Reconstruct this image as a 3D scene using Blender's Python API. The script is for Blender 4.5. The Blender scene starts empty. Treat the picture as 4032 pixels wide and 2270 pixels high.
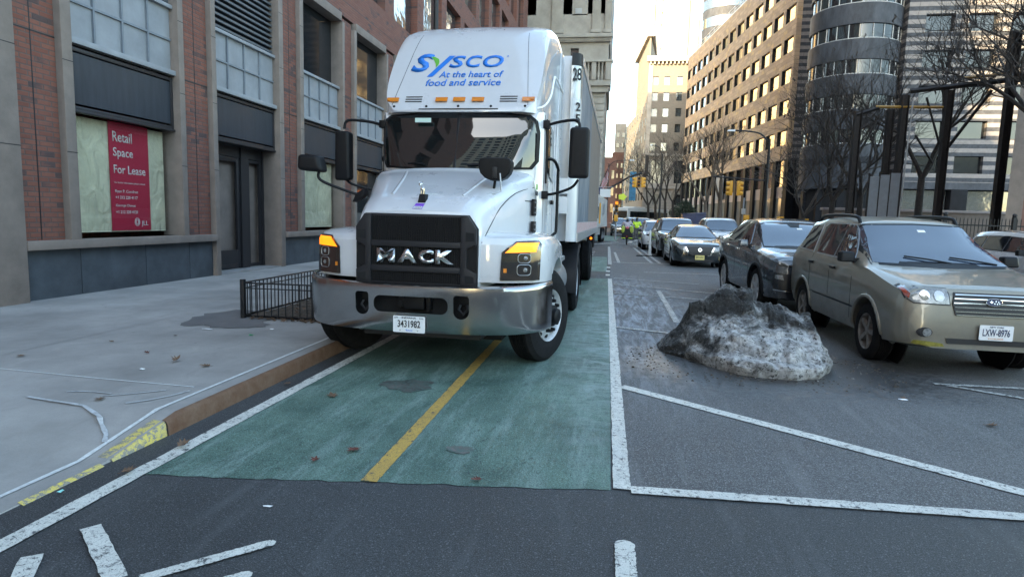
import bpy, bmesh, math, random
from mathutils import Vector, Matrix
from mathutils.bvhtree import BVHTree
random.seed(7)
R = math.radians
COL = bpy.context.scene.collection
# ---------------------------------------------------------------- materials
def mat(name, col, rough=0.6, metal=0.0, var=0.0, vscale=4.0, var2=None, bump=0.0, bscale=60.0, coat=0.0,
        rvar=0.0, stretch=(1, 1, 1), spec=0.5, emis=None, estr=0.0):
    m = bpy.data.materials.new(name); m.use_nodes = True
    nt = m.node_tree; b = nt.nodes['Principled BSDF']; L = nt.links
    b.inputs['Base Color'].default_value = (*col, 1); b.inputs['Roughness'].default_value = rough
    b.inputs['Metallic'].default_value = metal; b.inputs['Coat Weight'].default_value = coat
    b.inputs['Coat Roughness'].default_value = 0.04
    b.inputs['Specular IOR Level'].default_value = spec
    if emis:
        b.inputs['Emission Color'].default_value = (*emis, 1); b.inputs['Emission Strength'].default_value = estr
    if var or bump or rvar:
        g = nt.nodes.new('ShaderNodeNewGeometry'); mp = nt.nodes.new('ShaderNodeMapping')
        mp.inputs['Scale'].default_value = stretch; L.new(g.outputs['Position'], mp.inputs['Vector'])
    if var or rvar:
        n = nt.nodes.new('ShaderNodeTexNoise'); n.inputs['Scale'].default_value = vscale
        n.inputs['Detail'].default_value = 8; n.inputs['Roughness'].default_value = 0.65
        L.new(mp.outputs[0], n.inputs['Vector'])
    if var:
        r = nt.nodes.new('ShaderNodeValToRGB'); r.color_ramp.elements[0].position = 0.3; r.color_ramp.elements[1].position = 0.7
        c2 = var2 or tuple(min(1, c * (1 + var)) for c in col); c1 = tuple(c * (1 - var) for c in col) if not var2 else col
        r.color_ramp.elements[0].color = (*c1, 1); r.color_ramp.elements[1].color = (*c2, 1)
        L.new(n.outputs['Fac'], r.inputs[0]); L.new(r.outputs[0], b.inputs['Base Color'])
    if rvar:
        mr = nt.nodes.new('ShaderNodeMapRange'); mr.inputs['From Min'].default_value = .3; mr.inputs['From Max'].default_value = .7
        mr.inputs['To Min'].default_value = max(.02, rough - rvar); mr.inputs['To Max'].default_value = min(1, rough + rvar)
        L.new(n.outputs['Fac'], mr.inputs['Value']); L.new(mr.outputs[0], b.inputs['Roughness'])
    if bump:
        n2 = nt.nodes.new('ShaderNodeTexNoise'); n2.inputs['Scale'].default_value = bscale; n2.inputs['Detail'].default_value = 4
        L.new(mp.outputs[0], n2.inputs['Vector'])
        bp = nt.nodes.new('ShaderNodeBump'); bp.inputs['Strength'].default_value = bump; bp.inputs['Distance'].default_value = 0.02
        L.new(n2.outputs['Fac'], bp.inputs['Height']); L.new(bp.outputs[0], b.inputs['Normal'])
    return m

def nodes_of(m):
    nt = m.node_tree
    return nt, nt.nodes['Principled BSDF'], nt.links

def mixc(nt, fac, a, b):
    n = nt.nodes.new('ShaderNodeMix'); n.data_type = 'RGBA'
    for s, v in ((0, fac), (6, a), (7, b)):
        if hasattr(v, 'is_linked'): nt.links.new(v, n.inputs[s])
        elif isinstance(v, tuple): n.inputs[s].default_value = (*v, 1)
        else: n.inputs[s].default_value = v
    return n.outputs[2]

def noise(nt, vec, scale, detail=6, rough=.6, dist=0):
    n = nt.nodes.new('ShaderNodeTexNoise'); n.inputs['Scale'].default_value = scale; n.inputs['Detail'].default_value = detail
    n.inputs['Roughness'].default_value = rough; n.inputs['Distortion'].default_value = dist
    nt.links.new(vec, n.inputs['Vector']); return n.outputs['Fac']

def ramp(nt, fac, lo, hi, a=0.0, b=1.0):
    n = nt.nodes.new('ShaderNodeMapRange'); n.inputs['From Min'].default_value = lo; n.inputs['From Max'].default_value = hi
    n.inputs['To Min'].default_value = a; n.inputs['To Max'].default_value = b
    nt.links.new(fac, n.inputs['Value']); return n.outputs[0]

def mathn(nt, op, a, b=None):
    n = nt.nodes.new('ShaderNodeMath'); n.operation = op
    for i, v in enumerate((a, b)):
        if v is None: continue
        if hasattr(v, 'is_linked'): nt.links.new(v, n.inputs[i])
        else: n.inputs[i].default_value = v
    return n.outputs[0]

def position(nt, scale=(1, 1, 1), rot=0.0):
    g = nt.nodes.new('ShaderNodeNewGeometry'); mp = nt.nodes.new('ShaderNodeMapping'); mp.inputs['Scale'].default_value = scale
    mp.inputs['Rotation'].default_value = (0, 0, rot)
    nt.links.new(g.outputs['Position'], mp.inputs['Vector']); return mp.outputs[0]

def asphalt_mat(name, base=(.031, .0335, .036), tint=None, wear=0.0, patch=None):
    """asphalt: coarse aggregate speckle, long-wave stains, tyre-wise streaks and a damp / salty zone by the snow"""
    m = mat(name, base, .8); nt, b, L = nodes_of(m)
    p = position(nt); ps = position(nt, (1, .12, 1))
    spk = noise(nt, p, 160, 2, .5); big = noise(nt, p, 1.1, 7, .62); st = noise(nt, ps, 7, 6, .6); mid = noise(nt, p, 9, 8, .7)
    c = mixc(nt, ramp(nt, big, .3, .7), tuple(x * .6 for x in base), tuple(x * 1.5 for x in base))
    c = mixc(nt, ramp(nt, spk, .54, .66, 0, .75), c, tuple(min(1, x * 3.2 + .02) for x in base))
    s2 = noise(nt, p, 55, 3, .6)
    c = mixc(nt, ramp(nt, s2, .58, .68, 0, .5), c, tuple(x * 2.6 for x in base)); c = mixc(nt, ramp(nt, s2, .44, .34, 0, .6), c, tuple(x * .3 for x in base))
    c = mixc(nt, ramp(nt, spk, .45, .34, 0, .6), c, tuple(x * .35 for x in base))
    c = mixc(nt, ramp(nt, st, .54, .72, 0, .5), c, tuple(x * 1.9 + .02 for x in base))
    c = mixc(nt, ramp(nt, mid, .66, .76, 0, .25), c, tuple(x * 2.2 for x in base))
    vo = nt.nodes.new('ShaderNodeTexVoronoi'); vo.inputs['Scale'].default_value = 42; L.new(p, vo.inputs['Vector'])
    c = mixc(nt, ramp(nt, vo.outputs['Distance'], .22, .14, 0, .55), c, tuple(min(1, x * 4.2 + .02) for x in base))
    cr_ = nt.nodes.new('ShaderNodeTexVoronoi'); cr_.feature = 'DISTANCE_TO_EDGE'; cr_.inputs['Scale'].default_value = .55
    wv = nt.nodes.new('ShaderNodeVectorMath'); wv.operation = 'MULTIPLY_ADD'; nn = nt.nodes.new('ShaderNodeTexNoise'); nn.inputs['Scale'].default_value = 2.5; L.new(p, nn.inputs['Vector'])
    L.new(nn.outputs['Color'], wv.inputs[0]); wv.inputs[1].default_value = (.5, .5, .5); L.new(p, wv.inputs[2]); L.new(wv.outputs[0], cr_.inputs['Vector'])
    c = mixc(nt, mathn(nt, 'MULTIPLY', ramp(nt, cr_.outputs['Distance'], .005, .001, 0, .4), ramp(nt, big, .5, .6)), c, tuple(x * .4 for x in base))
    ro = ramp(nt, big, .3, .7, .62, .86)
    if patch:      # dried salt and melt water: (centre x, y, radius x, y)
        cx, cy, rx, ry = patch
        sx = nt.nodes.new('ShaderNodeSeparateXYZ'); g = nt.nodes.new('ShaderNodeNewGeometry'); L.new(g.outputs['Position'], sx.inputs[0])
        dx = mathn(nt, 'DIVIDE', mathn(nt, 'SUBTRACT', sx.outputs[0], cx), rx)
        dy = mathn(nt, 'DIVIDE', mathn(nt, 'SUBTRACT', sx.outputs[1], cy), ry)
        d = mathn(nt, 'SQRT', mathn(nt, 'ADD', mathn(nt, 'MULTIPLY', dx, dx), mathn(nt, 'MULTIPLY', dy, dy)))
        d = mathn(nt, 'ADD', d, mathn(nt, 'MULTIPLY', mathn(nt, 'SUBTRACT', mid, .5), 1.4))
        f = ramp(nt, d, 1.0, .55)
        c = mixc(nt, mathn(nt, 'MULTIPLY', f, .75), c, tuple(x * .42 for x in base))
        ro = mathn(nt, 'SUBTRACT', ro, mathn(nt, 'MULTIPLY', f, .42))
        # salt haze
        sal = noise(nt, position(nt, (3.2, .5, 1), .35), 2.6, 9, .75, .8)
        ds = mathn(nt, 'SQRT', mathn(nt, 'ADD', mathn(nt, 'POWER', mathn(nt, 'DIVIDE', mathn(nt, 'SUBTRACT', sx.outputs[0], .35), 1.3), 2.0),
                                     mathn(nt, 'POWER', mathn(nt, 'DIVIDE', mathn(nt, 'SUBTRACT', sx.outputs[1], 11.5), 6.5), 2.0)))
        fs = mathn(nt, 'MULTIPLY', ramp(nt, ds, 1.1, .3), ramp(nt, sal, .44, .62))
        c = mixc(nt, mathn(nt, 'MULTIPLY', fs, .8), c, (.34, .37, .41))
    L.new(c, b.inputs['Base Color']); L.new(ro, b.inputs['Roughness'])
    bp = nt.nodes.new('ShaderNodeBump'); bp.inputs['Strength'].default_value = .7; bp.inputs['Distance'].default_value = .006
    L.new(noise(nt, p, 120, 3, .6), bp.inputs['Height']); L.new(bp.outputs[0], b.inputs['Normal'])
    return m

def paint_mat(name, col, worn=.5, under=(.06, .065, .07), dirt=(.25, .24, .22), soft=.06):
    m = mat(name, col, .6); nt, b, L = nodes_of(m); p = position(nt)
    n = noise(nt, p, 26, 8, .75); d = noise(nt, p, 3.5, 6, .65); tr = noise(nt, position(nt, (1, 9, 1)), 7, 5, .7)
    spk = noise(nt, p, 170, 2, .5); ck = noise(nt, position(nt, (1, 1, 1), .3), 9, 3, .5, 2.5)
    c = mixc(nt, ramp(nt, d, .35, .75, 0, .65), col, dirt)
    c = mixc(nt, ramp(nt, mathn(nt, 'ABSOLUTE', mathn(nt, 'SUBTRACT', ck, .5)), .012, .004, 0, .85), c, under)
    c = mixc(nt, ramp(nt, tr, .58, .72, 0, .45), c, tuple(x * .55 for x in col))
    c = mixc(nt, ramp(nt, n, worn, worn + soft), c, under)
    c = mixc(nt, ramp(nt, spk, .58, .68, 0, .5), c, under)
    L.new(c, b.inputs['Base Color'])
    bp = nt.nodes.new('ShaderNodeBump'); bp.inputs['Strength'].default_value = .6; bp.inputs['Distance'].default_value = .005
    L.new(noise(nt, p, 120, 3, .6), bp.inputs['Height']); L.new(bp.outputs[0], b.inputs['Normal'])
    return m

def green_mat():
    m = mat('bike_lane_green', (.07, .2, .15), .75); nt, b, L = nodes_of(m); p = position(nt)
    big = noise(nt, p, 1.3, 8, .65); st = noise(nt, position(nt, (1, .14, 1), .22), 5, 8, .7); spk = noise(nt, p, 150, 2, .5); mid = noise(nt, p, 8, 8, .72)
    c = mixc(nt, ramp(nt, big, .35, .68), (.038, .078, .062), (.12, .195, .157))
    c = mixc(nt, ramp(nt, st, .48, .66, 0, .75), c, (.19, .27, .245))
    s3 = noise(nt, position(nt, (1, .3, 1), -.5), 34, 5, .7); c = mixc(nt, ramp(nt, s3, .56, .68, 0, .7), c, (.03, .05, .048))
    c = mixc(nt, ramp(nt, mid, .6, .72, 0, .6), c, (.035, .05, .05))
    c = mixc(nt, ramp(nt, spk, .56, .66, 0, .75), c, (.03, .05, .05))
    c = mixc(nt, ramp(nt, spk, .44, .36, 0, .4), c, (.22, .38, .33))
    sx = nt.nodes.new('ShaderNodeSeparateXYZ'); g = nt.nodes.new('ShaderNodeNewGeometry'); L.new(g.outputs['Position'], sx.inputs[0])
    ds = mathn(nt, 'SQRT', mathn(nt, 'ADD', mathn(nt, 'POWER', mathn(nt, 'DIVIDE', mathn(nt, 'SUBTRACT', sx.outputs[0], .1), .75), 2.0), mathn(nt, 'POWER', mathn(nt, 'DIVIDE', mathn(nt, 'SUBTRACT', sx.outputs[1], 8.5), 5.0), 2.0)))
    c = mixc(nt, mathn(nt, 'MULTIPLY', mathn(nt, 'MULTIPLY', ramp(nt, ds, 1.1, .2), ramp(nt, noise(nt, position(nt, (1, 2.2, 1)), 3.4, 9, .75, .8), .42, .62)), .7), c, (.33, .4, .41))  # pale streaks: salt plus the bright wet reflection put into the colour
    L.new(c, b.inputs['Base Color']); L.new(ramp(nt, big, .3, .7, .62, .85), b.inputs['Roughness'])
    bp = nt.nodes.new('ShaderNodeBump'); bp.inputs['Strength'].default_value = .7; bp.inputs['Distance'].default_value = .006
    L.new(noise(nt, p, 120, 3, .6), bp.inputs['Height']); L.new(bp.outputs[0], b.inputs['Normal'])
    return m

def concrete_mat(name, base, joint=None, amt=.35):
    m = mat(name, base, .85); nt, b, L = nodes_of(m); p = position(nt)
    big = noise(nt, p, .9, 8, .65); mid = noise(nt, position(nt, (1, .5, 1), .3), 5, 8, .7, .5); spk = noise(nt, p, 120, 2, .5)
    c = mixc(nt, ramp(nt, big, .3, .7), tuple(x * (1 - amt) for x in base), tuple(x * (1 + amt * .6) for x in base))
    c = mixc(nt, ramp(nt, mid, .55, .75, 0, .5), c, tuple(x * .62 for x in base))
    c = mixc(nt, ramp(nt, mid, .42, .28, 0, .35), c, tuple(min(1, x * 1.35) for x in base))
    c = mixc(nt, ramp(nt, spk, .58, .68, 0, .3), c, tuple(x * .6 for x in base))
    v = nt.nodes.new('ShaderNodeTexVoronoi'); v.inputs['Scale'].default_value = 2.2; L.new(p, v.inputs['Vector'])
    c = mixc(nt, ramp(nt, v.outputs['Distance'], .045, .03, 0, .6), c, tuple(x * .4 for x in base))
    ln = noise(nt, position(nt, (.35, 2.2, 1), .15), 4, 8, .75)
    c = mixc(nt, ramp(nt, ln, .6, .75, 0, .35), c, tuple(x * .55 for x in base))
    L.new(c, b.inputs['Base Color'])
    bp = nt.nodes.new('ShaderNodeBump'); bp.inputs['Strength'].default_value = .3; bp.inputs['Distance'].default_value = .004
    L.new(noise(nt, p, 90, 4, .6), bp.inputs['Height']); L.new(bp.outputs[0], b.inputs['Normal'])
    return m

def brick_mat(name, c1, c2, mortar, bw=.24, bh=.075, axis='yz', dark=None, mw=.012):
    m = mat(name, c1, .85); nt, b, L = nodes_of(m)
    g = nt.nodes.new('ShaderNodeNewGeometry'); s = nt.nodes.new('ShaderNodeSeparateXYZ'); L.new(g.outputs['Position'], s.inputs[0])
    cb = nt.nodes.new('ShaderNodeCombineXYZ')
    L.new(s.outputs[{'y': 1, 'x': 0}[axis[0]]], cb.inputs[0]); L.new(s.outputs[2], cb.inputs[1])
    br = nt.nodes.new('ShaderNodeTexBrick'); br.inputs['Scale'].default_value = 1; br.inputs['Brick Width'].default_value = bw
    br.inputs['Row Height'].default_value = bh; br.inputs['Mortar Size'].default_value = mw; br.inputs['Mortar Smooth'].default_value = .3
    br.inputs['Color1'].default_value = (*c1, 1); br.inputs['Color2'].default_value = (*c2, 1); br.inputs['Mortar'].default_value = (*mortar, 1)
    L.new(cb.outputs[0], br.inputs['Vector'])
    p = position(nt); n = noise(nt, p, 1.2, 6, .6); n2 = noise(nt, p, 14, 4, .6)
    c = mixc(nt, ramp(nt, n2, .3, .7, 0, .3), br.outputs['Color'], tuple(x * .6 for x in c1))
    if dark:
        vz = nt.nodes.new('ShaderNodeTexBrick'); vz.inputs['Scale'].default_value = 1; vz.inputs['Brick Width'].default_value = bw
        vz.inputs['Row Height'].default_value = bh; vz.inputs['Mortar Size'].default_value = 0
        vz.inputs['Color1'].default_value = (0, 0, 0, 1); vz.inputs['Color2'].default_value = (1, 1, 1, 1)
        L.new(cb.outputs[0], vz.inputs['Vector'])
        f = mathn(nt, 'MULTIPLY', ramp(nt, vz.outputs['Color'], .78, .86), ramp(nt, n, .42, .55, .15, .85))
        c = mixc(nt, f, c, dark)
    L.new(c, b.inputs['Base Color'])
    bp = nt.nodes.new('ShaderNodeBump'); bp.inputs['Strength'].default_value = .5; bp.inputs['Distance'].default_value = .01; bp.invert = True
    L.new(br.outputs['Fac'], bp.inputs['Height']); L.new(bp.outputs[0], b.inputs['Normal'])
    return m

def stripe_mat(name, light, dark, period=.98, off=0.0, duty=.45):
    m = mat(name, light, .6, spec=.12); nt, b, L = nodes_of(m); p = position(nt)
    g = nt.nodes.new('ShaderNodeNewGeometry'); s = nt.nodes.new('ShaderNodeSeparateXYZ'); L.new(g.outputs['Position'], s.inputs[0])
    f = mathn(nt, 'FRACT', mathn(nt, 'DIVIDE', mathn(nt, 'ADD', s.outputs[2], off), period))
    k = mathn(nt, 'LESS_THAN', f, duty)
    n = noise(nt, p, 3, 8, .7)
    a = mixc(nt, ramp(nt, n, .35, .7), tuple(x * .75 for x in light), light)
    d = mixc(nt, ramp(nt, n, .35, .7), tuple(x * .7 for x in dark), tuple(x * 1.3 for x in dark))
    L.new(mixc(nt, k, a, d), b.inputs['Base Color'])
    return m

def glass_mat(name, col=(.02, .025, .03), rough=.05, wavy=.0, spec=1.0, ior=1.6):
    m = mat(name, col, rough, spec=spec); nt, b, L = nodes_of(m); b.inputs['IOR'].default_value = ior
    if wavy:
        bp = nt.nodes.new('ShaderNodeBump'); bp.inputs['Strength'].default_value = wavy; bp.inputs['Distance'].default_value = .05
        L.new(noise(nt, position(nt), 1.1, 2, .5), bp.inputs['Height']); L.new(bp.outputs[0], b.inputs['Normal'])
    return m

def clear_glass(name, tint=(.93, .93, .91), gl=.06):
    """window pane: see-through with a sky reflection"""
    m = bpy.data.materials.new(name); m.use_nodes = True; nt = m.node_tree; nt.nodes.clear()
    o = nt.nodes.new('ShaderNodeOutputMaterial'); t = nt.nodes.new('ShaderNodeBsdfTransparent'); g = nt.nodes.new('ShaderNodeBsdfGlossy')
    t.inputs[0].default_value = (*tint, 1); g.inputs['Roughness'].default_value = .02
    f = nt.nodes.new('ShaderNodeLayerWeight'); f.inputs[0].default_value = .5
    mx = nt.nodes.new('ShaderNodeMixShader')
    nt.links.new(ramp(nt, mathn(nt, 'POWER', f.outputs[1], 5.0), 0, 1, gl, .8), mx.inputs[0]); nt.links.new(t.outputs[0], mx.inputs[1]); nt.links.new(g.outputs[0], mx.inputs[2])
    nt.links.new(mx.outputs[0], o.inputs[0]); return m

def carpaint(name, col, metal=.5, rough=.28, coat=1.0, dirt=.12):
    m = mat(name, col, rough, metal, coat=coat); nt, b, L = nodes_of(m); p = position(nt)
    n = noise(nt, p, 2.6, 7, .7)
    s = nt.nodes.new('ShaderNodeSeparateXYZ'); g = nt.nodes.new('ShaderNodeNewGeometry'); L.new(g.outputs['Position'], s.inputs[0])
    f = mathn(nt, 'MULTIPLY', ramp(nt, n, .4, .75), ramp(nt, s.outputs[2], .9, .25, dirt * .3, min(1, dirt * 3)))
    L.new(mixc(nt, f, col, (.13, .125, .12)), b.inputs['Base Color'])
    L.new(ramp(nt, n, .3, .7, rough * .8, rough * 1.25), b.inputs['Roughness'])
    return m

M = dict(
 asphalt=asphalt_mat('asphalt', patch=(1.75, 6.9, 2.1, 1.35)),
 asphalt_old=asphalt_mat('worn_grey_asphalt', (.068, .069, .071), patch=(1.75, 6.9, 2.1, 1.35)),
 green=green_mat(),
 white_paint=paint_mat('white_road_paint', (.62, .62, .57), .55, dirt=(.4, .4, .38)),
 faded_paint=paint_mat('faded_white_road_paint', (.45, .47, .46), .5),
 yellow_paint=paint_mat('yellow_road_paint', (.5, .32, .07), .57, dirt=(.3, .2, .07)),
 yellow_curb=paint_mat('yellow_curb_paint', (.6, .47, .08), .5, under=(.2, .19, .17), soft=.03),
 sidewalk=concrete_mat('sidewalk_concrete', (.29, .28, .268)),
 curb=concrete_mat('curb_steel_and_stone', (.27, .26, .25)),
 caulk=mat('joint_sealant', (.55, .57, .57), .6, var=.25, vscale=30),
 rust=mat('rusty_curb_face', (.095, .042, .02), .8, var=.5, vscale=9, var2=(.14, .085, .055), bump=.3, bscale=40),
 chalk=paint_mat('chalk_paint', (.5, .53, .56), .5, under=(.29, .29, .29), soft=.12),
 brick=brick_mat('red_brick', (.19, .066, .044), (.255, .1, .066), (.13, .085, .07), dark=(.06, .045, .045)),
 granite=mat('buff_granite', (.2, .16, .135), .75, var=.18, vscale=3, bump=.12, bscale=90),
 base_slab=mat('slate_base_panel', (.06, .07, .082), .6, var=.3, vscale=2.5, bump=.1, bscale=50),
 gray_metal=mat('grey_panel_metal', (.25, .262, .28), .55, .0, var=.16, vscale=2.2),
 gray_metal_d=mat('grey_mullion_metal', (.17, .19, .215), .55, .0, var=.12, vscale=4),
 dark_panel=mat('blackened_panel', (.026, .032, .042), .42, 0, var=.25, vscale=3, stretch=(1, 4, .5)),
 bronze=mat('dark_bronze_frame', (.035, .033, .036), .4, .3),
 louver=mat('dark_louver', (.09, .1, .11), .5, .2),
 black=mat('black_void', (.006, .006, .007), .9),
 glass_dark=glass_mat('dark_window_glass', (.012, .015, .018), .06, ior=1.42),
 glass_gold=glass_mat('reflective_window_glass', (.05, .045, .035), .05, wavy=.04, ior=2.6),
 glass_blue=glass_mat('cool_window_glass', (.05, .06, .065), .06, wavy=.15, ior=1.8),
 clear=clear_glass('window_pane'),
 red_poster=mat('crimson_poster', (.5, .025, .07), .55),
 white_ink=mat('white_ink', (.8, .8, .8), .6),
 black_metal=mat('black_painted_iron', (.008, .009, .011), .5, .0, var=.3, vscale=30),
 soil=mat('soil', (.06, .045, .033), .95, var=.6, vscale=18, bump=1, bscale=30),
 steel=mat('galvanised_steel', (.42, .43, .44), .4, .8, var=.2, vscale=12),
 chrome=mat('chrome', (.62, .62, .61), .07, 1.0),
 tyre=mat('tyre_rubber', (.010, .010, .011), .85, spec=.2, var=.35, vscale=16),
 alu=mat('polished_wheel_alloy', (.5, .51, .52), .35, .25, var=.15, vscale=14),
 alu_dirty=mat('brake_dusted_wheel', (.2, .185, .165), .6, .0, var=.4, vscale=22),
 plastic=mat('black_plastic', (.007, .0075, .009), .5, var=.2, vscale=20, spec=.22),
 plastic_g=mat('charcoal_trim_plastic', (.017, .017, .02), .5, var=.15, vscale=9, spec=.3),
 lamp_glass=mat('headlamp_lens', (.2, .205, .205), .12, .15, coat=1, var=.6, vscale=28),
 lamp_dark=mat('smoked_lamp', (.018, .014, .012), .08, 0, coat=1),
 amber=mat('amber_lens', (.62, .2, .02), .25, coat=.6),
 amber_lit=mat('lit_amber_lamp', (.9, .35, .03), .3, emis=(1, .17, .0), estr=.34),
 red_lens=mat('red_lens', (.35, .06, .03), .2, coat=.6),
 red_lit=mat('lit_red_lamp', (.9, .05, .03), .3, emis=(1, .08, .04), estr=.5),
 plate_white=mat('plate_white', (.72, .74, .76), .35),
 plate_yellow=mat('plate_yellow', (.65, .55, .2), .35),
 ink=mat('black_ink', (.012, .012, .014), .5),
)
# ---------------------------------------------------------------- mesh helpers
class MB:
    def __init__(s): s.bm = bmesh.new()
    def box(s, x0, x1, y0, y1, z0, z1, M4=None):
        vs = [s.bm.verts.new((x, y, z)) for z in (z0, z1) for y in (y0, y1) for x in (x0, x1)]
        for f in ((0, 2, 3, 1), (4, 5, 7, 6), (0, 1, 5, 4), (2, 6, 7, 3), (0, 4, 6, 2), (1, 3, 7, 5)):
            s.bm.faces.new([vs[i] for i in f])
        if M4 is not None:
            for v in vs: v.co = M4 @ v.co
        return s
    def hexa(s, pts):
        """8 points: bottom 4 ccw, top 4 ccw"""
        vs = [s.bm.verts.new(p) for p in pts]
        for f in ((3, 2, 1, 0), (4, 5, 6, 7), (0, 1, 5, 4), (1, 2, 6, 5), (2, 3, 7, 6), (3, 0, 4, 7)):
            s.bm.faces.new([vs[i] for i in f])
        return s
    def poly(s, pts):
        s.bm.faces.new([s.bm.verts.new(p) for p in pts]); return s
    def prism(s, pts, vec):
        a = [s.bm.verts.new(p) for p in pts]; v = Vector(vec); b = [s.bm.verts.new(Vector(p) + v) for p in pts]
        n = len(a); s.bm.faces.new(a[::-1]); s.bm.faces.new(b)
        for i in range(n): s.bm.faces.new((a[i], a[(i + 1) % n], b[(i + 1) % n], b[i]))
        return s
    def ring(s, c, ax, r, n, rot=0):
        ax = Vector(ax).normalized(); u = ax.orthogonal().normalized()
        if abs(ax.z) < .95: u = Vector((0, 0, 1)).cross(ax).normalized()
        w = ax.cross(u)
        return [s.bm.verts.new(Vector(c) + (u * math.cos(a) + w * math.sin(a)) * r) for a in [rot + 2 * math.pi * i / n for i in range(n)]]
    def skin(s, rings, cap=True):
        for a, b in zip(rings, rings[1:]):
            n = len(a)
            for i in range(n): s.bm.faces.new((a[i], a[(i + 1) % n], b[(i + 1) % n], b[i]))
        if cap:
            try: s.bm.faces.new(rings[0][::-1]); s.bm.faces.new(rings[-1])
            except ValueError: pass
        return s
    def cyl(s, p0, p1, r0, r1=None, n=12, cap=True):
        r1 = r0 if r1 is None else r1; d = Vector(p1) - Vector(p0)
        return s.skin([s.ring(p0, d, r0, n), s.ring(p1, d, r1, n)], cap)
    def tube(s, pts, r, n=8):
        pts = [Vector(p) for p in pts]; rs = r if isinstance(r, (list, tuple)) else [r] * len(pts); rings = []
        up = None
        for i, p in enumerate(pts):
            d = (pts[min(i + 1, len(pts) - 1)] - pts[max(i - 1, 0)]).normalized()
            u = d.orthogonal().normalized() if up is None else (up - d * up.dot(d)).normalized()
            up = u; w = d.cross(u)
            rings.append([s.bm.verts.new(p + (u * math.cos(a) + w * math.sin(a)) * rs[i]) for a in [2 * math.pi * k / n for k in range(n)]])
        return s.skin(rings)
    def lathe(s, c, ax, prof, n=32, cap=True):
        """prof: (offset along axis, radius)"""
        ax = Vector(ax).normalized(); rings = [s.ring(Vector(c) + ax * o, ax, max(r, 1e-4), n) for o, r in prof]
        return s.skin(rings, cap)
    def sph(s, c, r, sc=(1, 1, 1), u=16, v=10):
        g = bmesh.ops.create_uvsphere(s.bm, u_segments=u, v_segments=v, radius=r)
        for q in g['verts']: q.co = Vector((q.co.x * sc[0], q.co.y * sc[1], q.co.z * sc[2])) + Vector(c)
        return s
    def rot(s, M4):
        for v in s.bm.verts: v.co = M4 @ v.co
        return s
    def build(s, name, material, parent=None, bevel=0, smooth=False, world=False, angle=35, seg=2):
        bm = s.bm
        bmesh.ops.recalc_face_normals(bm, faces=bm.faces)
        if bevel:
            ed = [e for e in bm.edges if len(e.link_faces) == 2 and e.calc_face_angle(0) > R(30)]
            bmesh.ops.bevel(bm, geom=ed, offset=bevel, segments=seg, profile=.6, affect='EDGES', clamp_overlap=True)
        if parent is not None and world:
            o_ = parent.matrix_basis.inverted()
            for v in bm.verts: v.co = o_ @ v.co
        me = bpy.data.meshes.new(name); bm.to_mesh(me); bm.free()
        if smooth or bevel:
            for p in me.polygons: p.use_smooth = True
            me.set_sharp_from_angle(angle=R(angle))
        if material: me.materials.append(material)
        o = bpy.data.objects.new(name, me); COL.objects.link(o)
        if parent is not None: o.parent = parent
        return o

def thing(name, label, cat, loc=(0, 0, 0), rz=0.0, group=None):
    o = bpy.data.objects.new(name, None); COL.objects.link(o); o.location = loc; o.rotation_euler = (0, 0, rz)
    o.empty_display_size = .2
    o.matrix_basis = Matrix.Translation(loc) @ Matrix.Rotation(rz, 4, 'Z')
    o['label'] = label; o['category'] = cat
    if group: o['group'] = group
    return o
def tag(o, label, cat, group=None):
    o['label'] = label; o['category'] = cat
    if group: o['group'] = group
    return o
def struct(o): o['kind'] = 'structure'; return o
def stuff(o, label=None, cat=None):
    o['kind'] = 'stuff'
    if label: o['label'] = label
    if cat: o['category'] = cat
    return o
def copy_tree(o, parent=None, loc=None, rz=None, label=None, mats=None):
    c = o.copy(); COL.objects.link(c)
    c.parent = parent
    if loc is not None:
        c.matrix_basis = Matrix.Translation(loc) @ Matrix.Rotation(rz or 0, 4, 'Z')
    if label: c['label'] = label
    for ch in list(o.children): copy_tree(ch, c)
    return c

def text_mesh(txt, width=None, height=1.0, bold=0.0, extrude=0.0, shear=0.0, spacing=1.0, align='LEFT'):
    """lettering as vertices/faces in the XY plane, fitted to width x height with origin at lower left"""
    cu = bpy.data.curves.new('t', 'FONT'); cu.body = txt; cu.offset = bold; cu.extrude = 0; cu.shear = shear
    cu.space_character = spacing; cu.resolution_u = 3; cu.align_x = align
    ob = bpy.data.objects.new('t', cu); COL.objects.link(ob)
    dg = bpy.context.evaluated_depsgraph_get(); dg.update()
    me = bpy.data.meshes.new_from_object(ob.evaluated_get(dg)); bpy.data.objects.remove(ob); bpy.data.curves.remove(cu)
    bm = bmesh.new(); bm.from_mesh(me); bpy.data.meshes.remove(me)
    xs = [v.co.x for v in bm.verts]; ys = [v.co.y for v in bm.verts]
    x0, x1, y0, y1 = min(xs), max(xs), min(ys), max(ys)
    sy = height / (y1 - y0); sx = (width / (x1 - x0)) if width else sy
    for v in bm.verts: v.co = Vector(((v.co.x - x0) * sx, (v.co.y - y0) * sy, 0))
    return bm
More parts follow.
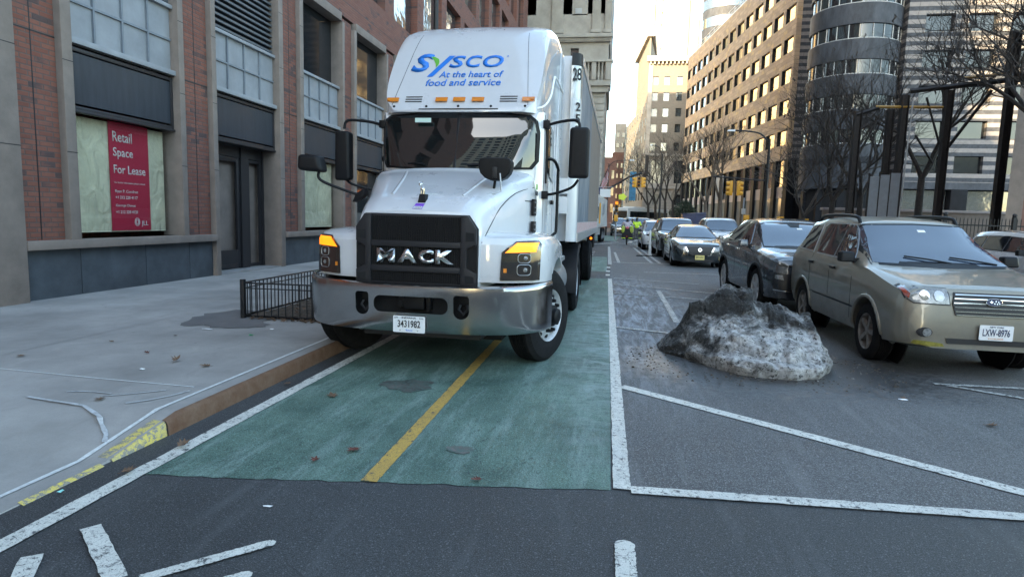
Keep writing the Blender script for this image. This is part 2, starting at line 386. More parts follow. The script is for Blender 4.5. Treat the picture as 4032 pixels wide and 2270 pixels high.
def place_text(name, txt, o, right, up, width, height, material, parent, bold=.0, bvh=None, off=.004, thick=.003, shear=0, world=False, spacing=1.0, ray=None, extra=None):
    """o lower-left corner; right/up unit vectors; optionally dropped on to a curved surface through bvh"""
    bm = text_mesh(txt, width, height, bold, shear=shear, spacing=spacing) if txt else extra
    right = Vector(right).normalized(); up = Vector(up).normalized(); nrm = right.cross(up)
    for v in bm.verts: v.co = Vector(o) + right * v.co.x + up * v.co.y
    if bvh:
        d = Vector(ray) if ray else -nrm
        for v in bm.verts:
            h = bvh.ray_cast(v.co - d * 2, d, 6)
            if h[0]: v.co = h[0] - d * off
    else:
        for v in bm.verts: v.co += nrm * off
    g = bmesh.ops.extrude_face_region(bm, geom=bm.faces[:])
    for e in g['geom']:
        if isinstance(e, bmesh.types.BMVert): e.co += (nrm if not bvh else -Vector(ray).normalized() if ray else nrm) * thick
    mb = MB(); mb.bm.free(); mb.bm = bm
    return mb.build(name, material, parent, world=world)

def patch(outline, o_fn, d, bvh, off=.006, thick=.012, cuts=3, maxd=8):
    """outline (list of 2-tuples) -> filled grid dropped on a surface along direction d, thickened outwards"""
    bm = bmesh.new(); d = Vector(d).normalized()
    f = bm.faces.new([bm.verts.new(o_fn(*p)) for p in outline])
    bmesh.ops.triangulate(bm, faces=[f])
    for k in range(cuts): bmesh.ops.subdivide_edges(bm, edges=bm.edges[:], cuts=1, use_grid_fill=True); 
    bmesh.ops.triangulate(bm, faces=bm.faces[:])
    last = None
    for v in bm.verts:
        h = bvh.ray_cast(v.co - d * 3, d, maxd)
        if h[0]: v.co = h[0] - d * off; v.tag = True
        else: v.tag = False
    bad = [v for v in bm.verts if not v.tag]
    if bad: bmesh.ops.delete(bm, geom=bad, context='VERTS')
    g = bmesh.ops.extrude_face_region(bm, geom=bm.faces[:])
    for e in g['geom']:
        if isinstance(e, bmesh.types.BMVert): e.co += d * thick
    mb = MB(); mb.bm.free(); mb.bm = bm; return mb

def bvh_of(o):
    bm = bmesh.new(); bm.from_mesh(o.data); t = BVHTree.FromBMesh(bm); bm.free(); return t

def apply_mods(o):
    dg = bpy.context.evaluated_depsgraph_get(); dg.update()
    me = bpy.data.meshes.new_from_object(o.evaluated_get(dg)); old = o.data; o.modifiers.clear(); o.data = me
    bpy.data.meshes.remove(old)
def cut(o, mb):
    """boolean-subtract the MB shape from the object's mesh"""
    c = mb.build('cutter', None, o.parent); md = o.modifiers.new('b', 'BOOLEAN'); md.operation = 'DIFFERENCE'; md.solver = 'EXACT'; md.object = c
    apply_mods(o); me = c.data; bpy.data.objects.remove(c); bpy.data.meshes.remove(me)
def shade(o, angle=35):
    for p in o.data.polygons: p.use_smooth = True
    o.data.set_sharp_from_angle(angle=R(angle))
# ---------------------------------------------------------------- camera, world, sun
cam = bpy.data.objects.new('camera', bpy.data.cameras.new('camera')); COL.objects.link(cam)
bpy.context.scene.camera = cam
yw, pt, rl = R(9.03), R(6.6), R(1.6)
fw = Vector((-math.sin(yw) * math.cos(pt), math.cos(yw) * math.cos(pt), -math.sin(pt)))
r0 = Vector((math.cos(yw), math.sin(yw), 0)); u0 = r0.cross(fw)
rr = r0 * math.cos(rl) + u0 * math.sin(rl); uu = u0 * math.cos(rl) - r0 * math.sin(rl)
cm = Matrix((rr, uu, -fw)).transposed().to_4x4(); cm.translation = (0, 0, 1.55); cam.matrix_world = cm
cam.data.sensor_width = 36; cam.data.lens = 36 * 1550 / 2576; cam.data.clip_end = 3000; cam.data.clip_start = .05
SUN_DIR = Vector((-.47, -.88, .36)).normalized()        # towards the sun
el = math.asin(SUN_DIR.z); az = math.atan2(SUN_DIR.x, SUN_DIR.y)
w = bpy.data.worlds.new('World'); bpy.context.scene.world = w; w.use_nodes = True
nt = w.node_tree; bg = nt.nodes['Background']; sk = nt.nodes.new('ShaderNodeTexSky'); sk.sky_type = 'NISHITA'; sk.sun_disc = False
sk.sun_elevation = el; sk.sun_rotation = az; sk.dust_density = 1.2; sk.air_density = 1.0; sk.ozone_density = 1.0
wb = nt.nodes.new('ShaderNodeMix'); wb.data_type = 'RGBA'; wb.blend_type = 'MULTIPLY'; wb.inputs[0].default_value = 1; wb.inputs[7].default_value = (1.08, 1.05, .91, 1)
nt.links.new(sk.outputs[0], wb.inputs[6]); nt.links.new(wb.outputs[2], bg.inputs[0]); bg.inputs[1].default_value = .15
sl = bpy.data.lights.new('sun', 'SUN'); sl.energy = 3.2; sl.angle = R(.6); sl.color = (1, .74, .42)
so = bpy.data.objects.new('sun', sl); COL.objects.link(so); so.rotation_euler = SUN_DIR.to_track_quat('Z', 'Y').to_euler(); so.location = (-40, -60, 60)
vs = bpy.context.scene.view_settings; vs.view_transform = 'Standard'; vs.look = 'None'; vs.exposure = 2.9; vs.gamma = 1
bpy.context.scene.cycles.max_bounces = 6
bpy.context.scene.cycles.transparent_max_bounces = 12

# ---------------------------------------------------------------- ground
def sheet(name, polys, z, material, cuts=0):
    mb = MB()
    for p in polys: mb.poly([(x, y, z) for x, y in p])
    return struct(mb.build(name, material))
def rect(x0, x1, y0, y1): return [(x0, y0), (x1, y0), (x1, y1), (x0, y1)]
sheet('road', [rect(-900, 900, -400, 1600)], 0, M['asphalt'])
# sidewalk with a dropped kerb towards the camera
def sw_z(y): t = max(0, min(1, (y - 3.12) / .66)); return .012 + .118 * t
mb = MB(); ys = [-30, -5, 0, 2, 2.6, 3.05] + [3.12 + .066 * i for i in range(11)] + [3.9, 4.4, 6, 9, 14, 22, 40, 57.5]
xs = [-40, -8.2, -6, -4.5, -3.7, -3.3, -3.10]
grid = [[mb.bm.verts.new((x, y, (.13 if x < -3.75 else sw_z(y) if x > -3.35 else (sw_z(y) + .13) / 2) if y < 3.78 else .13)) for x in xs] for y in ys]
for a, b in zip(grid, grid[1:]):
    for i in range(len(xs) - 1): mb.bm.faces.new((a[i], a[i + 1], b[i + 1], b[i]))
struct(mb.build('sidewalk', M['sidewalk'], smooth=True))
# kerb: concrete top, rusty steel face, painted end
def kerb_strip(name, x0, x1, top, bot, ys, material):
    mb = MB(); prev = None
    for y in ys:
        z = sw_z(y) if y < 3.78 else .13
        q = [mb.bm.verts.new(p) for p in ((x0, y, z + top), (x1, y, z + top - (.006 if top == 0 else 0)), (x1 + .015, y, -.02))] if not bot else \
            [mb.bm.verts.new(p) for p in ((x0, y, z + .001), (x1, y, z - .008), (x1 + .012, y, max(z - .03, 0)), (x1 + .02, y, -.02))]
        if prev:
            for i in range(len(q) - 1): mb.bm.faces.new((prev[i], prev[i + 1], q[i + 1], q[i]))
        prev = q
    return struct(mb.build(name, material, smooth=True, angle=50))
kys = [1.2, 2, 2.6, 3.05] + [3.12 + .066 * i for i in range(11)] + [3.9, 5, 9, 16, 30, 57.5]
kerb_strip('curb', -3.10, -2.965, .0, False, kys, M['curb'])
kerb_strip('curb', -2.975, -2.945, 0, True, [y for y in kys if y > 3.6], M['rust'])
kerb_strip('curb', -3.045, -2.955, 0, True, [y for y in kys if 3.15 <= y < 3.66], M['yellow_curb'])
kerb_strip('curb', -2.975, -2.95, 0, True, [y for y in kys if 2.5 < y <= 3.16], M['yellow_curb'])
# sealant lines
def line(name, pts, w, z, material, kind='structure', jit=0):
    mb = MB(); prev = None; pts = [Vector((*p, 0)) if len(p) == 2 else Vector(p) for p in pts]
    for i, p in enumerate(pts):
        d = (pts[min(i + 1, len(pts) - 1)] - pts[max(i - 1, 0)]); d.z = 0; d.normalize(); n = Vector((-d.y, d.x, 0))
        ww = w[i] if isinstance(w, (list, tuple)) else w
        ww *= 1 + random.uniform(-jit, jit)
        zz = z(p) if callable(z) else z
        a, b = p + n * ww / 2, p - n * ww / 2; q = [mb.bm.verts.new((a.x, a.y, zz)), mb.bm.verts.new((b.x, b.y, zz))]
        if prev: mb.bm.faces.new((prev[0], prev[1], q[1], q[0]))
        prev = q
    o = mb.build(name, material); o['kind'] = kind; return o
cz = lambda p: (sw_z(p.y) if p.y < 3.78 else .13) + .006
line('pavement_joint', [(-3.115, y) for y in kys if y >= 2], .034, cz, M['caulk'], jit=.2)
line('pavement_joint', [(-7.5, 4.52), (-5.15, 4.43), (-4.1, 4.37), (-3.24, 4.34)], .016, .134, M['caulk'])
for yy in (9.2, 14.0, 18.8, 23.6): line('pavement_joint', [(-8.2, yy), (-3.2, yy)], .012, .134, M['curb'])
line('pavement_joint', [(-5.6, 3.9), (-5.6, 30)], .01, .134, M['curb'])
cj = lambda p: (.13 if p.x < -3.75 else sw_z(p.y) if p.x > -3.35 else (sw_z(p.y) + .13) / 2) + .005
def resample_(P_, n=5):
    out = []
    for (a, b), (c, d) in zip(P_, P_[1:]): out += [(a + (c - a) * i / n, b + (d - b) * i / n) for i in range(n)]
    return out + [P_[-1]]
def seg(a, b, n=10): return [(a[0] + (b[0] - a[0]) * i / n, a[1] + (b[1] - a[1]) * i / n) for i in range(n + 1)]
line('chalk_marks', resample_([(-4.2, 3.80), (-3.95, 3.76), (-3.66, 3.73), (-3.42, 3.60), (-3.2, 3.42), (-3.13, 3.33)]), .028, lambda p: cj(p) + .004, M['chalk'], jit=.25)
line('chalk_marks', [(-4.05, 3.98), (-3.95, 4.02), (-3.84, 4.03), (-3.7, 4.02)], .016, .136, M['chalk'])
line('chalk_marks', [(-3.72, 3.95), (-3.6, 4.02), (-3.5, 4.1), (-3.38, 4.2)], .02, .136, M['chalk'])
line('chalk_marks', [(-3.42, 3.84), (-3.32, 3.95), (-3.24, 4.1), (-3.2, 4.24)], .03, .136, M['chalk'])

# painted bike lane and road markings
Z1, Z2 = .004, .009
sheet('road', [[(.13, 3.5), (9, 4.05), (9, 44), (-.1, 44), (.02, 16.4)]], .004, M['asphalt_old'])
mb = MB()
top = [(-2.62, 16.4), (.02, 16.35)]; lo = seg((-2.62, 3.06), (.06, 3.45), 40)
mb.poly([(x, y + (random.uniform(-.012, .012)), Z1) for x, y in lo] + [(.03, 16.35, Z1), (-2.62, 16.4, Z1)])
struct(mb.build('bike_lane', M['green']))
sheet('bike_lane', [[(-2.62, 18.6), (-.1, 18.6), (-.15, 26), (-2.62, 26)]], Z1, M['green'])
sheet('bike_lane', [[(-2.2, 46), (.3, 46), (.9, 62), (-1.9, 62)]], Z1, M['green'])
def mark(pts, m='white_paint', z=Z2, name='road_marking'): return sheet(name, [pts], z, M[m])
BZ = [Z2]
def band(a, b, w, m='white_paint', z=None, name='road_marking', rnd=False):
    """ragged-edged painted stripe from a to b"""
    BZ[0] += .0003; z = BZ[0]
    a, b = Vector(a), Vector(b); d = (b - a); L_ = d.length; d.normalize(); n = Vector((-d.y, d.x)); k = max(2, int(L_ / (.01 if rnd else .05)))
    k = min(k, 400); l, r = [], []
    for i in range(k + 1):
        p = a + d * L_ * i / k; ww = w / 2
        if rnd:
            e = L_ * (1 - i / k)
            if e < w / 2: ww = math.sqrt(max((w / 2) ** 2 - (w / 2 - e) ** 2, 1e-5))
        l.append(p + n * (ww + random.uniform(-.003, .003) * (not rnd or ww > .02))); r.append(p - n * (ww + random.uniform(-.003, .003) * (not rnd or ww > .02)))
    mb = MB(); V = lambda q: mb.bm.verts.new((q.x, q.y, z)); lv = [V(q) for q in l]; rv = [V(q) for q in r]
    for i in range(k): mb.bm.faces.new((rv[i], rv[i + 1], lv[i + 1], lv[i]))
    return struct(mb.build(name, M[m]))
band((-2.67, 1.2), (-2.665, 40), .105)
band((-1.325, 3.25), (-1.4, 16.3), .098, 'yellow_paint')
band((.125, 3.47), (.0, 16.4), .1)
band((.175, 3.475), (6.5, 3.86), .095)
band((.15, 5.72), (5.2, 1.9), .12)
band((.137, 2.1), (.127, 2.89), .095, rnd=True)
band((-1.97, 2.12), (-2.42, 2.47), .088); band((-2.3, 1.98), (-2.46, 2.2), .085)
band((-1.88, 2.14), (-1.49, 2.53), .062, rnd=True); band((-1.62, 2.12), (-1.45, 2.275), .06, rnd=True)
band((3.25, 6.63), (5.6, 6.75), .07, 'faded_paint'); band((3.35, 6.6), (5.0, 5.5), .07, 'faded_paint')
band((.11, 8.95), (.95, 8.65), .1, 'faded_paint'); band((1.05, 9.66), (1.08, 14.0), .1, 'faded_paint')
band((.1, 13.15), (2.4, 12.6), .1, 'faded_paint'); band((.1, 15.0), (2.4, 13.9), .1, 'faded_paint'); band((.1, 16.6), (2.2, 15.9), .1, 'faded_paint')
band((.1, 22.8), (4.2, 23.3), .18, 'faded_paint'); band((1.0, 18.9), (4.6, 19.2), .12, 'faded_paint')
for yy in (17.5, 18.8, 20.3): sheet('road_marking', [rect(-.12, .0, yy - .25, yy + .25)], Z2, M['white_paint'])
for yy in (18.2, 19.6): band((-1.4, yy), (-.55, yy + .1), .14, 'faded_paint')
band((-.02, 21.6), (-.13, 36), .13, 'faded_paint'); band((.3, 22.6), (.17, 30), .11, 'faded_paint')
band((1.5, 23.2), (1.25, 36), .12, 'faded_paint'); band((1.78, 23.2), (1.5, 38), .12, 'faded_paint')
band((-1.4, 39.5), (2.2, 40.6), .45, 'faded_paint'); band((-2.4, 34), (.4, 44), .3, 'faded_paint')
for i in range(7): band((1.2 + i * .9, 43), (1.5 + i * .9, 47), .35, 'faded_paint')
for i in range(4): band((-1.15 + .0 * i, 25.5 + i * 1.4), (-.75, 25.5 + i * 1.4), .5, 'faded_paint')
M['tyre_mark'] = paint_mat('tyre_mark', (.06, .061, .062), .42, under=(.068, .069, .071), dirt=(.03, .03, .03), soft=.12)
# dark oil stain and patches
def blob(name, cx, cy, rx, ry, z, material, n=26, j=.25, rz=0):
    pts = []
    for i in range(n):
        a = 2 * math.pi * i / n; r = 1 + random.uniform(-j, j) * .6 + .12 * math.sin(3 * a + cx)
        x, y = rx * r * math.cos(a), ry * r * math.sin(a)
        pts.append((cx + x * math.cos(rz) - y * math.sin(rz), cy + x * math.sin(rz) + y * math.cos(rz), z))
    return struct(MB().poly(pts).build(name, material))
M['stain'] = paint_mat('oil_stain', (.035, .035, .035), .47, under=(.075, .12, .105), soft=.1)
M['damp'] = concrete_mat('damp_concrete', (.13, .125, .125))
blob('oil_stain', -1.76, 5.25, .23, .2, Z2, M['stain']); blob('oil_stain', -.93, 3.85, .09, .07, Z2, M['stain'])
blob('damp_patch', -4.9, 7.35, .5, .62, .136, M['damp']); blob('damp_patch', -4.55, 6.95, .36, .3, .137, M['damp'])
# ---------------------------------------------------------------- left: red brick building with shopfronts
FX = -8.4
bb = thing('brick_building', 'red brick building with buff granite piers and empty papered shopfronts along the left sidewalk', 'building', (FX, 8, .13))
def bbox_(name, m, boxes, bevel=0, parent=None):
    mb = MB()
    for b in boxes: mb.box(*b)
    return mb.build(name, m, parent or bb, bevel=bevel, world=True)
TOP = 52.0
M['glass_up'] = glass_mat('upper_window_glass', (.03, .036, .04), .05, wavy=.35, ior=2.2)
# bays: (open0, open1, kind)
bays = [(8.58, 10.96, 'shop'), (12.10, 14.58, 'door'), (15.82, 18.24, 'shop'), (19.3, 21.95, 'void')]
y = 23.1
while y < 55: bays.append((y, y + 2.55, 'void')); y += 3.65
brick_boxes, gran, joint = [], [], []
PIER = .19
prev = 7.6
gran.append((FX - .1, FX + .16, 6.9, 7.6, .1, 7.7))          # big pier at the left edge of view
gran.append((FX - .1, FX + .10, 3.3, 3.9, .1, 7.7)); gran.append((FX - .1, FX + .10, -2, -1.4, .1, 7.7))
brick_boxes += [(FX - .4, FX, 3.9, 6.9, .1, 7.4), (FX - .4, FX, -1.4, 3.3, .1, 7.4), (FX - .4, FX, -11.8, -2, .1, 7.4)]
for (a, b, k) in bays:
    pw = PIER if k != 'door' else .15
    brick_boxes.append((FX - .4, FX, prev, a - pw, 1.01 if k != 'door' or True else .1, 7.4))
    gran.append((FX - .34, FX + .12, a - pw, a, .1 if k == 'door' else 1.01, 7.25))
    pw2 = .15 if k != 'door' else .2
    gran.append((FX - .34, FX + .12, b, b + pw2, .1 if k == 'door' else 1.01, 7.25))
    gran.append((FX - .34, FX + .10, a, b, 7.25, 7.5))             # head over the tall opening
    prev = b + pw2
brick_boxes.append((FX - .4, FX, prev, 57.5, 1.01, 7.4))
# upper wall, with 2nd-storey openings cut as gaps
U0, U1, U2 = 7.5, 8.75, 12.2
brick_boxes += [(FX - .4, FX, -11.8, 57.5, 7.5, U1)]
for fl in range(9):
    z0, z1, z2 = U1 + fl * 4.2, U1 + fl * 4.2 + 3.2, U1 + fl * 4.2 + 4.2
    brick_boxes.append((FX - .4, FX, -11.8, 57.5, z1, z2)); yy = -11.8
    for (a, b, k) in [(-9, -7, 0), (-3, -1, 0), (1.2, 3.6, 0), (5.0, 7.2, 0)] + bays:
        brick_boxes.append((FX - .4, FX, yy, a - .12, z0, z1)); yy = b + .12
    brick_boxes.append((FX - .4, FX, yy, 57.5, z0, z1))
def wall_chunks(boxes):
    mb = MB()
    for q in boxes:
        if q[3] - q[2] > .01 and q[5] - q[4] > .01: mb.box(*q)
    return mb
wall_chunks(brick_boxes).build('brick_wall', M['brick'], bb, world=True)
bbox_('rear_block', M['brick'], [(-45, FX - .95, -11.8, 57.5, .0, TOP)])
# vertical control joints
bbox_('expansion_joint', M['ink'], [(FX, FX + .003, y0, y0 + .018, 1.02, 7.4) for y0 in (7.98, 11.55, 15.25)] + [(FX, FX + .003, 7.62, 57, z0, z0 + .02) for z0 in (4.02, 7.95)])
for g in gran:
    bbox_('granite_pier', M['granite'], [g], bevel=.012)
# joints between the granite blocks
_bj = bbox_('block_joint', M['ink'], [(g[1] - .002, g[1] + .002, g[2], g[3], z, z + .012) for g in gran[:1] + gran[3:14] for z in (2.35, 3.72, 5.05, 6.35) if g[5] - g[4] > 1])
stuff(_bj); bbox_('sill_course', M['granite'], [(FX - .1, FX + .17, 7.605, 11.94, .875, 1.01), (FX - .1, FX + .17, 14.79, 19.28, .875, 1.01), (FX - .1, FX + .17, 19.29, 57.5, .875, 1.01)], bevel=.01)
for (a, b) in [(7.605, 8.62), (8.635, 10.02), (10.035, 11.2), (11.215, 11.94), (14.79, 16.5), (16.515, 18.2), (18.215, 57.5)]:
    bbox_('base_panel', M['base_slab'], [(FX - .1, FX + .03, a, b, .08, .873)], bevel=.006)
M['paper'] = mat('crumpled_paper', (.74, .72, .55), .8, var=.18, vscale=2.2, bump=0); 
nt_, b_, L_ = nodes_of(M['paper'])
bp = nt_.nodes.new('ShaderNodeBump'); bp.inputs['Strength'].default_value = 1; bp.inputs['Distance'].default_value = .12
L_.new(noise(nt_, position(nt_, (1, 1, .6), .5), 3.2, 5, .5, 1.2), bp.inputs['Height']); L_.new(bp.outputs[0], b_.inputs['Normal'])
def frame_rect(x0, x1, y0, y1, z0, z1, t):
    return [(x0, x1, y0, y0 + t, z0, z1), (x0, x1, y1 - t, y1, z0, z1), (x0, x1, y0 + t, y1 - t, z0, z0 + t), (x0, x1, y0 + t, y1 - t, z1 - t, z1)]
def panel_grid(a, b, z0, z1, cols=4, rows=2):
    bbox_('metal_panel', M['gray_metal'], [(FX - .14, FX - .06, a, b, z0, z1)])
    t = .035; boxes = []
    for i in range(1, cols): yy = a + (b - a) * i / cols; boxes.append((FX - .06, FX - .022, yy - t / 2, yy + t / 2, z0, z1))
    for j in range(rows + 1):
        zz = z0 + (z1 - z0) * j / rows
        if 0 < j < rows:
            for i in range(cols):
                ya, yb = a + (b - a) * i / cols + t / 2, a + (b - a) * (i + 1) / cols - t / 2
                boxes.append((FX - .06, FX - .026, ya, yb, zz - t / 2, zz + t / 2))
    bbox_('panel_rib', M['gray_metal_d'], boxes)
    bbox_('metal_sill', M['gray_metal'], [(FX - .14, FX + .05, a, b, z0 - .09, z0)], bevel=.006); bbox_('metal_sill', M['gray_metal'], [(FX - .14, FX + .02, a, b, z1, z1 + .07)], bevel=.006)
for (a, b, k) in bays:
    far = a > 23
    if k in ('shop', 'door') or not far:
        panel_grid(a, b, 4.13, 5.26, 4 if a < 9 else 4)
    else:
        panel_grid(a, b, 4.13, 5.26, 4)
    # fascia panel
    bbox_('transom_panel', M['dark_panel'], [(FX - .12, FX - .05, a + .06, b - .06, 3.14, 3.92)])
    bbox_('transom_frame', M['bronze'], frame_rect(FX - .14, FX - .03, a, b, 3.04, 4.0, .06) + [(FX - .1, FX + .0, a, b, 3.0, 3.04)], bevel=.004)
    # top part: louvre or glazing
    if k == 'door':
        bbox_('louver', M['louver'], [(FX - .2, FX - .06, a, b, 5.38 + i * .125, 5.385 + i * .125 + .045) for i in range(15)])
        bbox_('dark_recess', M['black'], [(FX - .5, FX - .25, a, b, 5.34, 7.25)])
    elif a < 9:
        bbox_('louver', M['louver'], [(FX - .2, FX - .06, a, b, 5.38 + i * .125, 5.385 + i * .125 + .045) for i in range(15)])
        bbox_('dark_recess', M['black'], [(FX - .5, FX - .25, a, b, 5.34, 7.25)])
    else:
        wn = bbox_('window', M['glass_dark'], [(FX - .3, FX - .26, a, b, 5.34, 7.25)])
        bbox_('mullion', M['gray_metal_d'], [(FX - .26, FX - .2, a + (b - a) * t - .025, a + (b - a) * t + .025, 5.34, 7.25) for t in (.02, .36, .68, .98)], parent=wn)
# shopfronts
def shop(a, b):
    bbox_('paper_lining', M['paper'], [(FX - .3, FX - .25, a + .05, b - .05, 1.1, 2.98)])
    w = bbox_('shop_window', M['clear'], [(FX - .19, FX - .18, a + .06, b - .06, 1.12, 2.96)])
    bbox_('window_frame', M['bronze'], frame_rect(FX - .24, FX - .1, a, b, 1.03, 3.0, .075), parent=w, bevel=.004)
shop(8.58, 10.96); shop(15.82, 18.24)
for (a, b, k) in bays:
    if k == 'void':
        w = bbox_('shop_window', M['glass_dark'], [(FX - .3, FX - .25, a + .05, b - .05, 1.1, 2.98)])
        bbox_('window_frame', M['bronze'], frame_rect(FX - .3, FX - .16, a, b, 1.03, 3.0, .07) + [(FX - .25, FX - .2, (a + b) / 2 - .03, (a + b) / 2 + .03, 1.1, 2.93)], parent=w)
# recessed entrance
a, b = 12.10, 14.58; DX = FX - .45
bbox_('entrance_recess', M['granite'], [(DX - .1, FX - .34, a - .2, a, .13, 3.0), (DX - .1, FX - .34, b, b + .2, .13, 3.0), (DX - .12, DX - .1, a, b, .13, 3.04)])
bbox_('entrance_soffit', M['bronze'], [(DX - .1, FX - .14, a, b, 3.0, 3.04)])
bbox_('threshold', M['curb'], [(DX - .1, FX + .1, a, b, .131, .15)])
M['door_film'] = mat('frosted_door_film', (.8, .86, .86), .35, var=.25, vscale=3, stretch=(1, 1, .35))
for i, (ya, yb) in enumerate([(a + .03, a + .5), (a + .54, a + 1.5), (a + 1.84, b - .06)]):
    if i == 1:
        d = bbox_('door', M['bronze'], frame_rect(DX, DX + .06, ya, yb, .17, 2.75, .1) + [(DX, DX + .06, ya + .1, yb - .1, .27, .6)], bevel=.004)
        bbox_('door_glass', M['door_film'], [(DX + .01, DX + .03, ya + .1, yb - .1, .6, 2.65)], parent=d)
        mbh = MB().cyl((DX + .12, ya + .06, .35), (DX + .12, ya + .06, 2.55), .018, n=8)
        for z in (.45, 1.4, 2.4): mbh.cyl((DX + .05, ya + .06, z), (DX + .12, ya + .06, z), .012, n=6)
        mbh.build('handle', M['steel'], d, world=True, smooth=True)
        mbk = MB().tube([(DX + .13, ya + .08, 1.32), (DX + .15, ya + .2, 1.28), (DX + .15, ya + .32, 1.2)], .018, 6); mbk.build('lock_cable', M['plastic'], d, world=True)
    else:
        s_ = bbox_('sidelight', M['bronze'], frame_rect(DX, DX + .06, ya, yb, .17, 2.75, .07) + ([(DX, DX + .06, ya + .07, yb - .07, .24, .6)] if i == 0 else []))
        bbox_('sidelight_glass', M['door_film'], [(DX + .01, DX + .03, ya + .07, yb - .07, .6 if i == 0 else .24, 2.68)], parent=s_)
        if i == 0:
            MB().cyl((DX + .12, yb - .04, .35), (DX + .12, yb - .04, 2.55), .018, n=8).build('handle', M['steel'], s_, world=True, smooth=True)
bbox_('door_jamb', M['bronze'], [(DX - .02, DX + .1, a + 1.52, a + 1.82, .15, 3.0), (DX - .02, DX + .1, b - .055, b, .15, 3.0), (DX - .02, DX + .1, a, a + .03, .15, 3.0), (DX - .02, DX + .07, a + .03, a + 1.52, 2.76, 3.0), (DX - .02, DX + .07, a + 1.82, b - .055, 2.76, 3.0)])
# upper windows
nwin = 0
for fl in range(3):
    z0 = U1 + fl * 4.2
    for (a, b, k) in bays:
        if a < 15 or fl * 8 > a: continue
        w = bbox_('upper_window', M['glass_up'], [(FX - .3, FX - .26, a, b, z0 + .02, z0 + 3.2)])
        bbox_('window_frame', M['gray_metal_d'], frame_rect(FX - .26, FX - .2, a, b, z0, z0 + 3.2, .05) + [(FX - .26, FX - .2, (a + b) / 2 - .03, (a + b) / 2 + .03, z0 + .05, z0 + 3.15)], parent=w)
        bbox_('stone_surround', M['granite'], [(FX - .2, FX + .07, a - .12, a, z0, z0 + 3.2), (FX - .2, FX + .07, b, b + .12, z0, z0 + 3.2), (FX - .2, FX + .12, a - .12, b + .12, z0 - .14, z0)], parent=w, bevel=.01)
mbp = MB()
for fl in range(3, 9):
    for (a, b, k) in bays: mbp.box(FX - .3, FX - .26, a, b, U1 + fl * 4.2, U1 + fl * 4.2 + 3.2)
stuff(mbp.build('upper_window', M['glass_up'], bb, world=True))
# lit ceiling lamp glimpsed behind dark glazing of the third bay
# the lease poster
po = thing('lease_poster', 'crimson Retail Space For Lease poster hung inside the papered shop window', 'poster', (FX - .235, 9.45, 1.15))
PX = FX - .235
MB().box(PX - .003, PX + .003, 9.58, 10.5, 1.12, 3.0).build('sheet', M['red_poster'], po, world=True)
def ptext(t, y, z, w, h, bold=.0):
    y, z, w, h = 9.58 + (y - 9.46) * 1.195, 1.12 + (z - 1.16) * 1.03, w * 1.195, h * 1.05
    place_text('lettering', t, (PX + .004, y, z), (0, 1, 0), (0, 0, 1), w, h, M['white_ink'], po, bold=bold, off=.002, thick=.001, world=True)
ptext('Retail', 9.53, 2.66, .37, .17, .012); ptext('Space', 9.53, 2.37, .38, .19, .012); ptext('For Lease', 9.53, 2.13, .62, .14, .012)
ptext('For further information, please contact:', 9.535, 1.955, .6, .035, .01)
ptext('Ryan P. Condren', 9.54, 1.79, .44, .065, .006); ptext('+1 212 220 4117', 9.54, 1.70, .43, .052, .02)
ptext('George Danut', 9.54, 1.555, .38, .055, .006); ptext('+1 212 220 4121', 9.54, 1.45, .42, .052, .02)
ptext('JLL', 10.03, 1.22, .14, .1, .01)
for k, rr_ in enumerate((.028, .045, .062)):
    mb = MB(); pts = [(PX + .005, 10.16 + rr_ * .95 * math.cos(t), 1.27 + rr_ * 1.15 * math.sin(t)) for t in [i * math.pi / 12 for i in range(25)]]
    mb.tube(pts, .005, 4); mb.build('logo_ring', M['white_ink'], po, world=True)
# papers are on the shop; street lamp on the far facade
# ---------------------------------------------------------------- iron tree guard
tg = thing('tree_guard', 'low black iron tree pit fence beside the truck bumper', 'fence', (-4.74, 7.36, .13))
def guard_panel(p0, p1, post0=True):
    p0, p1 = Vector(p0), Vector(p1); d = (p1 - p0); L_ = d.length; d.normalize(); n = int(L_ / .095)
    mb = MB()
    for h, r in ((.47, .011), (.40, .008), (.035, .014), (.12, .007) if False else (.035, .014)):
        mb.cyl((p0.x, p0.y, .13 + h), (p1.x, p1.y, .13 + h), r, n=6)
    for i in range(1, n):
        q = p0 + d * L_ * i / n; mb.cyl((q.x, q.y, .165), (q.x, q.y, .60), .0075, n=6)
    mb.build('fence_panel', M['black_metal'], tg, world=True, smooth=True)
    return d
guard_panel((-4.74, 7.36), (-3.77, 7.41)); guard_panel((-4.74, 7.36), (-4.74, 12.2)); guard_panel((-4.74, 12.2), (-3.77, 12.25))
for (x, y_) in ((-4.74, 7.36), (-3.77, 7.41), (-4.74, 12.2), (-3.77, 12.25), (-4.74, 9.8)):
    MB().box(x - .028, x + .028, y_ - .028, y_ + .028, .13, .645).build('post', M['black_metal'], tg, world=True, bevel=.006)
mb = MB(); N = 14
vs_ = [[mb.bm.verts.new((-4.7 + 1.0 * i / N, 7.42 + 4.8 * j / 40, .139 + random.uniform(0, .03))) for i in range(N + 1)] for j in range(41)]
for j in range(40):
    for i in range(N): mb.bm.faces.new((vs_[j][i], vs_[j][i + 1], vs_[j + 1][i + 1], vs_[j + 1][i]))
struct(mb.build('tree_pit_soil', M['soil']))
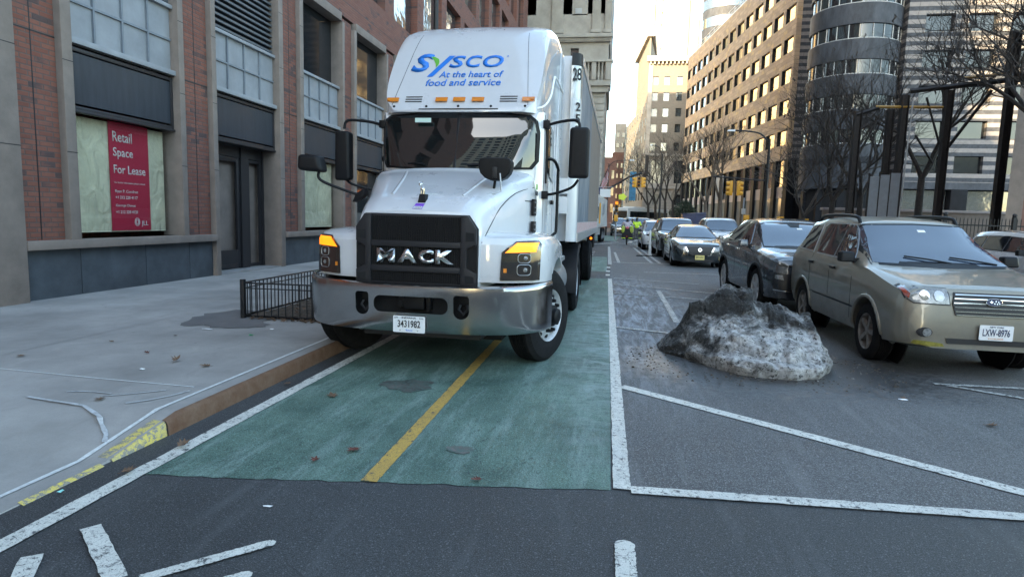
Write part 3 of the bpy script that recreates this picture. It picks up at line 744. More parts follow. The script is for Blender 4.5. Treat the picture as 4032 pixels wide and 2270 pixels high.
# ---------------------------------------------------------------- fallen leaves and scraps
M['leaf'] = mat('dry_leaf', (.13, .08, .05), .8, var=.4, vscale=40)
M['leaf_red'] = mat('dark_red_leaf', (.1, .035, .025), .8, var=.4, vscale=40)
def oak_leaf(sz, curl, seed):
    rnd = random.Random(seed); pts = []; lob = [(0, 0), (.12, .1), (.35, .16), (.2, .24), (.5, .42), (.2, .42), (.42, .68), (.14, .62), (.08, .85), (0, 1.0)]
    out = [(x, y) for x, y in lob] + [(-x, y) for x, y in lob[-2:0:-1]]
    mb = MB(); c = mb.bm.verts.new((0, .45 * sz, 0)); vs = []
    for x, y in out:
        x *= 1 + rnd.uniform(-.15, .15); vs.append(mb.bm.verts.new((x * sz, y * sz, (abs(x) * curl + (y - .4) ** 2 * curl) * sz + rnd.uniform(0, .06) * sz)))
    for i in range(len(vs)): mb.bm.faces.new((c, vs[i], vs[(i + 1) % len(vs)]))
    mb.cyl((0, -.2 * sz, .05 * sz), (0, .02 * sz, .01 * sz), .012 * sz, n=4)
    return mb
leaves = [(-3.93, 5.0, .134, .1, 1.1, 'leaf', 'upright curled brown oak leaf on the sidewalk nearest the curb corner'),
 (-3.53, 4.96, .134, .1, .3, 'leaf', 'flat brown oak leaf on the sidewalk just inside the white joint line'),
 (-3.68, 3.9, .134, .09, .3, 'leaf', 'dry brown leaf lying among the chalk marks on the sidewalk'),
 (-2.70, 3.44, .01, .1, 1.0, 'leaf', 'pale curled oak leaf in the gutter below the rusty curb'),
 (-4.39, 5.24, .134, .06, .8, 'leaf_red', 'small dark red curled leaf on the sidewalk'),
 (-5.39, 4.87, .134, .08, .3, 'leaf', 'small flattened leaf at the left edge of the sidewalk'),
 (-2.75, 3.03, .01, .09, .7, 'leaf', 'crumpled brown leaf beside the yellow curb end'),
 (-2.23, 4.72, .012, .12, .2, 'leaf', 'large flattened leaf on the green lane near the left white line'),
 (-1.58, 3.70, .012, .1, .2, 'leaf_red', 'dark red leaf flattened on the green lane left of the yellow line'),
 (-2.83, 4.99, .01, .08, .6, 'leaf', 'dry leaf in the gutter next to the white line'),
 (-1.76, 3.43, .012, .07, .3, 'leaf_red', 'small dark leaf near the front edge of the green lane'),
 (-.69, 3.41, .012, .07, .3, 'leaf_red', 'small dark leaf right of the yellow line on the green lane'),
 (3.02, 5.32, .004, .1, .5, 'leaf', 'crumpled dark leaf on the asphalt in front of the silver wagon'),
 (2.69, 5.96, .004, .07, .3, 'leaf', 'brown leaf on the asphalt near the snow pile'),
 (-5.1, 5.6, .134, .06, .5, 'leaf', 'tiny leaf on the sidewalk left of the red curled leaf'),
 (-4.75, 6.1, .134, .06, .5, 'leaf', 'small leaf on the sidewalk below the damp patch')]
for i, (x, y_, z, s, c, m_, lab) in enumerate(leaves):
    mb = oak_leaf(s, c * .6, i); mb.rot(Matrix.Translation((x, y_, z + .002)) @ Matrix.Rotation(i * 1.9, 4, 'Z') @ Matrix.Rotation(c * .25, 4, 'X'))
    tag(mb.build('fallen_leaf', M[m_]), lab, 'leaf', 'fallen leaves')
mb = MB()
for i in range(130):
    x, y_ = random.uniform(-4.65, -3.5), random.uniform(7.45, 11)
    if i > 80: x, y_ = random.uniform(-4.6, -3.4), 7.33 + random.uniform(-.06, .06)
    l = oak_leaf(random.uniform(.05, .09), .5, i); l.rot(Matrix.Translation((x, y_, .16 if y_ > 7.43 else .138)) @ Matrix.Rotation(random.random() * 6, 4, 'Z') @ Matrix.Rotation(random.uniform(-.4, .5), 4, 'X'))
    me = bpy.data.meshes.new('x'); l.bm.to_mesh(me); mb.bm.from_mesh(me); bpy.data.meshes.remove(me); l.bm.free()
stuff(mb.build('leaf_litter', M['leaf']), 'brown leaf litter and grit in the fenced tree pit', 'leaf litter')
M['cyan'] = mat('mint_gum', (.25, .6, .58), .5); M['blue_p'] = mat('blue_plastic', (.05, .25, .7), .4); M['green_p'] = mat('green_plastic', (.02, .3, .1), .4)
def scrap(x, y_, z, sx, sy, m_, lab, cat='litter'):
    mb = MB(); n = 7; c = mb.bm.verts.new((x, y_, z + .008)); vv = [mb.bm.verts.new((x + sx * math.cos(a) * random.uniform(.7, 1.2), y_ + sy * math.sin(a) * random.uniform(.7, 1.2), z + random.uniform(0, .008))) for a in [k * 6.283 / n for k in range(n)]]
    for k in range(n): mb.bm.faces.new((c, vv[k], vv[(k + 1) % n]))
    tag(mb.build('litter', M[m_]), lab, cat, 'scraps of litter')
scrap(-4.68, 6.52, .134, .07, .03, 'white_ink', 'long white scrap of paper left of the green scrap on the sidewalk')
scrap(-4.62, 7.49, .14, .04, .03, 'white_ink', 'white crumpled tissue at the foot of the tree guard post')
scrap(-4.0, 6.35, .134, .025, .025, 'green_p', 'small green plastic bit on the sidewalk')
scrap(-3.98, 6.75, .134, .03, .02, 'white_ink', 'small white paper bit just behind the green plastic bit')
scrap(-4.02, 4.72, .134, .022, .022, 'white_ink', 'round white gum spot beside the upright oak leaf')
scrap(-2.86, 2.74, .02, .02, .02, 'cyan', 'mint coloured gum blob at the lowered curb edge')
scrap(-1.72, 2.85, .003, .03, .014, 'white_ink', 'oval white scrap on the dark asphalt in front of the green lane')
scrap(2.67, 5.95, .003, .05, .02, 'white_ink', 'torn white scrap on the asphalt right of the snow')
scrap(-3.55, 7.9, .17, .03, .03, 'blue_p', 'bright blue plastic scrap in the tree pit')
for i in range(1): pass
# ---------------------------------------------------------------- lofting helpers for vehicles
def cr(p0, p1, p2, p3, t):
    return tuple(.5 * ((2 * b) + (-a + c) * t + (2 * a - 5 * b + 4 * c - d) * t * t + (-a + 3 * b - 3 * c + d) * t ** 3) for a, b, c, d in zip(p0, p1, p2, p3))
def resample(pts, n):
    out = []
    for i in range(len(pts) - 1):
        p0, p1, p2, p3 = pts[max(i - 1, 0)], pts[i], pts[i + 1], pts[min(i + 2, len(pts) - 1)]
        for k in range(n): out.append(cr(p0, p1, p2, p3, k / n))
    return out + [tuple(pts[-1])]
def interp(tab, y):
    if y <= tab[0][0]: return tab[0][1]
    for (a, va), (b, vb) in zip(tab, tab[1:]):
        if y <= b: return va + (vb - va) * (y - a) / (b - a)
    return tab[-1][1]
def half_loft(stations, name, material, parent, ny=3, nx=2, close=True, angle=40, mirror=True):
    """stations: [(y, [(x,z)...half section from bottom outer to top centre])]; mirrored, skinned, capped"""
    rows = []
    for y, sec in stations: rows.append([(x, y, z) for x, z in sec])
    cols = list(zip(*rows)); cols = [resample(list(c), ny) for c in cols]; rows = [resample(list(r), nx) for r in zip(*cols)]
    mb = MB(); grid = []
    for r in rows:
        full = list(r) + [(-x, y, z) for x, y, z in reversed(r[:-1])]
        grid.append([mb.bm.verts.new(p) for p in full])
    for a, b in zip(grid, grid[1:]):
        for i in range(len(a) - 1): mb.bm.faces.new((a[i], a[i + 1], b[i + 1], b[i]))
        mb.bm.faces.new((a[-1], a[0], b[0], b[-1]))
    if close: mb.bm.faces.new(grid[0]); mb.bm.faces.new(grid[-1][::-1])
    return mb.build(name, material, parent, smooth=True, angle=angle)
FRONT = lambda x, z: (x, -9, z)
def fpatch(outline, bvh, name, material, parent, off=.006, thick=.01, cuts=3, smooth=True):
    return patch(outline, lambda x, z: (x, -4, z), (0, 1, 0), bvh, -(-off), -thick, cuts, 12).build(name, material, parent, smooth=smooth) if False else \
        _pb(patch(outline, lambda x, z: (x, -4, z), (0, 1, 0), bvh, off, thick, cuts, 12), name, material, parent, smooth)
def _pb(mb, name, material, parent, smooth): return mb.build(name, material, parent, smooth=smooth, angle=30)
def spatch(outline, bvh, side, name, material, parent, off=.006, thick=.01, cuts=3, smooth=True):
    return _pb(patch(outline, lambda y, z: (side * 5, y, z), (-side, 0, 0), bvh, off, thick, cuts, 9), name, material, parent, smooth)
def tpatch(outline, bvh, name, material, parent, off=.006, thick=.01, cuts=3, smooth=True):
    return _pb(patch(outline, lambda x, y: (x, y, 8), (0, 0, -1), bvh, off, thick, cuts, 12), name, material, parent, smooth)
def wheel(parent, x, y, r, w, side, rim=None, steer=0.0, style='truck', rimmat='alu', dual=False, nspoke=7):
    """wheel as a child part with tyre/rim/hub sub-parts; axle along x, outer face towards side"""
    rim = rim or r * .56
    Mx = Matrix.Translation((x, y, r)) @ Matrix.Rotation(steer, 4, 'Z') @ (Matrix.Rotation(math.pi, 4, 'Z') if side < 0 else Matrix.Identity(4))
    def ty(off):
        h = w / 2; c = r * .09; mb = MB()
        prof = [(off - h, rim * .98), (off - h, rim * 1.05), (off - h - .004, (r + rim) / 2), (off - h + c * .15, r - c), (off - h + c, r - .004), (off - h + c * 1.6, r)]
        n = 5
        for i in range(n):           # grooves
            a = off - h + c * 1.8 + (w - c * 3.6) * (i + .15) / n; b = off - h + c * 1.8 + (w - c * 3.6) * (i + .85) / n
            prof += [(a, r - .012), (a + .003, r), (b - .003, r), (b, r - .012)]
        prof += [(off + h - c * 1.6, r), (off + h - c, r - .004), (off + h - c * .15, r - c), (off + h + .004, (r + rim) / 2), (off + h, rim * 1.05), (off + h - .012, rim * .98)]
        mb.lathe((0, 0, 0), (1, 0, 0), prof, 48 if r > .4 else 36, False); return mb
    mb = ty(0)
    if dual: m2 = ty(-w - .05); me = bpy.data.meshes.new('x'); m2.bm.to_mesh(me); mb.bm.from_mesh(me); bpy.data.meshes.remove(me); m2.bm.free()
    t = mb.rot(Mx).build('wheel', M['tyre'], parent, smooth=True, angle=30)
    h = w / 2; mb = MB()
    if style == 'truck':
        d0 = h - .015
        prof = [(-h * .6, rim * .98), (d0, rim * .99), (d0 + .012, rim * .97), (d0, rim * .93), (d0 - .05, rim * .88), (d0 - .02, rim * .72), (d0 + .005, rim * .55), (d0 + .005, rim * .2), (d0 + .005, .01)]
        mb.lathe((0, 0, 0), (1, 0, 0), prof, 48)
        mb.rot(Mx).build('rim', M[rimmat], t, smooth=True, angle=40)
        hb = MB(); hb.lathe((0, 0, 0), (1, 0, 0), [(d0, .12), (d0 + .05, .115), (d0 + .06, .085), (d0 + .1, .08), (d0 + .11, .06), (d0 + .115, .01)], 24)
        for i in range(10):
            a = i * math.pi / 5; py, pz = .165 * math.cos(a), .165 * math.sin(a)
            hb.cyl((d0, py, pz), (d0 + .045, py, pz), .023, .018, n=8)
        hb.rot(Mx).build('hub', M['plastic'], t, smooth=True, angle=40)
        ho = MB()
        for i in range(10):
            a = (i + .5) * math.pi / 5; py, pz = rim * .78 * math.cos(a), rim * .78 * math.sin(a)
            ho.lathe((0, py, pz), (1, 0, 0), [(d0 - .055, .024), (d0 - .022, .024)], 12)
        ho.rot(Mx).build('vent_hole', M['black'], t)
    elif style == 'disc':
        mb.lathe((0, 0, 0), (1, 0, 0), [(-h * .6, rim * .98), (h - .02, rim * .99), (h - .05, rim * .9), (h - .16, rim * .8), (h - .17, rim * .35), (h - .08, rim * .3), (h - .08, .01)], 40)
        mb.rot(Mx).build('rim', M[rimmat], t, smooth=True, angle=40)
    else:
        d0 = h - .02
        mb.lathe((0, 0, 0), (1, 0, 0), [(-h * .7, rim * .9), (-h * .6, rim * .99), (d0, rim * 1.0), (d0 + .012, rim * .98), (d0, rim * .93), (-h * .5, rim * .86)], 36)
        for i in range(nspoke):
            a = 2 * math.pi * i / nspoke; u = Vector((0, math.cos(a), math.sin(a))); v = Vector((0, -math.sin(a), math.cos(a)))
            wi, wo = rim * .14, rim * .11 * 7 / nspoke * 1.1
            mb.hexa([Vector((d0 - .05, 0, 0)) + u * rim * .12 - v * wi, Vector((d0 - .03, 0, 0)) + u * rim * .95 - v * wo, Vector((d0 - .03, 0, 0)) + u * rim * .95 + v * wo, Vector((d0 - .05, 0, 0)) + u * rim * .12 + v * wi,
                     Vector((d0 - .005, 0, 0)) + u * rim * .12 - v * wi * .7, Vector((d0 - .002, 0, 0)) + u * rim * .95 - v * wo * .7, Vector((d0 - .002, 0, 0)) + u * rim * .95 + v * wo * .7, Vector((d0 - .005, 0, 0)) + u * rim * .12 + v * wi * .7])
        mb.lathe((0, 0, 0), (1, 0, 0), [(d0 - .05, rim * .24), (d0 - .003, rim * .22), (d0 + .006, rim * .1), (d0 + .006, .004)], 20)
        mb.rot(Mx).build('rim', M[rimmat], t, smooth=True, angle=30)
        MB().lathe((0, 0, 0), (1, 0, 0), [(-h * .6, rim * .88), (-h * .1, rim * .86), (-h * .1, .01)], 30).rot(Mx).build('brake_disc', M['black'], t)
    return t
# ================================================================= the tractor unit
M['truck_white'] = carpaint('truck_white_paint', (.56, .575, .60), 0, .3, 1.0, .32)
M['truck_white_shaded'] = mat('fairing_side_shade', (.46, .5, .55), .35, .2, coat=.6, var=.05, vscale=2)  # truck white greyed to carry the shade of the fairing sides
M['sysco_blue'] = mat('logo_blue', (.012, .17, .62), .4); M['sysco_green'] = mat('logo_green', (.12, .42, .05), .4)
M['purple'] = mat('purple_sticker', (.16, .04, .5), .4)
M['windshield'] = glass_mat('windshield_glass', (.006, .009, .010), .02, ior=1.6)
TW = M['truck_white']
tr = thing('tractor_truck', 'white semi tractor with black grille and lit amber signals parked on the green lane', 'truck', (-1.80, 6.65, 0), R(-1.0))
cab_st = []
def cabsec(w, zt, z0=.78): return [(w - .04, z0), (w, z0 + .12), (w, 1.5), (w, 2.0), (w - .005, zt - .1), (w - .05, zt - .02), (w * .5, zt), (0, zt)]
for y, w_, zt in [(.27, .60, 2.07), (.275, .62, 2.10), (.30, .72, 2.22), (.35, .80, 2.40), (.42, .88, 2.62), (.46, .91, 2.74), (.52, .945, 2.76), (.62, .985, 2.77), (.85, 1.0, 2.78), (1.4, 1.0, 2.78), (1.95, 1.0, 2.78)]:
    cab_st.append((y, cabsec(w_, zt)))
cab = half_loft(cab_st, 'cab', TW, tr, ny=3, nx=2)
cab_b = bvh_of(cab)
def fpoly(pts, mirror=False): return [(-x, z) for x, z in pts][::-1] if mirror else pts
ws_out = [(-.84, 2.11), (-.5, 2.085), (0, 2.08), (.5, 2.085), (.84, 2.11), (.9, 2.2), (.905, 2.5), (.88, 2.62), (.8, 2.68), (.4, 2.71), (0, 2.715), (-.4, 2.71), (-.8, 2.68), (-.88, 2.62), (-.905, 2.5), (-.9, 2.2)]
fpatch([(x * 1.035, (z - 2.4) * 1.07 + 2.4) for x, z in ws_out], cab_b, 'windshield_gasket', M['plastic'], cab, .004, -.012)
wsn = fpatch([(x, z) for x, z in ws_out], cab_b, 'windshield', M['windshield'], tr, .02, -.006)
MB().tube([(0, .255, 2.08), (0, .33, 2.35), (0, .43, 2.71)], .022, 6).build('windshield_post', M['plastic_g'], wsn)
for s in (-1, 1):
    MB().tube([(s * .25 - .1, .225, 2.12), (s * .45, .23, 2.135), (s * .75, .33, 2.115)], .011, 5).build('wiper', M['plastic'], tr)
MB().box(-.5, -.31, .33, .336, 2.6, 2.65).build('toll_tag', mat('toll_tag', (.5, .68, .62), .4), wsn)
# hood
hood_st = [(-1.02, [(.60, .88), (.60, 1.10), (.605, 1.36), (.575, 1.46), (.52, 1.555), (.25, 1.58), (0, 1.585)]),
 (-.97, [(.61, .88), (.615, 1.12), (.62, 1.38), (.59, 1.50), (.53, 1.60), (.27, 1.622), (0, 1.625)]),
 (-.8, [(.65, .88), (.655, 1.15), (.66, 1.44), (.63, 1.58), (.56, 1.69), (.29, 1.715), (0, 1.72)]),
 (-.5, [(.73, .9), (.735, 1.2), (.74, 1.52), (.71, 1.68), (.63, 1.80), (.32, 1.825), (0, 1.83)]),
 (-.1, [(.84, .9), (.85, 1.3), (.86, 1.64), (.83, 1.82), (.75, 1.935), (.4, 1.965), (0, 1.97)]),
 (.15, [(.91, .9), (.92, 1.35), (.93, 1.72), (.91, 1.89), (.84, 1.995), (.45, 2.035), (0, 2.045)]),
 (.24, [(.92, .9), (.93, 1.37), (.94, 1.75), (.92, 1.92), (.85, 2.03), (.46, 2.075), (0, 2.085)]),
 (.34, [(.92, .9), (.93, 1.37), (.94, 1.75), (.92, 1.91), (.84, 2.0), (.46, 2.03), (0, 2.03)])]
hood = half_loft(hood_st, 'hood', TW, tr, ny=3, nx=2, angle=50); hood_b = bvh_of(hood)
for s in (-1, 1):   # moulded ridges on the hood
    pts = []
    for x, y in [(.36, -.72), (.40, -.45), (.45, -.15), (.52, .12)]:
        h = hood_b.ray_cast(Vector((s * x, y, 5)), Vector((0, 0, -1)))[0]; pts.append((h.x, h.y, h.z - .012))
    MB().tube(resample(pts, 4), .022, 8).build('hood_ridge', TW, hood, smooth=True, angle=80)
    spatch([(-.05, 1.72), (.2, 1.72), (.2, 1.73), (-.05, 1.73)], hood_b, s, 'panel_gap', M['ink'], hood, .001, -.002, 1)
    pts = []
    for y, z in [(-.98, 1.30), (-.8, 1.46), (-.55, 1.64), (-.2, 1.80), (.2, 1.88)]:
        h = hood_b.ray_cast(Vector((s * 3, y, z)), Vector((-s, 0, 0)))[0]
        if h: pts.append((h.x + s * .001, h.y, h.z))
    MB().tube(resample(pts, 3), .005, 5).build('panel_gap', M['plastic_g'], hood)
    for zc in (1.66, 1.42):
        v = MB(); v.box(s * .925 if s > 0 else -.955, s * .925 + .03 if s > 0 else -.925, .06, .25, zc - .09, zc + .09)
        vv = v.build('side_vent', M['plastic'], tr, bevel=.008)
        l = MB()
        for k in range(3): l.box(min(s * .95, s * .965), max(s * .95, s * .965), .08, .23, zc - .055 + k * .055 - .004, zc - .055 + k * .055 + .006)
        l.build('vent_slat', M['gray_metal'], vv)
place_text('fleet_number', '143721', (.955, .08, 1.79), (0, 1, 0), (0, 0, 1), .2, .05, M['ink'], hood, .01)
MB().box(.94, .95, .27, .31, 1.86, 1.92).build('green_decal', M['sysco_green'], hood)
# roof fairing
fz = [(.34, 2.74), (.42, 2.86), (.5, 2.99), (.6, 3.14), (.72, 3.32), (.86, 3.53), (1.0, 3.70), (1.15, 3.82), (1.35, 3.92), (1.6, 4.0), (1.8, 4.02), (1.98, 4.0)]
fwid = [(.34, .74), (.42, .85), (.5, .89), (.6, .912), (.72, .922), (.86, .93), (1.0, .935), (1.15, .945), (1.35, .96), (1.6, .98), (1.98, 1.0)]
fst = []
for y, zt in fz:
    w_ = interp(fwid, y); rr_ = interp([(.34, .01), (.7, .05), (1.0, .12), (1.35, .2), (2, .28)], y)
    fst.append((y, [(w_, 2.72), (w_, 2.72 + (zt - 2.72) * .4), (w_, max(2.73, zt - rr_ * 1.1)), (w_ - rr_ * .22, zt - rr_ * .4), (w_ - rr_ * .8, zt - rr_ * .08), (w_ * .45, zt), (0, zt + .012)]))
fair = half_loft(fst, 'roof_fairing', TW, tr, ny=2, nx=3, angle=38); fair_b = bvh_of(fair)
for s in (-1, 1): spatch([(.78, 2.80), (1.94, 2.80), (1.94, 3.72), (1.6, 3.70), (1.2, 3.5), (.98, 3.3), (.86, 3.1)], fair_b, s, 'side_shade_patch', M['truck_white_shaded'], fair, .003, -.003, 3)  # grey patch: shade put into the colour of the white side
# side extenders (upper pair greyed as shade) behind the fairing and cab
for s in (-1, 1):
    m = MB(); x0, x1 = (s * .97, s * 1.0) if s > 0 else (s * 1.0, s * .97)
    m.prism([(s * .985, 1.7, 2.76), (s * 1.0, 2.06, 2.76), (s * 1.0, 2.06, 3.74), (s * .985, 1.8, 3.72)], (s * .02, 0, 0))
    m.build('side_extender', M['truck_white_shaded'], tr, bevel=.006)
    MB().prism([(s * 1.0, 1.55, .95), (s * 1.0, 2.02, .95), (s * 1.0, 2.02, 2.74), (s * 1.0, 1.55, 2.74)], (s * .02, 0, 0)).build('side_extender', TW, tr, bevel=.005)
MB().tube(resample([(.70, .4, 2.76), (.93, .55, 2.80), (1.0, .8, 2.96), (1.005, 1.05, 3.2), (1.01, 1.2, 3.27), (1.02, 2.02, 3.25)], 4), .012, 6).build('marker_cable', M['white_ink'], tr, smooth=True)
fpatch([(-.92, 2.745), (.92, 2.745), (.92, 2.758), (-.92, 2.758)], fair_b, 'seam', M['plastic_g'], fair, .002, -.003, 2)
for x in (-.80, -.21, 0.0, .22, .80):
    fpatch([(x - .07, 2.845), (x + .07, 2.845), (x + .07, 2.895), (x - .07, 2.895)], fair_b, 'marker_light', M['amber'], tr, .006, -.022, 1)
for x in (-.55, .57):
    for k in range(3): fpatch([(x - .1, 2.84 + k * .03), (x + .1, 2.84 + k * .03), (x + .1, 2.852 + k * .03), (x - .1, 2.852 + k * .03)], fair_b, 'vent_slot', M['ink'], fair, .002, -.004, 1)
for x in (-.77, -.38, 0, .38, .77):
    h = fair_b.ray_cast(Vector((x, -3, 2.785)), Vector((0, 1, 0)))[0]
    MB().sph(h, .016, u=10, v=6).build('fastener', M['plastic'], fair)
MB().cyl((.35, 1.2, 3.7), (.35, 1.2, 3.86), .004, n=5).build('antenna', M['ink'], tr)
for x0, x1 in ((-.80, -.66), (.80, .68)):
    pts = []
    for k in range(14):
        t = k / 13; z = 2.80 + .98 * t; h = fair_b.ray_cast(Vector((x0 + (x1 - x0) * t, -3, z)), Vector((0, 1, 0)))[0]
        if h: pts.append((h.x, h.y - .001, h.z))
    MB().tube(pts, .003, 4).build('panel_gap', M['plastic_g'], fair)
for s in (-1, 1):
    rv = MB()
    for k in range(14): rv.sph((s * 1.005, .75 + .0 * k, 1.15 + k * .11), .006, u=6, v=4)
    for k in range(12): rv.sph((s * 1.022, 1.6, .98 + k * .15), .007, u=6, v=4); rv.sph((s * 1.022, 1.98, .98 + k * .15), .007, u=6, v=4)
    rv.build('rivets', M['steel'], cab)
    MB().box(*sorted((s * 1.0, s * 1.03)), 1.12, 1.26, 1.72, 1.77).build('door_handle', M['plastic'], cab, bevel=.006)
for s in (-1,): spatch([(.5, 2.8), (.503, 2.8), (1.1, 3.6), (1.095, 3.6)], fair_b, s, 'panel_gap', M['ink'], fair, .001, -.002, 2)
FT = dict(bvh=fair_b, ray=(0, 1, 0), off=.004, thick=.003)
lw = thing('x', 'x', 'x'); bpy.data.objects.remove(lw)
def ftext(t, x, z, w_, h_, m_, bold, shear=0, sp=1.0, name='lettering'):
    return place_text(name, t, (x, -1, z), (1, 0, 0), (0, 0, 1), w_, h_, M[m_], fair, bold=bold, shear=shear, spacing=sp, **FT)
ftext('S', -.68, 3.235, .26, .25, 'sysco_blue', .035, .25); ftext('S', .0 - .215, 3.285, .19, .165, 'sysco_blue', .03, .2)
ftext('C', -.015, 3.285, .19, .165, 'sysco_blue', .03, .15); ftext('O', .19, 3.285, .25, .165, 'sysco_blue', .03, .15)
def fshape(pts, m_, name='logo_shape'):
    bm = bmesh.new(); bm.faces.new([bm.verts.new((x, z, 0)) for x, z in pts]); bmesh.ops.triangulate(bm, faces=bm.faces[:])
    for k in range(2): bmesh.ops.subdivide_edges(bm, edges=bm.edges[:], cuts=1, use_grid_fill=True)
    return place_text(name, None, (0, -1, 0), (1, 0, 0), (0, 0, 1), 1, 1, M[m_], fair, extra=bm, **FT)
fshape([(-.46, 3.17), (-.39, 3.17), (-.16, 3.45), (-.235, 3.45)], 'sysco_blue')
fshape([(-.47, 3.445), (-.415, 3.44), (-.36, 3.41), (-.345, 3.37), (-.35, 3.33), (-.375, 3.295), (-.385, 3.34), (-.42, 3.40)], 'sysco_green')
ftext('At the heart of', -.31, 3.155, .77, .085, 'sysco_blue', .015, .12); ftext('food and service', -.45, 3.045, .9, .09, 'sysco_blue', .015, .12)
ftext('R', .475, 3.42, .02, .025, 'sysco_blue', .0)
# grille
gy = -1.02
def yprism(name, pts, y0, y1, m_, parent, bevel=.0):
    return MB().prism([(x, y0, z) for x, z in pts], (0, y1 - y0, 0)).build(name, m_, parent, bevel=bevel)
gr = yprism('grille', [(-.60, .89), (.60, .89), (.60, 1.43), (.51, 1.555), (-.51, 1.555), (-.60, 1.43)], gy + .01, gy - .025, M['plastic_g'], tr, .01)
M['mesh'] = mat('grille_mesh', (.012, .012, .013), .6)
def gm(name, x0, x1, z0, z1):
    m = MB(); m.box(x0, x1, gy - .027, gy - .0265, z0, z1); o = m.build(name, M['black'], gr)
    m = MB(); n = int((x1 - x0) / .022)
    for i in range(n + 1): xx = x0 + (x1 - x0) * i / n; m.box(xx - .002, xx + .002, gy - .036, gy - .028, z0, z1)
    n = int((z1 - z0) / .026)
    for i in range(n + 1): zz = z0 + (z1 - z0) * i / n; m.box(x0, x1, gy - .039, gy - .0365, zz - .002, zz + .002)
    m.build('grille_bars', M['plastic'], gr)
M['badge_chrome'] = mat('satin_chrome', (.6, .6, .6), .22, .9)
gm('grille_mesh', -.44, .44, 1.30, 1.53); gm('grille_mesh', -.44, .44, 1.065, 1.245); gm('grille_mesh', -.44, .44, .905, 1.01)
for s in (-1, 1):
    q = lambda pts: [(s * x, z) for x, z in pts]
    yprism('grille_side_frame', q([(.44, .895), (.59, .895), (.59, 1.02), (.50, 1.065), (.50, 1.245), (.59, 1.29), (.59, 1.425), (.505, 1.55), (.44, 1.55)]), gy - .024, gy - .06, M['plastic_g'], gr, .008)
    for z0, z1 in ((.92, .995), (1.31, 1.40)):
        yprism('frame_pocket', q([(.49, z0), (.57, z0 + .01), (.57, z1 - .01), (.49, z1)]), gy - .0605, gy - .063, M['black'], gr)
    for z in (1.035, 1.275): MB().cyl((s * .565, gy - .02, z), (s * .565, gy - .055, z), .018, n=10).build('bolt', M['plastic'], gr)
    yprism('grille_side_wing', q([(.50, 1.066), (.595, 1.03), (.595, 1.28), (.50, 1.244)]), gy - .02, gy - .035, M['plastic'], gr)
for z0, z1 in ((1.245, 1.30), (1.01, 1.065)): yprism('grille_bar', [(-.44, z0), (.44, z0), (.44, z1), (-.44, z1)], gy - .024, gy - .058, M['plastic_g'], gr, .008)
yprism('grille_bar', [(-.44, .893), (.44, .893), (.44, .907), (-.44, .907)], gy - .024, gy - .06, M['plastic_g'], gr)
for i, (c, x) in enumerate(zip('MACK', (-.375, -.17, .035, .20))):
    place_text('badge_letter', c, (x, gy - .045, 1.095), (1, 0, 0), (0, 0, 1), (.18, .19, .15, .18)[i], .13, M['badge_chrome'], gr, .05, thick=.02)
# emblem above the grille
om = thing('x', 'x', 'x'); bpy.data.objects.remove(om)
hz = lambda x, y: hood_b.ray_cast(Vector((x, y, 5)), Vector((0, 0, -1)))[0].z
h0 = hz(.0, -.86)
orn = MB().hexa([(-.035, -.91, h0 - .03), (.04, -.91, h0 - .03), (.04, -.84, h0 - .01), (-.035, -.84, h0 - .01), (-.025, -.89, h0 + .055), (.03, -.89, h0 + .055), (.045, -.83, h0 + .055), (-.01, -.83, h0 + .055)]).build('ornament_base', M['plastic'], tr)
b = MB(); b.sph((0, -.865, h0 + .10), .02, (1, 1.1, 1.2)); b.sph((-.012, -.89, h0 + .148), .02, (1, 1, .9)); b.sph((-.014, -.908, h0 + .14), .012)
for sx in (-1, 1):
    b.cyl((sx * .012, -.88, h0 + .055), (sx * .012, -.875, h0 + .11), .006, .009, n=6); b.cyl((sx * .012, -.845, h0 + .055), (sx * .012, -.85, h0 + .1), .007, .01, n=6)
    b.cyl((-.012 + sx * .014, -.885, h0 + .16), (-.012 + sx * .02, -.885, h0 + .18), .005, .001, n=5)
b.build('dog_ornament', M['chrome'], orn, smooth=True, angle=60)
fpatch([(-.055, 1.602), (.035, 1.602), (.045, 1.655), (-.045, 1.655)], hood_b, 'permit_sticker', M['purple'], hood, .003, -.002, 1)
fpatch([(-.047, 1.605), (.03, 1.605), (.034, 1.628), (-.045, 1.628)], hood_b, 'permit_sticker_label', M['plate_white'], hood, .006, -.002, 1)
place_text('lettering', 'A35429', (-.04, -1.6, 1.609), (1, 0, 0), (0, 0, 1), .066, .015, M['ink'], hood, .01, bvh=hood_b, ray=(0, 1, 0), off=.009, thick=.001)
def stadium(cx, cz, w_, h_, r_, top=None):
    pts = []
    for (sx, sz, a0) in ((1, -1, -90), (1, 1, 0), (-1, 1, 90), (-1, -1, 180)):
        rr_ = r_ if not top or sz < 0 else top
        for k in range(7): a = R(a0 + k * 15); pts.append((cx + sx * (w_ / 2 - rr_) + rr_ * math.cos(a), cz + sz * (h_ / 2 - rr_) + rr_ * math.sin(a)))
    return pts
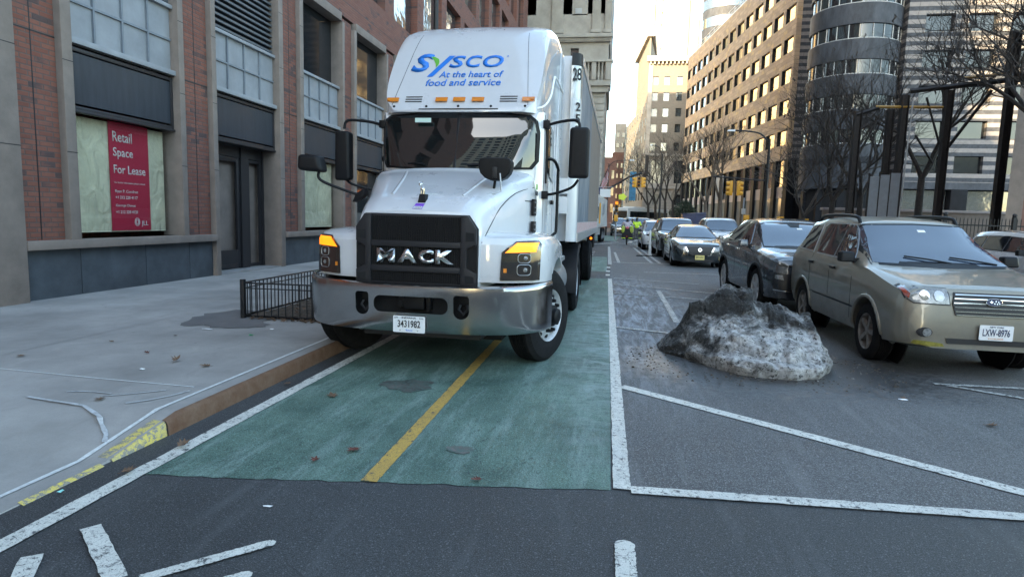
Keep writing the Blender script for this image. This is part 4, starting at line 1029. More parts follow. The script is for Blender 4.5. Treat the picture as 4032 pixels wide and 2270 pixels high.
# fenders
for s in (-1, 1):
    lay = []
    base = [(.58, -1.0), (.79, -.965), (.86, -.94), (1.10, -.80), (1.19, -.66), (1.23, -.45), (1.245, -.1), (1.245, .4), (1.20, .72), (1.05, .86), (.58, .86)]
    cx, cy = .55, -.05
    def inset(pts, k): return [(x - k if x > .62 else x, y + (k if y < 0 else -k)) for x, y in pts]
    for z, k in ((.93, 0.0), (1.12, 0), (1.29, .008), (1.345, .035), (1.375, .09), (1.40, .2)): lay.append([(s * x, y, z + (-.05 if (y > .3) else 0) * (z > 1.2)) for x, y in inset(base, k)])
    mb = MB(); rings = [[mb.bm.verts.new(p) for p in l] for l in lay]; mb.skin(rings)
    fen = mb.build('fender', TW, tr)
    cut(fen, MB().cyl((s * .70, 0, .5), (s * 1.4, 0, .5), .63, n=48)); cut(fen, MB().box(*(sorted((s * .66, s * 1.4))), -.45, .62, .2, .93 + .06))
    md = fen.modifiers.new('bv', 'BEVEL'); md.width = .022; md.segments = 3; md.limit_method = 'ANGLE'; md.angle_limit = R(24); apply_mods(fen); fen.data.materials.clear(); fen.data.materials.append(TW); shade(fen, 40)
    fb = bvh_of(fen); q = lambda pts: [(s * x, z) for x, z in pts]
    hl = fpatch(q([(.80, .955), (1.145, .955), (1.15, 1.30), (1.12, 1.335), (.93, 1.325), (.81, 1.22)]), fb, 'headlight', M['lamp_dark'], tr, .004, -.012)
    fpatch(q([(.84, 1.215), (1.11, 1.225), (1.13, 1.315), (.94, 1.31)]), fb, 'turn_signal', M['amber_lit'], hl, .018, -.006)
    fpatch(q([(.83, 1.03), (.86, 1.03), (.86, 1.07), (.83, 1.07)]), fb, 'side_reflector', M['amber'], hl, .018, -.003, 1)
    for z, w_, h_ in ((1.055, .12, .10), (1.165, .11, .085)):
        pts = []
        for x, zz in stadium(s * 1.01, z, w_, h_, .03):
            h = fb.ray_cast(Vector((x, -4, zz)), Vector((0, 1, 0)))[0]
            if h: pts.append((h.x, h.y - .022, h.z))
        MB().tube(pts + pts[:1], .0035, 5).build('lamp_ring', M['steel'], hl)
        h = fb.ray_cast(Vector((s * 1.01, -4, z)), Vector((0, 1, 0)))[0]; MB().sph((h.x, h.y + .002, z), .03, (1, .8, .9)).build('lamp_projector', M['lamp_glass'], hl, smooth=True)
# bumper
bp_plan = [(0, -1.20), (.3, -1.195), (.6, -1.17), (.85, -1.11), (1.02, -1.01), (1.14, -.88), (1.21, -.74), (1.25, -.58)]
full = [(-x, y) for x, y in bp_plan[:0:-1]] + bp_plan; full = resample(full, 4)
mb = MB(); rows = []
for z, dy in ((.455, .07), (.458, .035), (.48, .022), (.55, .014), (.62, .009), (.7, .004), (.78, -.001), (.85, -.006), (.885, -.004), (.896, .012), (.897, .05)):
    row = []
    for x, y in full:
        k = 1 - abs(x) / 1.25 * .0; row.append(mb.bm.verts.new((x * (1 - dy * .15), y + dy, z + .03 * (abs(x) / 1.25) ** 3 * (1 if z > .7 else .3))))
    rows.append(row)
for a, b in zip(rows, rows[1:]):
    for i in range(len(a) - 1): mb.bm.faces.new((a[i], a[i + 1], b[i + 1], b[i]))
M['bumper_chrome'] = mat('scuffed_chrome', (.38, .375, .37), .17, 1.0, rvar=.08, vscale=5)
bum = mb.build('bumper', M['bumper_chrome'], tr, smooth=True, angle=60)
md = bum.modifiers.new('s', 'SOLIDIFY'); md.thickness = .012; md.offset = 0; apply_mods(bum)
bm_ = bmesh.new(); bm_.from_mesh(bum.data); bmesh.ops.recalc_face_normals(bm_, faces=bm_.faces); bm_.to_mesh(bum.data); bm_.free()
holes = [stadium(0, .715, .72, .155, .065), stadium(-.48, .71, .135, .22, .066, .03), stadium(.485, .71, .145, .22, .07, .03)]
for h in holes: cut(bum, MB().prism([(x, -1.4, z) for x, z in h], (0, .5, 0)))
bum.data.materials.clear(); bum.data.materials.append(M['bumper_chrome']); shade(bum, 50)
bum_b = bvh_of(bum)
yprism('bumper_backing', [(-.9, .56), (.9, .56), (.9, .86), (-.9, .86)], -1.0, -.95, M['black'], bum)
for x in (-.48, .485):
    MB().tube([(x - .03, -1.08, .72), (x - .045, -1.1, .68), (x, -1.11, .635), (x + .045, -1.1, .68), (x + .03, -1.08, .72)], .013, 8).build('tow_hook', M['black_metal'], bum, smooth=True)
    MB().box(x - .05, x + .05, -1.07, -1.0, .72, .8).build('tow_bracket', M['plastic'], bum, bevel=.006)
m = MB(); m.box(-.1, .1, -1.1, -1.0, .66, .78); m.box(-.17, -.1, -1.08, -1.0, .68, .76); m.box(.12, .16, -1.09, -1.0, .65, .79); m.cyl((-.14, -1.09, .70), (-.14, -1.0, .70), .03)
m.build('radar_sensor', M['plastic'], bum, bevel=.006)
pl = yprism('license_plate', stadium(0, .535, .31, .155, .012), -1.222, -1.226, M['plate_white'], tr)
def pt(t, x, z, w_, h_, m_='ink', bold=.0): place_text('lettering', t, (x, -1.227, z), (1, 0, 0), (0, 0, 1), w_, h_, M[m_], pl, bold, thick=.001, off=.001)
pt('3431982', -.11, .505, .22, .068, 'ink', .02); pt('INDIANA', -.07, .588, .14, .017, 'ink', .02); pt('APP', -.145, .588, .04, .012, 'ink', .01); pt('PWR', .1, .588, .04, .012, 'ink', .01); pt('Sysco', -.03, .467, .065, .022, 'sysco_blue', .015)
for x in (-.085, .085): MB().cyl((x, -1.226, .478), (x, -1.231, .478), .007, n=8).build('plate_bolt', M['steel'], pl)
# under-bumper valance, axle, frame, engine mass
m = MB(); m.box(-.75, .75, -.55, 1.9, .30, .86); m.build('chassis_light_block', M['black'], tr)  # solid black underside box, enlarged to block light under the truck
m = MB(); m.box(-.6, .6, -.85, -.5, .35, .46); m.cyl((-.9, 0, .48), (.9, 0, .48), .07); m.build('front_axle', M['black_metal'], tr)
MB().box(-.58, .58, -1.0, -.97, .84, .95).build('front_valance', M['black'], tr)
m = MB(); m.box(-.42, -.3, 1.9, 6.4, .75, 1.0); m.box(.3, .42, 1.9, 6.4, .75, 1.0); m.box(-.5, .5, 3.2, 4.6, 1.02, 1.14); m.build('frame_rail', M['black_metal'], tr)
wheel(tr, 1.05, 0, .505, .29, 1, rim=.29, steer=R(-20)); wheel(tr, -1.05, 0, .505, .29, -1, rim=.29, steer=R(-20))
wheel(tr, 1.06, 3.85, .5, .27, 1, rim=.29, style='disc', dual=True); wheel(tr, -1.06, 3.85, .5, .27, -1, rim=.29, style='disc', dual=True)
MB().cyl((-1, 3.85, .5), (1, 3.85, .5), .1).build('rear_axle', M['black_metal'], tr)
for s in (-1, 1):
    # plastic rear fender arcs
    mb = MB(); prev = None
    for k in range(13):
        a = R(-12 + k * 17); yy, zz = 3.85 - .62 * math.cos(a), .5 + .64 * math.sin(a)
        q = [mb.bm.verts.new((s * .6, yy, zz)), mb.bm.verts.new((s * 1.2, yy, zz)), mb.bm.verts.new((s * 1.22, 3.85 - .57 * math.cos(a), .5 + .59 * math.sin(a)))]
        if prev:
            for i in (0, 1): mb.bm.faces.new((prev[i], prev[i + 1], q[i + 1], q[i]))
        prev = q
    mb.build('rear_fender', M['plastic_g'], tr, smooth=True)
    MB().cyl((s * .82, 1.0, .68), (s * .82, 2.45, .68), .31, n=32).build('fuel_tank', M['steel'], tr, smooth=True, angle=40)
    for z, x1 in ((.48, 1.17), (.98, 1.13)):
        m = MB(); xa, xb = sorted((s * .85, s * x1)); m.box(xa, xb, 1.1, 2.0, z, z + .05)
        for k in range(5): yk = 1.15 + k * .17; m.box(xa, xb, yk, yk + .1, z + .05, z + .062)
        m.build('step', M['steel'], tr, bevel=.004)
    m = MB(); xa, xb = sorted((s * .8, s * 1.0)); m.box(xa, xb, .86, 1.9, .52, .8); m.build('tank_fairing', M['steel'], tr, bevel=.02)
    spatch([(.72, 2.08), (1.25, 1.98), (1.25, 2.62), (.72, 2.64)], cab_b, s, 'side_window', M['glass_dark'], tr, .006, -.006)
    spatch([(.62, 1.95), (.66, 1.95), (.66, 2.68), (.62, 2.68)], cab_b, s, 'door_seal', M['plastic'], tr, .006, -.01)
    spatch([(.585, 1.0), (.59, 1.0), (.59, 2.72), (.585, 2.72)], cab_b, s, 'door_gap', M['ink'], cab, .002, -.002)
    spatch([(1.32, 1.0), (1.325, 1.0), (1.325, 2.72), (1.32, 2.72)], cab_b, s, 'door_gap', M['ink'], cab, .002, -.002)
    MB().tube(resample([(s * 1.0, .72, 2.24), (s * 1.07, .78, 2.23), (s * 1.1, .98, 2.15), (s * 1.1, 1.0, 2.05), (s * 1.1, 1.0, 1.45), (s * 1.08, .98, 1.36), (s * 1.0, .93, 1.3)], 3), .019, 8).build('grab_rail', M['plastic'], tr, smooth=True)
    # mirrors on arms
    mx0, mx1 = (1.27, 1.50) if s > 0 else (-1.55, -1.35)
    arm = MB().tube(resample([(s * .97, .60, 2.60), (s * 1.15, .55, 2.64), ((mx0 + mx1) / 2 - s * .04, .52, 2.65), ((mx0 + mx1) / 2, .50, 2.55)], 5), .017, 8)
    am = arm.build('mirror_arm', M['plastic'], tr, smooth=True); arm = MB(); arm.tube(resample([(s * .97, .60, 1.82), (s * 1.1, .57, 1.83), ((mx0 + mx1) / 2 - s * .08, .52, 1.90), ((mx0 + mx1) / 2, .50, 1.99)], 5), .016, 8)
    am = arm.build('mirror_arm', M['plastic'], tr, smooth=True)
    for z in (2.57, 1.77): MB().box(*sorted((s * .95, s * 1.03)), .55, .65, z, z + .09).build('arm_bracket', M['plastic'], am, bevel=.008)
    z0, z1 = (2.0, 2.57) if s > 0 else (1.93, 2.52)
    MB().hexa([(mx0, .42, z0), (mx1, .42, z0), (mx1, .56, z0 + .01), (mx0, .56, z0 + .01), (mx0 + .01, .42, z1), (mx1 - .01, .42, z1), (mx1, .56, z1 - .01), (mx0, .56, z1 - .01)]).build('mirror', M['plastic'], tr, bevel=.045, seg=4)
# hood mirrors
hm = MB(); hm.hexa([(-1.57, -.42, 1.99), (-1.29, -.40, 1.97), (-1.27, -.25, 1.97), (-1.55, -.25, 1.99), (-1.56, -.42, 2.16), (-1.33, -.40, 2.15), (-1.31, -.25, 2.15), (-1.54, -.25, 2.16)])
hm.build('hood_mirror', M['plastic'], tr, bevel=.05, seg=4)
MB().tube(resample([(-1.34, -.33, 2.0), (-1.36, -.33, 1.93), (-1.30, -.32, 1.87), (-1.05, -.28, 1.78), (-.88, -.25, 1.73)], 4), .016, 8).build('mirror_arm', M['plastic'], tr, smooth=True)
MB().hexa([(-.98, -.32, 1.66), (-.84, -.32, 1.74), (-.84, -.18, 1.74), (-.98, -.18, 1.66), (-.94, -.3, 1.76), (-.84, -.3, 1.82), (-.84, -.2, 1.82), (-.94, -.2, 1.76)]).build('mirror_bracket', M['plastic'], tr, bevel=.01)
dsh = [(.455, 2.10), (.475, 2.125), (.52, 2.135), (.72, 2.135), (.77, 2.125), (.79, 2.10), (.79, 2.04), (.77, 1.98), (.73, 1.935), (.67, 1.91), (.58, 1.91), (.52, 1.935), (.475, 1.98), (.455, 2.04)]
MB().prism([(x, -.50, z) for x, z in dsh], (0, .17, 0)).build('hood_mirror', M['plastic'], tr, bevel=.03, seg=4)
yprism('mirror_clamp', [(.60, 1.93), (.65, 1.93), (.65, 2.04), (.60, 2.04)], -.515, -.49, M['black_metal'], tr, .004)
MB().hexa([(.44, -.48, 1.72), (.70, -.50, 1.70), (.72, -.36, 1.76), (.5, -.34, 1.80), (.52, -.46, 1.80), (.66, -.46, 1.80), (.66, -.38, 1.82), (.54, -.38, 1.82)]).build('mirror_bracket', M['plastic'], tr, bevel=.012)
MB().tube([(.60, -.42, 1.8), (.62, -.42, 1.95)], .014, 8).build('mirror_arm', M['plastic'], tr)
MB().tube([(.68, -.50, 1.98), (.70, -.52, 1.80), (.56, -.60, 1.76), (.56, -.62, 1.66)], .009, 8).build('mirror_rod', M['steel'], tr, smooth=True)
MB().box(.505, .615, -.66, -.61, 1.53, 1.66).build('square_sensor', M['plastic'], tr, bevel=.012)
# ================================================================= the trailer
tl = thing('semi_trailer', 'short white box trailer with dark side graphics coupled behind the white tractor', 'trailer', (-1.80, 8.95, 0), R(-.6))
M['trailer_white'] = carpaint('trailer_white', (.55, .57, .59), .1, .4, .3, .15)
M['diamond'] = mat('diamond_plate', (.4, .41, .42), .38, .9); nt_, b_, L_ = nodes_of(M['diamond'])
vo = nt_.nodes.new('ShaderNodeTexVoronoi'); vo.inputs['Scale'].default_value = 26; L_.new(position(nt_, (1, 1, .55)), vo.inputs['Vector'])
bp = nt_.nodes.new('ShaderNodeBump'); bp.inputs['Strength'].default_value = .5; bp.inputs['Distance'].default_value = .004; L_.new(vo.outputs['Distance'], bp.inputs['Height']); L_.new(bp.outputs[0], b_.inputs['Normal'])
M['graphic'] = mat('trailer_photo_graphic', (.07, .10, .14), .5, .0, var=.5, vscale=1.6, var2=(.26, .28, .3), spec=.25)
M['graphic_b'] = mat('trailer_brown_graphic', (.2, .175, .155), .5, 0, var=.4, vscale=4, stretch=(1, 5, .4), spec=.25)
M['graphic_r'] = mat('trailer_red_strip', (.4, .1, .09), .4, 0, var=.5, vscale=20, var2=(.6, .6, .6))
W2, TL_, TB, TT = 1.27, 9.3, 1.22, 3.84
bodyt = MB().box(-W2, W2, .12, TL_, TB, TT).build('box_body', M['trailer_white'], tl, bevel=.01)
for s in (-1, 1):
    mb = MB(); pr = []
    for (za, zb, mm) in ((TB, 3.24, 'trailer_white'), (3.24, 3.68, 'diamond'), (3.68, TT + .01, 'plastic_g')):
        mb = MB(); prev = None
        for k in range(9):
            a = R(k * 11.25); x, y = s * (W2 - .13 + .14 * math.sin(a)), .12 - .13 * math.cos(a) + .005
            q = [mb.bm.verts.new((x, y, za)), mb.bm.verts.new((x, y, zb))]
            if prev: mb.bm.faces.new((prev[0], q[0], q[1], prev[1]))
            prev = q
        q = [mb.bm.verts.new((s * (W2 + .01), .3, za)), mb.bm.verts.new((s * (W2 + .01), .3, zb))]; mb.bm.faces.new((prev[0], q[0], q[1], prev[1]))
        mb.build('corner_post', M[mm], bodyt, smooth=True)
    xs_ = sorted((s * W2, s * (W2 + .006)))
    MB().box(xs_[0], xs_[1], .32, 3.6, 1.5, 3.7).build('side_graphic', M['graphic'], bodyt)
    MB().box(xs_[0], xs_[1], 3.6, TL_ - .3, 1.5, 3.7).build('side_graphic', M['graphic_b'], bodyt)
    MB().box(xs_[0], xs_[1], .32, TL_ - .3, 1.34, 1.49).build('reflective_strip', M['graphic_r'], bodyt)
    rl_ = sorted((s * W2, s * (W2 + .02)))
    MB().box(rl_[0], rl_[1], .3, TL_, TB - .02, 1.335).build('bottom_rail', M['steel'], bodyt)
    MB().box(rl_[0], rl_[1], .3, TL_, 3.74, TT + .015).build('top_rail', M['steel'], bodyt)
    wheel(tl, s * 1.1, 6.9, .5, .27, s, rim=.29, style='disc', dual=True)
    MB().box(*sorted((s * 1.0, s * 1.2)), TL_ - .35, TL_, .75, TB - .02).build('mud_flap', M['plastic'], tl)
place_text('unit_number', '28', (1.15, -.02, 3.47), (1, .45, 0), (0, 0, 1), .13, .17, M['ink'], bodyt, .02, off=.03)
for i, c in enumerate('2522'): place_text('unit_number', c, (1.205, .01, 3.06 - i * .16), (1, 1, 0), (0, 0, 1), .085, .12, M['ink'], bodyt, .03, off=.02)
m = MB(); m.box(-.5, .5, .3, 8.9, .95, TB - .02); m.cyl((-1, 6.9, .5), (1, 6.9, .5), .09); m.box(-.45, -.35, 6.2, 8.0, .5, .95); m.box(.35, .45, 6.2, 8.0, .5, .95); m.build('underframe', M['black_metal'], tl)
for s in (-1, 1): MB().box(*sorted((s * .75, s * .9)), 2.8, 3.0, .35, TB - .03).build('landing_leg', M['black_metal'], tl)
MB().cyl((1.25, 5.9, 1.1), (1.25, 5.95, 1.1), .03).build('marker_light', M['amber_lit'], tl)
for (yy, z0, z1) in ((-.03, 1.9, 2.12), (-.03, 1.62, 1.86)): MB().box(1.0, 1.15, yy - .02, yy - .015, z0, z1).build('document', M['white_ink'], bodyt)
# ================================================================= cars
M['car_glass'] = glass_mat('car_window_glass', (.02, .024, .03), .03, ior=1.9)
M['ws_glass'] = glass_mat('car_windshield_glass', (.018, .03, .055), .03, ior=1.75)
def oval(cx, cz, rx, rz_, n=16): return [(cx + rx * math.cos(2 * math.pi * i / n), cz + rz_ * math.sin(2 * math.pi * i / n)) for i in range(n)]
def car(name, label, loc, rz, S, group='cars parked along the right side of the lane'):
    c = thing(name, label, 'car', loc, rz, group)
    P = S['paint']; zb = S.get('zb', .22); st = []
    ys = sorted(set([y for t in ('top', 'belt', 'hw') for y, _ in S[t]]))
    for y in ys:
        zt, be, w_, rw_ = interp(S['top'], y), interp(S['belt'], y), interp(S['hw'], y), interp(S['rw'], y)
        bot = interp(S.get('bot', [(0, zb)]), y); be = min(be, zt - .02); k = max(0, min(1, (zt - be) / .3))
        rwx = w_ * .9 * (1 - k) + min(rw_, w_) * k; d = min(.1, (zt - be) * .45); mid = (bot + be) / 2
        lo = S.get('flare', .0)
        st.append((y, [(w_ * .8, bot), (w_ - .05, bot + .03), (w_ - .01 + lo, bot + .14), (w_ + lo, mid), (w_, be - .10), (w_ - .045, be),
                       (w_ - .045 + (rwx - w_ + .045) * .5, be + (zt - d - be) * .5), (rwx, zt - d), (rwx - .05, zt - d * .35), (rwx - .16, zt - d * .08), (rwx * .45, zt + .008), (0, zt + .012)]))
    body = half_loft(st, 'body', P, c, ny=2, nx=1, angle=28)
    yf, yr, r = S['wheels'][:3]; W = S['W']
    for yy in (yf, yr):
        cut(body, MB().cyl((W - .32, yy, r + .01), (W + .3, yy, r + .01), r + .055, n=36)); cut(body, MB().cyl((-W - .3, yy, r + .01), (-W + .32, yy, r + .01), r + .055, n=36))
    body.data.materials.clear(); body.data.materials.append(P); shade(body, 28)
    bv = bvh_of(body); rim = S['wheels'][3]
    for s in (-1, 1):
        for yy in (yf, yr):
            wheel(c, s * (W - .125), yy, r, .215, s, rim=rim, style='spoke', rimmat=S.get('rim', 'alu'), nspoke=S.get('nspoke', 5), steer=R(S.get('steer', 0)) if yy == yf else 0)
            MB().cyl((s * (W - .33), yy, r + .01), (s * (W - .318), yy, r + .01), r + .06, n=24).build('wheel_well', M['black'], body)
            if S.get('lip'):
                pts = []
                for k in range(15):
                    a = R(-8 + k * 14); yk, zk = yy - (r + .075) * math.cos(a), r + .01 + (r + .075) * math.sin(a)
                    h = bv.ray_cast(Vector((s * 3, yk, zk)), Vector((-s, 0, 0)))[0]
                    if h: pts.append((h.x - s * .004, yk, zk))
                MB().tube(pts, .026, 8).build('arch_lip', M[S['lip']] if S['lip'] != 'paint' else P, body, smooth=True, angle=70)
        for i, o in enumerate(S.get('glass', [])):
            cy = sum(p[0] for p in o) / len(o); cz_ = sum(p[1] for p in o) / len(o)
            g_ = [((y - cy) * 1.06 + cy, (z - cz_) * 1.1 + cz_) for y, z in o]
            spatch(g_, bv, s, 'window_trim', M[S.get('trim', 'plastic')], body, .002, -.004, 2)
            spatch(o, bv, s, 'side_window', M['car_glass'], c, .008, -.004, 2)
        for y0, z0, z1 in S.get('gaps', []):
            spatch([(y0, z0), (y0 + .008, z0), (y0 + .008, z1), (y0, z1)], bv, s, 'door_gap', M['ink'], body, .001, -.002, 2)
        for y0, z0 in S.get('handles', []):
            h = bv.ray_cast(Vector((s * 3, y0, z0)), Vector((-s, 0, 0)))[0]
            if h: MB().box(*sorted((h.x, h.x + s * .03)), y0 - .08, y0 + .08, z0 - .018, z0 + .018).build('door_handle', M[S.get('handle_m', 'plastic')] if S.get('handle_m') != 'paint' else P, c, bevel=.008)
        if S.get('side_line'):
            y0, y1, z0, z1, mm = S['side_line']
            spatch([(y0, z0), (y1, z1), (y1, z1 + .02), (y0, z0 + .02)], bv, s, 'side_moulding', M[mm], body, .002, -.006, 3)
        my, mz = S['mirror']; hx = bv.ray_cast(Vector((s * 3, my, mz)), Vector((-s, 0, 0)))[0]; hx = hx.x if hx else s * W
        mm = MB(); a_, b_ = sorted((hx + s * .04, hx + s * .23)); mm.hexa([(a_, my - .07, mz - .04), (b_, my - .07, mz - .04), (b_, my + .05, mz - .04), (a_, my + .05, mz - .04), (a_ + .02, my - .05, mz + .09), (b_ - .02, my - .05, mz + .09), (b_, my + .05, mz + .09), (a_, my + .05, mz + .09)])
        mi = mm.build('wing_mirror', M[S['mirror_m']] if S.get('mirror_m') else P, c, bevel=.03, seg=3)
        MB().box(*sorted((hx - s * .06, hx + s * .06)), my - .03, my + .03, mz - .05, mz + .01).build('mirror_stalk', M['plastic'], mi)
    def sc(o, k, kz): cx_ = sum(p[0] for p in o) / len(o); cz_ = sum(p[1] for p in o) / len(o); return [((x - cx_) * k + cx_, (z - cz_) * kz + cz_) for x, z in o]
    o = S['ws']; fpatch(sc(o, 1.035, 1.1), bv, 'windshield_seal', M['plastic'], body, .002, -.004, 3)
    wsg = fpatch(o, bv, 'windshield', M[S.get('wsm', 'ws_glass')], c, .009, -.004, 3)
    for x in S.get('wipers', []):
        h1 = bv.ray_cast(Vector((x, -3, o[0][1] + .015)), Vector((0, 1, 0)))[0]; h2 = bv.ray_cast(Vector((x - .48, -3, o[0][1] + .07)), Vector((0, 1, 0)))[0]
        if h1 and h2: MB().tube([h1 + Vector((0, -.02, .0)), (h1 + h2) / 2 + Vector((0, -.035, .01)), h2 + Vector((0, -.02, .01))], .010, 5).build('wiper', M['plastic'], c)
    for nm, pts, mm, off in S.get('front', []):
        ps = pts if nm.startswith('*') else pts
        for s in ((1, -1) if nm.startswith('*') else (1,)):
            if nm == '*headlight': fpatch([(s * x, z) for x, z in sc(pts, 1.05, 1.16)], bv, 'lamp_surround', M['ink'], body, .002, -.003, 2)
            fpatch([(s * x, z) for x, z in pts], bv, nm.strip('*'), M[mm] if mm != 'paint' else P, c if nm.startswith('*') or 'grille' in nm else body, off, -.006, S.get('fc', 2))
    if S.get('plate'):
        t, x, z, wm, mm = S['plate']; h = bv.ray_cast(Vector((x, -3, z)), Vector((0, 1, 0)))[0]; y0 = (h.y if h else 0) - .03
        pl_ = MB().prism([(px, y0, pz) for px, pz in stadium(x, z, .31, .155, .012)], (0, -.006, 0)).build('license_plate', M[wm], c)
        MB().box(x - .12, x + .12, y0 + .001, y0 + .06, z - .06, z + .06).build('plate_holder', M['plastic'], pl_)
        def lt(tt, xx, zz, w2, h2, m2='ink', bold=.01): place_text('lettering', tt, (xx, y0 - .007, zz), (1, 0, 0), (0, 0, 1), w2, h2, M[m2], pl_, bold, thick=.001, off=.001)
        lt(t, x - .125, z - .035, .25, .075, mm, .015)
        for tt, zz, w2, h2, m2 in S.get('plate_small', []): lt(tt, x - w2 / 2, z + zz, w2, h2, m2)
    if S.get('sensor'): fpatch(S['sensor'], bv, 'mirror_sensor', M['plastic'], wsg, .014, -.004, 1)
    if S.get('tag'): fpatch(S['tag'], bv, 'windshield_tag', M['white_ink'], wsg, .014, -.004, 1)
    return c, body, bv
M['navy_ink'] = mat('navy_ink', (.02, .03, .09), .5); M['orange_ink'] = mat('orange_ink', (.6, .25, .08), .5)
# ---- silver-beige wagon in the foreground
M['gold_paint'] = carpaint('champagne_paint', (.24, .222, .175), .3, .35, .7, .3)
SW = dict(paint=M['gold_paint'], W=.87, zb=.27, flare=.0, lip='paint',
 top=[(0, .60), (.015, .72), (.04, .86), (.08, .93), (.16, .965), (.35, 1.0), (.7, 1.055), (1.0, 1.095), (1.08, 1.11), (1.3, 1.24), (1.6, 1.41), (1.85, 1.56), (1.93, 1.61), (2.05, 1.64), (2.6, 1.69), (3.2, 1.685), (3.75, 1.64), (3.88, 1.58), (4.0, 1.32), (4.08, 1.08), (4.14, .8), (4.16, .6)],
 belt=[(0, .58), (.1, .88), (.35, .93), (1.0, 1.06), (1.5, 1.10), (3.0, 1.13), (3.9, 1.16), (4.16, .7)],
 hw=[(0, .66), (.015, .70), (.05, .76), (.1, .80), (.2, .84), (.35, .86), (.7, .87), (3.7, .87), (3.95, .855), (4.08, .82), (4.16, .74)],
 rw=[(0, .6), (1.1, .75), (1.9, .645), (2.2, .65), (3.6, .65), (4.16, .6)],
 bot=[(0, .33), (.3, .30), (.6, .27), (3.7, .27), (4.16, .42)],
 wheels=(.87, 3.30, .335, .215), rim='alu_dirty', nspoke=5, steer=0,
 trim='steel', glass=[[(1.50, 1.14), (2.14, 1.15), (2.14, 1.575), (2.02, 1.57), (1.88, 1.50)], [(2.2, 1.15), (2.88, 1.17), (3.0, 1.54), (2.9, 1.585), (2.2, 1.58)], [(3.06, 1.18), (3.76, 1.21), (3.70, 1.48), (3.6, 1.55), (3.16, 1.57)]],
 gaps=[(1.36, .42, 1.1), (2.17, .36, 1.55), (3.0, .62, 1.15)], handles=[(2.02, 1.0), (2.92, 1.02)], mirror=(1.45, 1.15), mirror_m='plastic',
 side_line=(1.25, 3.0, .56, .58, 'plastic_g'),
 ws=[(-.73, 1.135), (0, 1.125), (.73, 1.135), (.67, 1.4), (.62, 1.545), (.56, 1.575), (0, 1.59), (-.56, 1.575), (-.62, 1.545), (-.67, 1.4)],
 wipers=[.12, .62], tag=[(.0, 1.50), (.09, 1.50), (.09, 1.53), (.0, 1.53)],
 front=[('*headlight', [(.40, .785), (.72, .79), (.785, .83), (.80, .925), (.76, .945), (.42, .935)], 'lamp_glass', .006), ('*lamp_bowl', oval(.50, .865, .05, .055, 14), 'steel', .014), ('*lamp_bowl', oval(.63, .87, .045, .05, 14), 'chrome', .014), ('*turn_lens', [(.765, .83), (.79, .85), (.80, .92), (.77, .93), (.755, .88)], 'red_lens', .014),
        ('grille', [(-.345, .68), (.345, .68), (.375, .80), (.36, .91), (-.36, .91), (-.375, .80)], 'ink', .006),
        ('grille_bar', [(-.35, .885), (.35, .885), (.35, .895), (-.35, .895)], 'chrome', .016), ('grille_bar', [(-.36, .845), (.36, .845), (.36, .854), (-.36, .854)], 'chrome', .016), ('grille_bar', [(-.365, .80), (.365, .80), (.365, .809), (-.365, .809)], 'chrome', .016),
        ('grille_bar', [(-.36, .758), (.36, .758), (.36, .767), (-.36, .767)], 'chrome', .016), ('grille_bar', [(-.35, .715), (.35, .715), (.35, .724), (-.35, .724)], 'chrome', .016), ('grille_bar', [(-.34, .678), (.34, .678), (.34, .688), (-.34, .688)], 'chrome', .016),
        ('lower_intake', [(-.40, .385), (.40, .385), (.42, .44), (-.42, .44)], 'ink', .004), ('*fog_recess', oval(.62, .49, .075, .05), 'plastic_g', .004), ('*fog_lamp', oval(.60, .49, .042, .042), 'lamp_glass', .012),
        ('grille_badge', oval(0, .825, .072, .034), 'navy_ink', .024)],
 plate=('LXW-8976', .03, .52, 'plate_white', 'navy_ink'), plate_small=[('NEW YORK', .052, .13, .016, 'navy_ink'), ('EXCELSIOR', -.066, .14, .014, 'orange_ink')])
wg, wgb, wgv = car('station_wagon', 'muddy champagne silver station wagon with black roof rails parked beside the dirty snow pile', (3.85, 6.88, 0), R(.2), SW)
bm = bmesh.new()
def star(cx, cz, r1, r2): return [(cx + (r1 if i % 2 == 0 else r2) * math.cos(i * math.pi / 4), cz + (r1 if i % 2 == 0 else r2) * .8 * math.sin(i * math.pi / 4)) for i in range(8)]
for (x, z, k) in ((-.028, .83, .02), (.012, .838, .009), (.036, .832, .009), (.0, .815, .009), (.024, .812, .009), (.045, .815, .008)): fpatch(star(x, z, k, k * .4), wgv, 'badge_star', M['chrome'], wgb, .034, -.004, 1)
tr_ = MB().tube([(x, h.y - .03, z) for x, z in oval(0, .825, .074, .036, 20) + [(.074, .825)] for h in [wgv.ray_cast(Vector((x, -3, z)), Vector((0, 1, 0)))[0]]], .004, 6).build('badge_ring', M['chrome'], wgb, smooth=True)
for s in (-1, 1):
    rr2 = resample([(s * .58, 2.02, 1.59), (s * .58, 2.06, 1.645), (s * .58, 2.2, 1.69), (s * .58, 2.9, 1.715), (s * .58, 3.4, 1.70), (s * .58, 3.55, 1.655), (s * .58, 3.6, 1.60)], 3)
    MB().tube(rr2, .024, 8).build('roof_rail', M['plastic'], wg, smooth=True)
M['moss'] = mat('mossy_scrape', (.2, .18, .03), .9, var=.5, vscale=30)
fpatch([(-.72, .36), (-.58, .345), (-.42, .35), (-.44, .38), (-.60, .40), (-.70, .40)], wgv, 'mossy_scrape', M['moss'], wgb, .003, -.001, 2)
spatch([(.02, .8), (.02, .8)], wgv, 1, 'x', M['ink'], wgb) if False else None
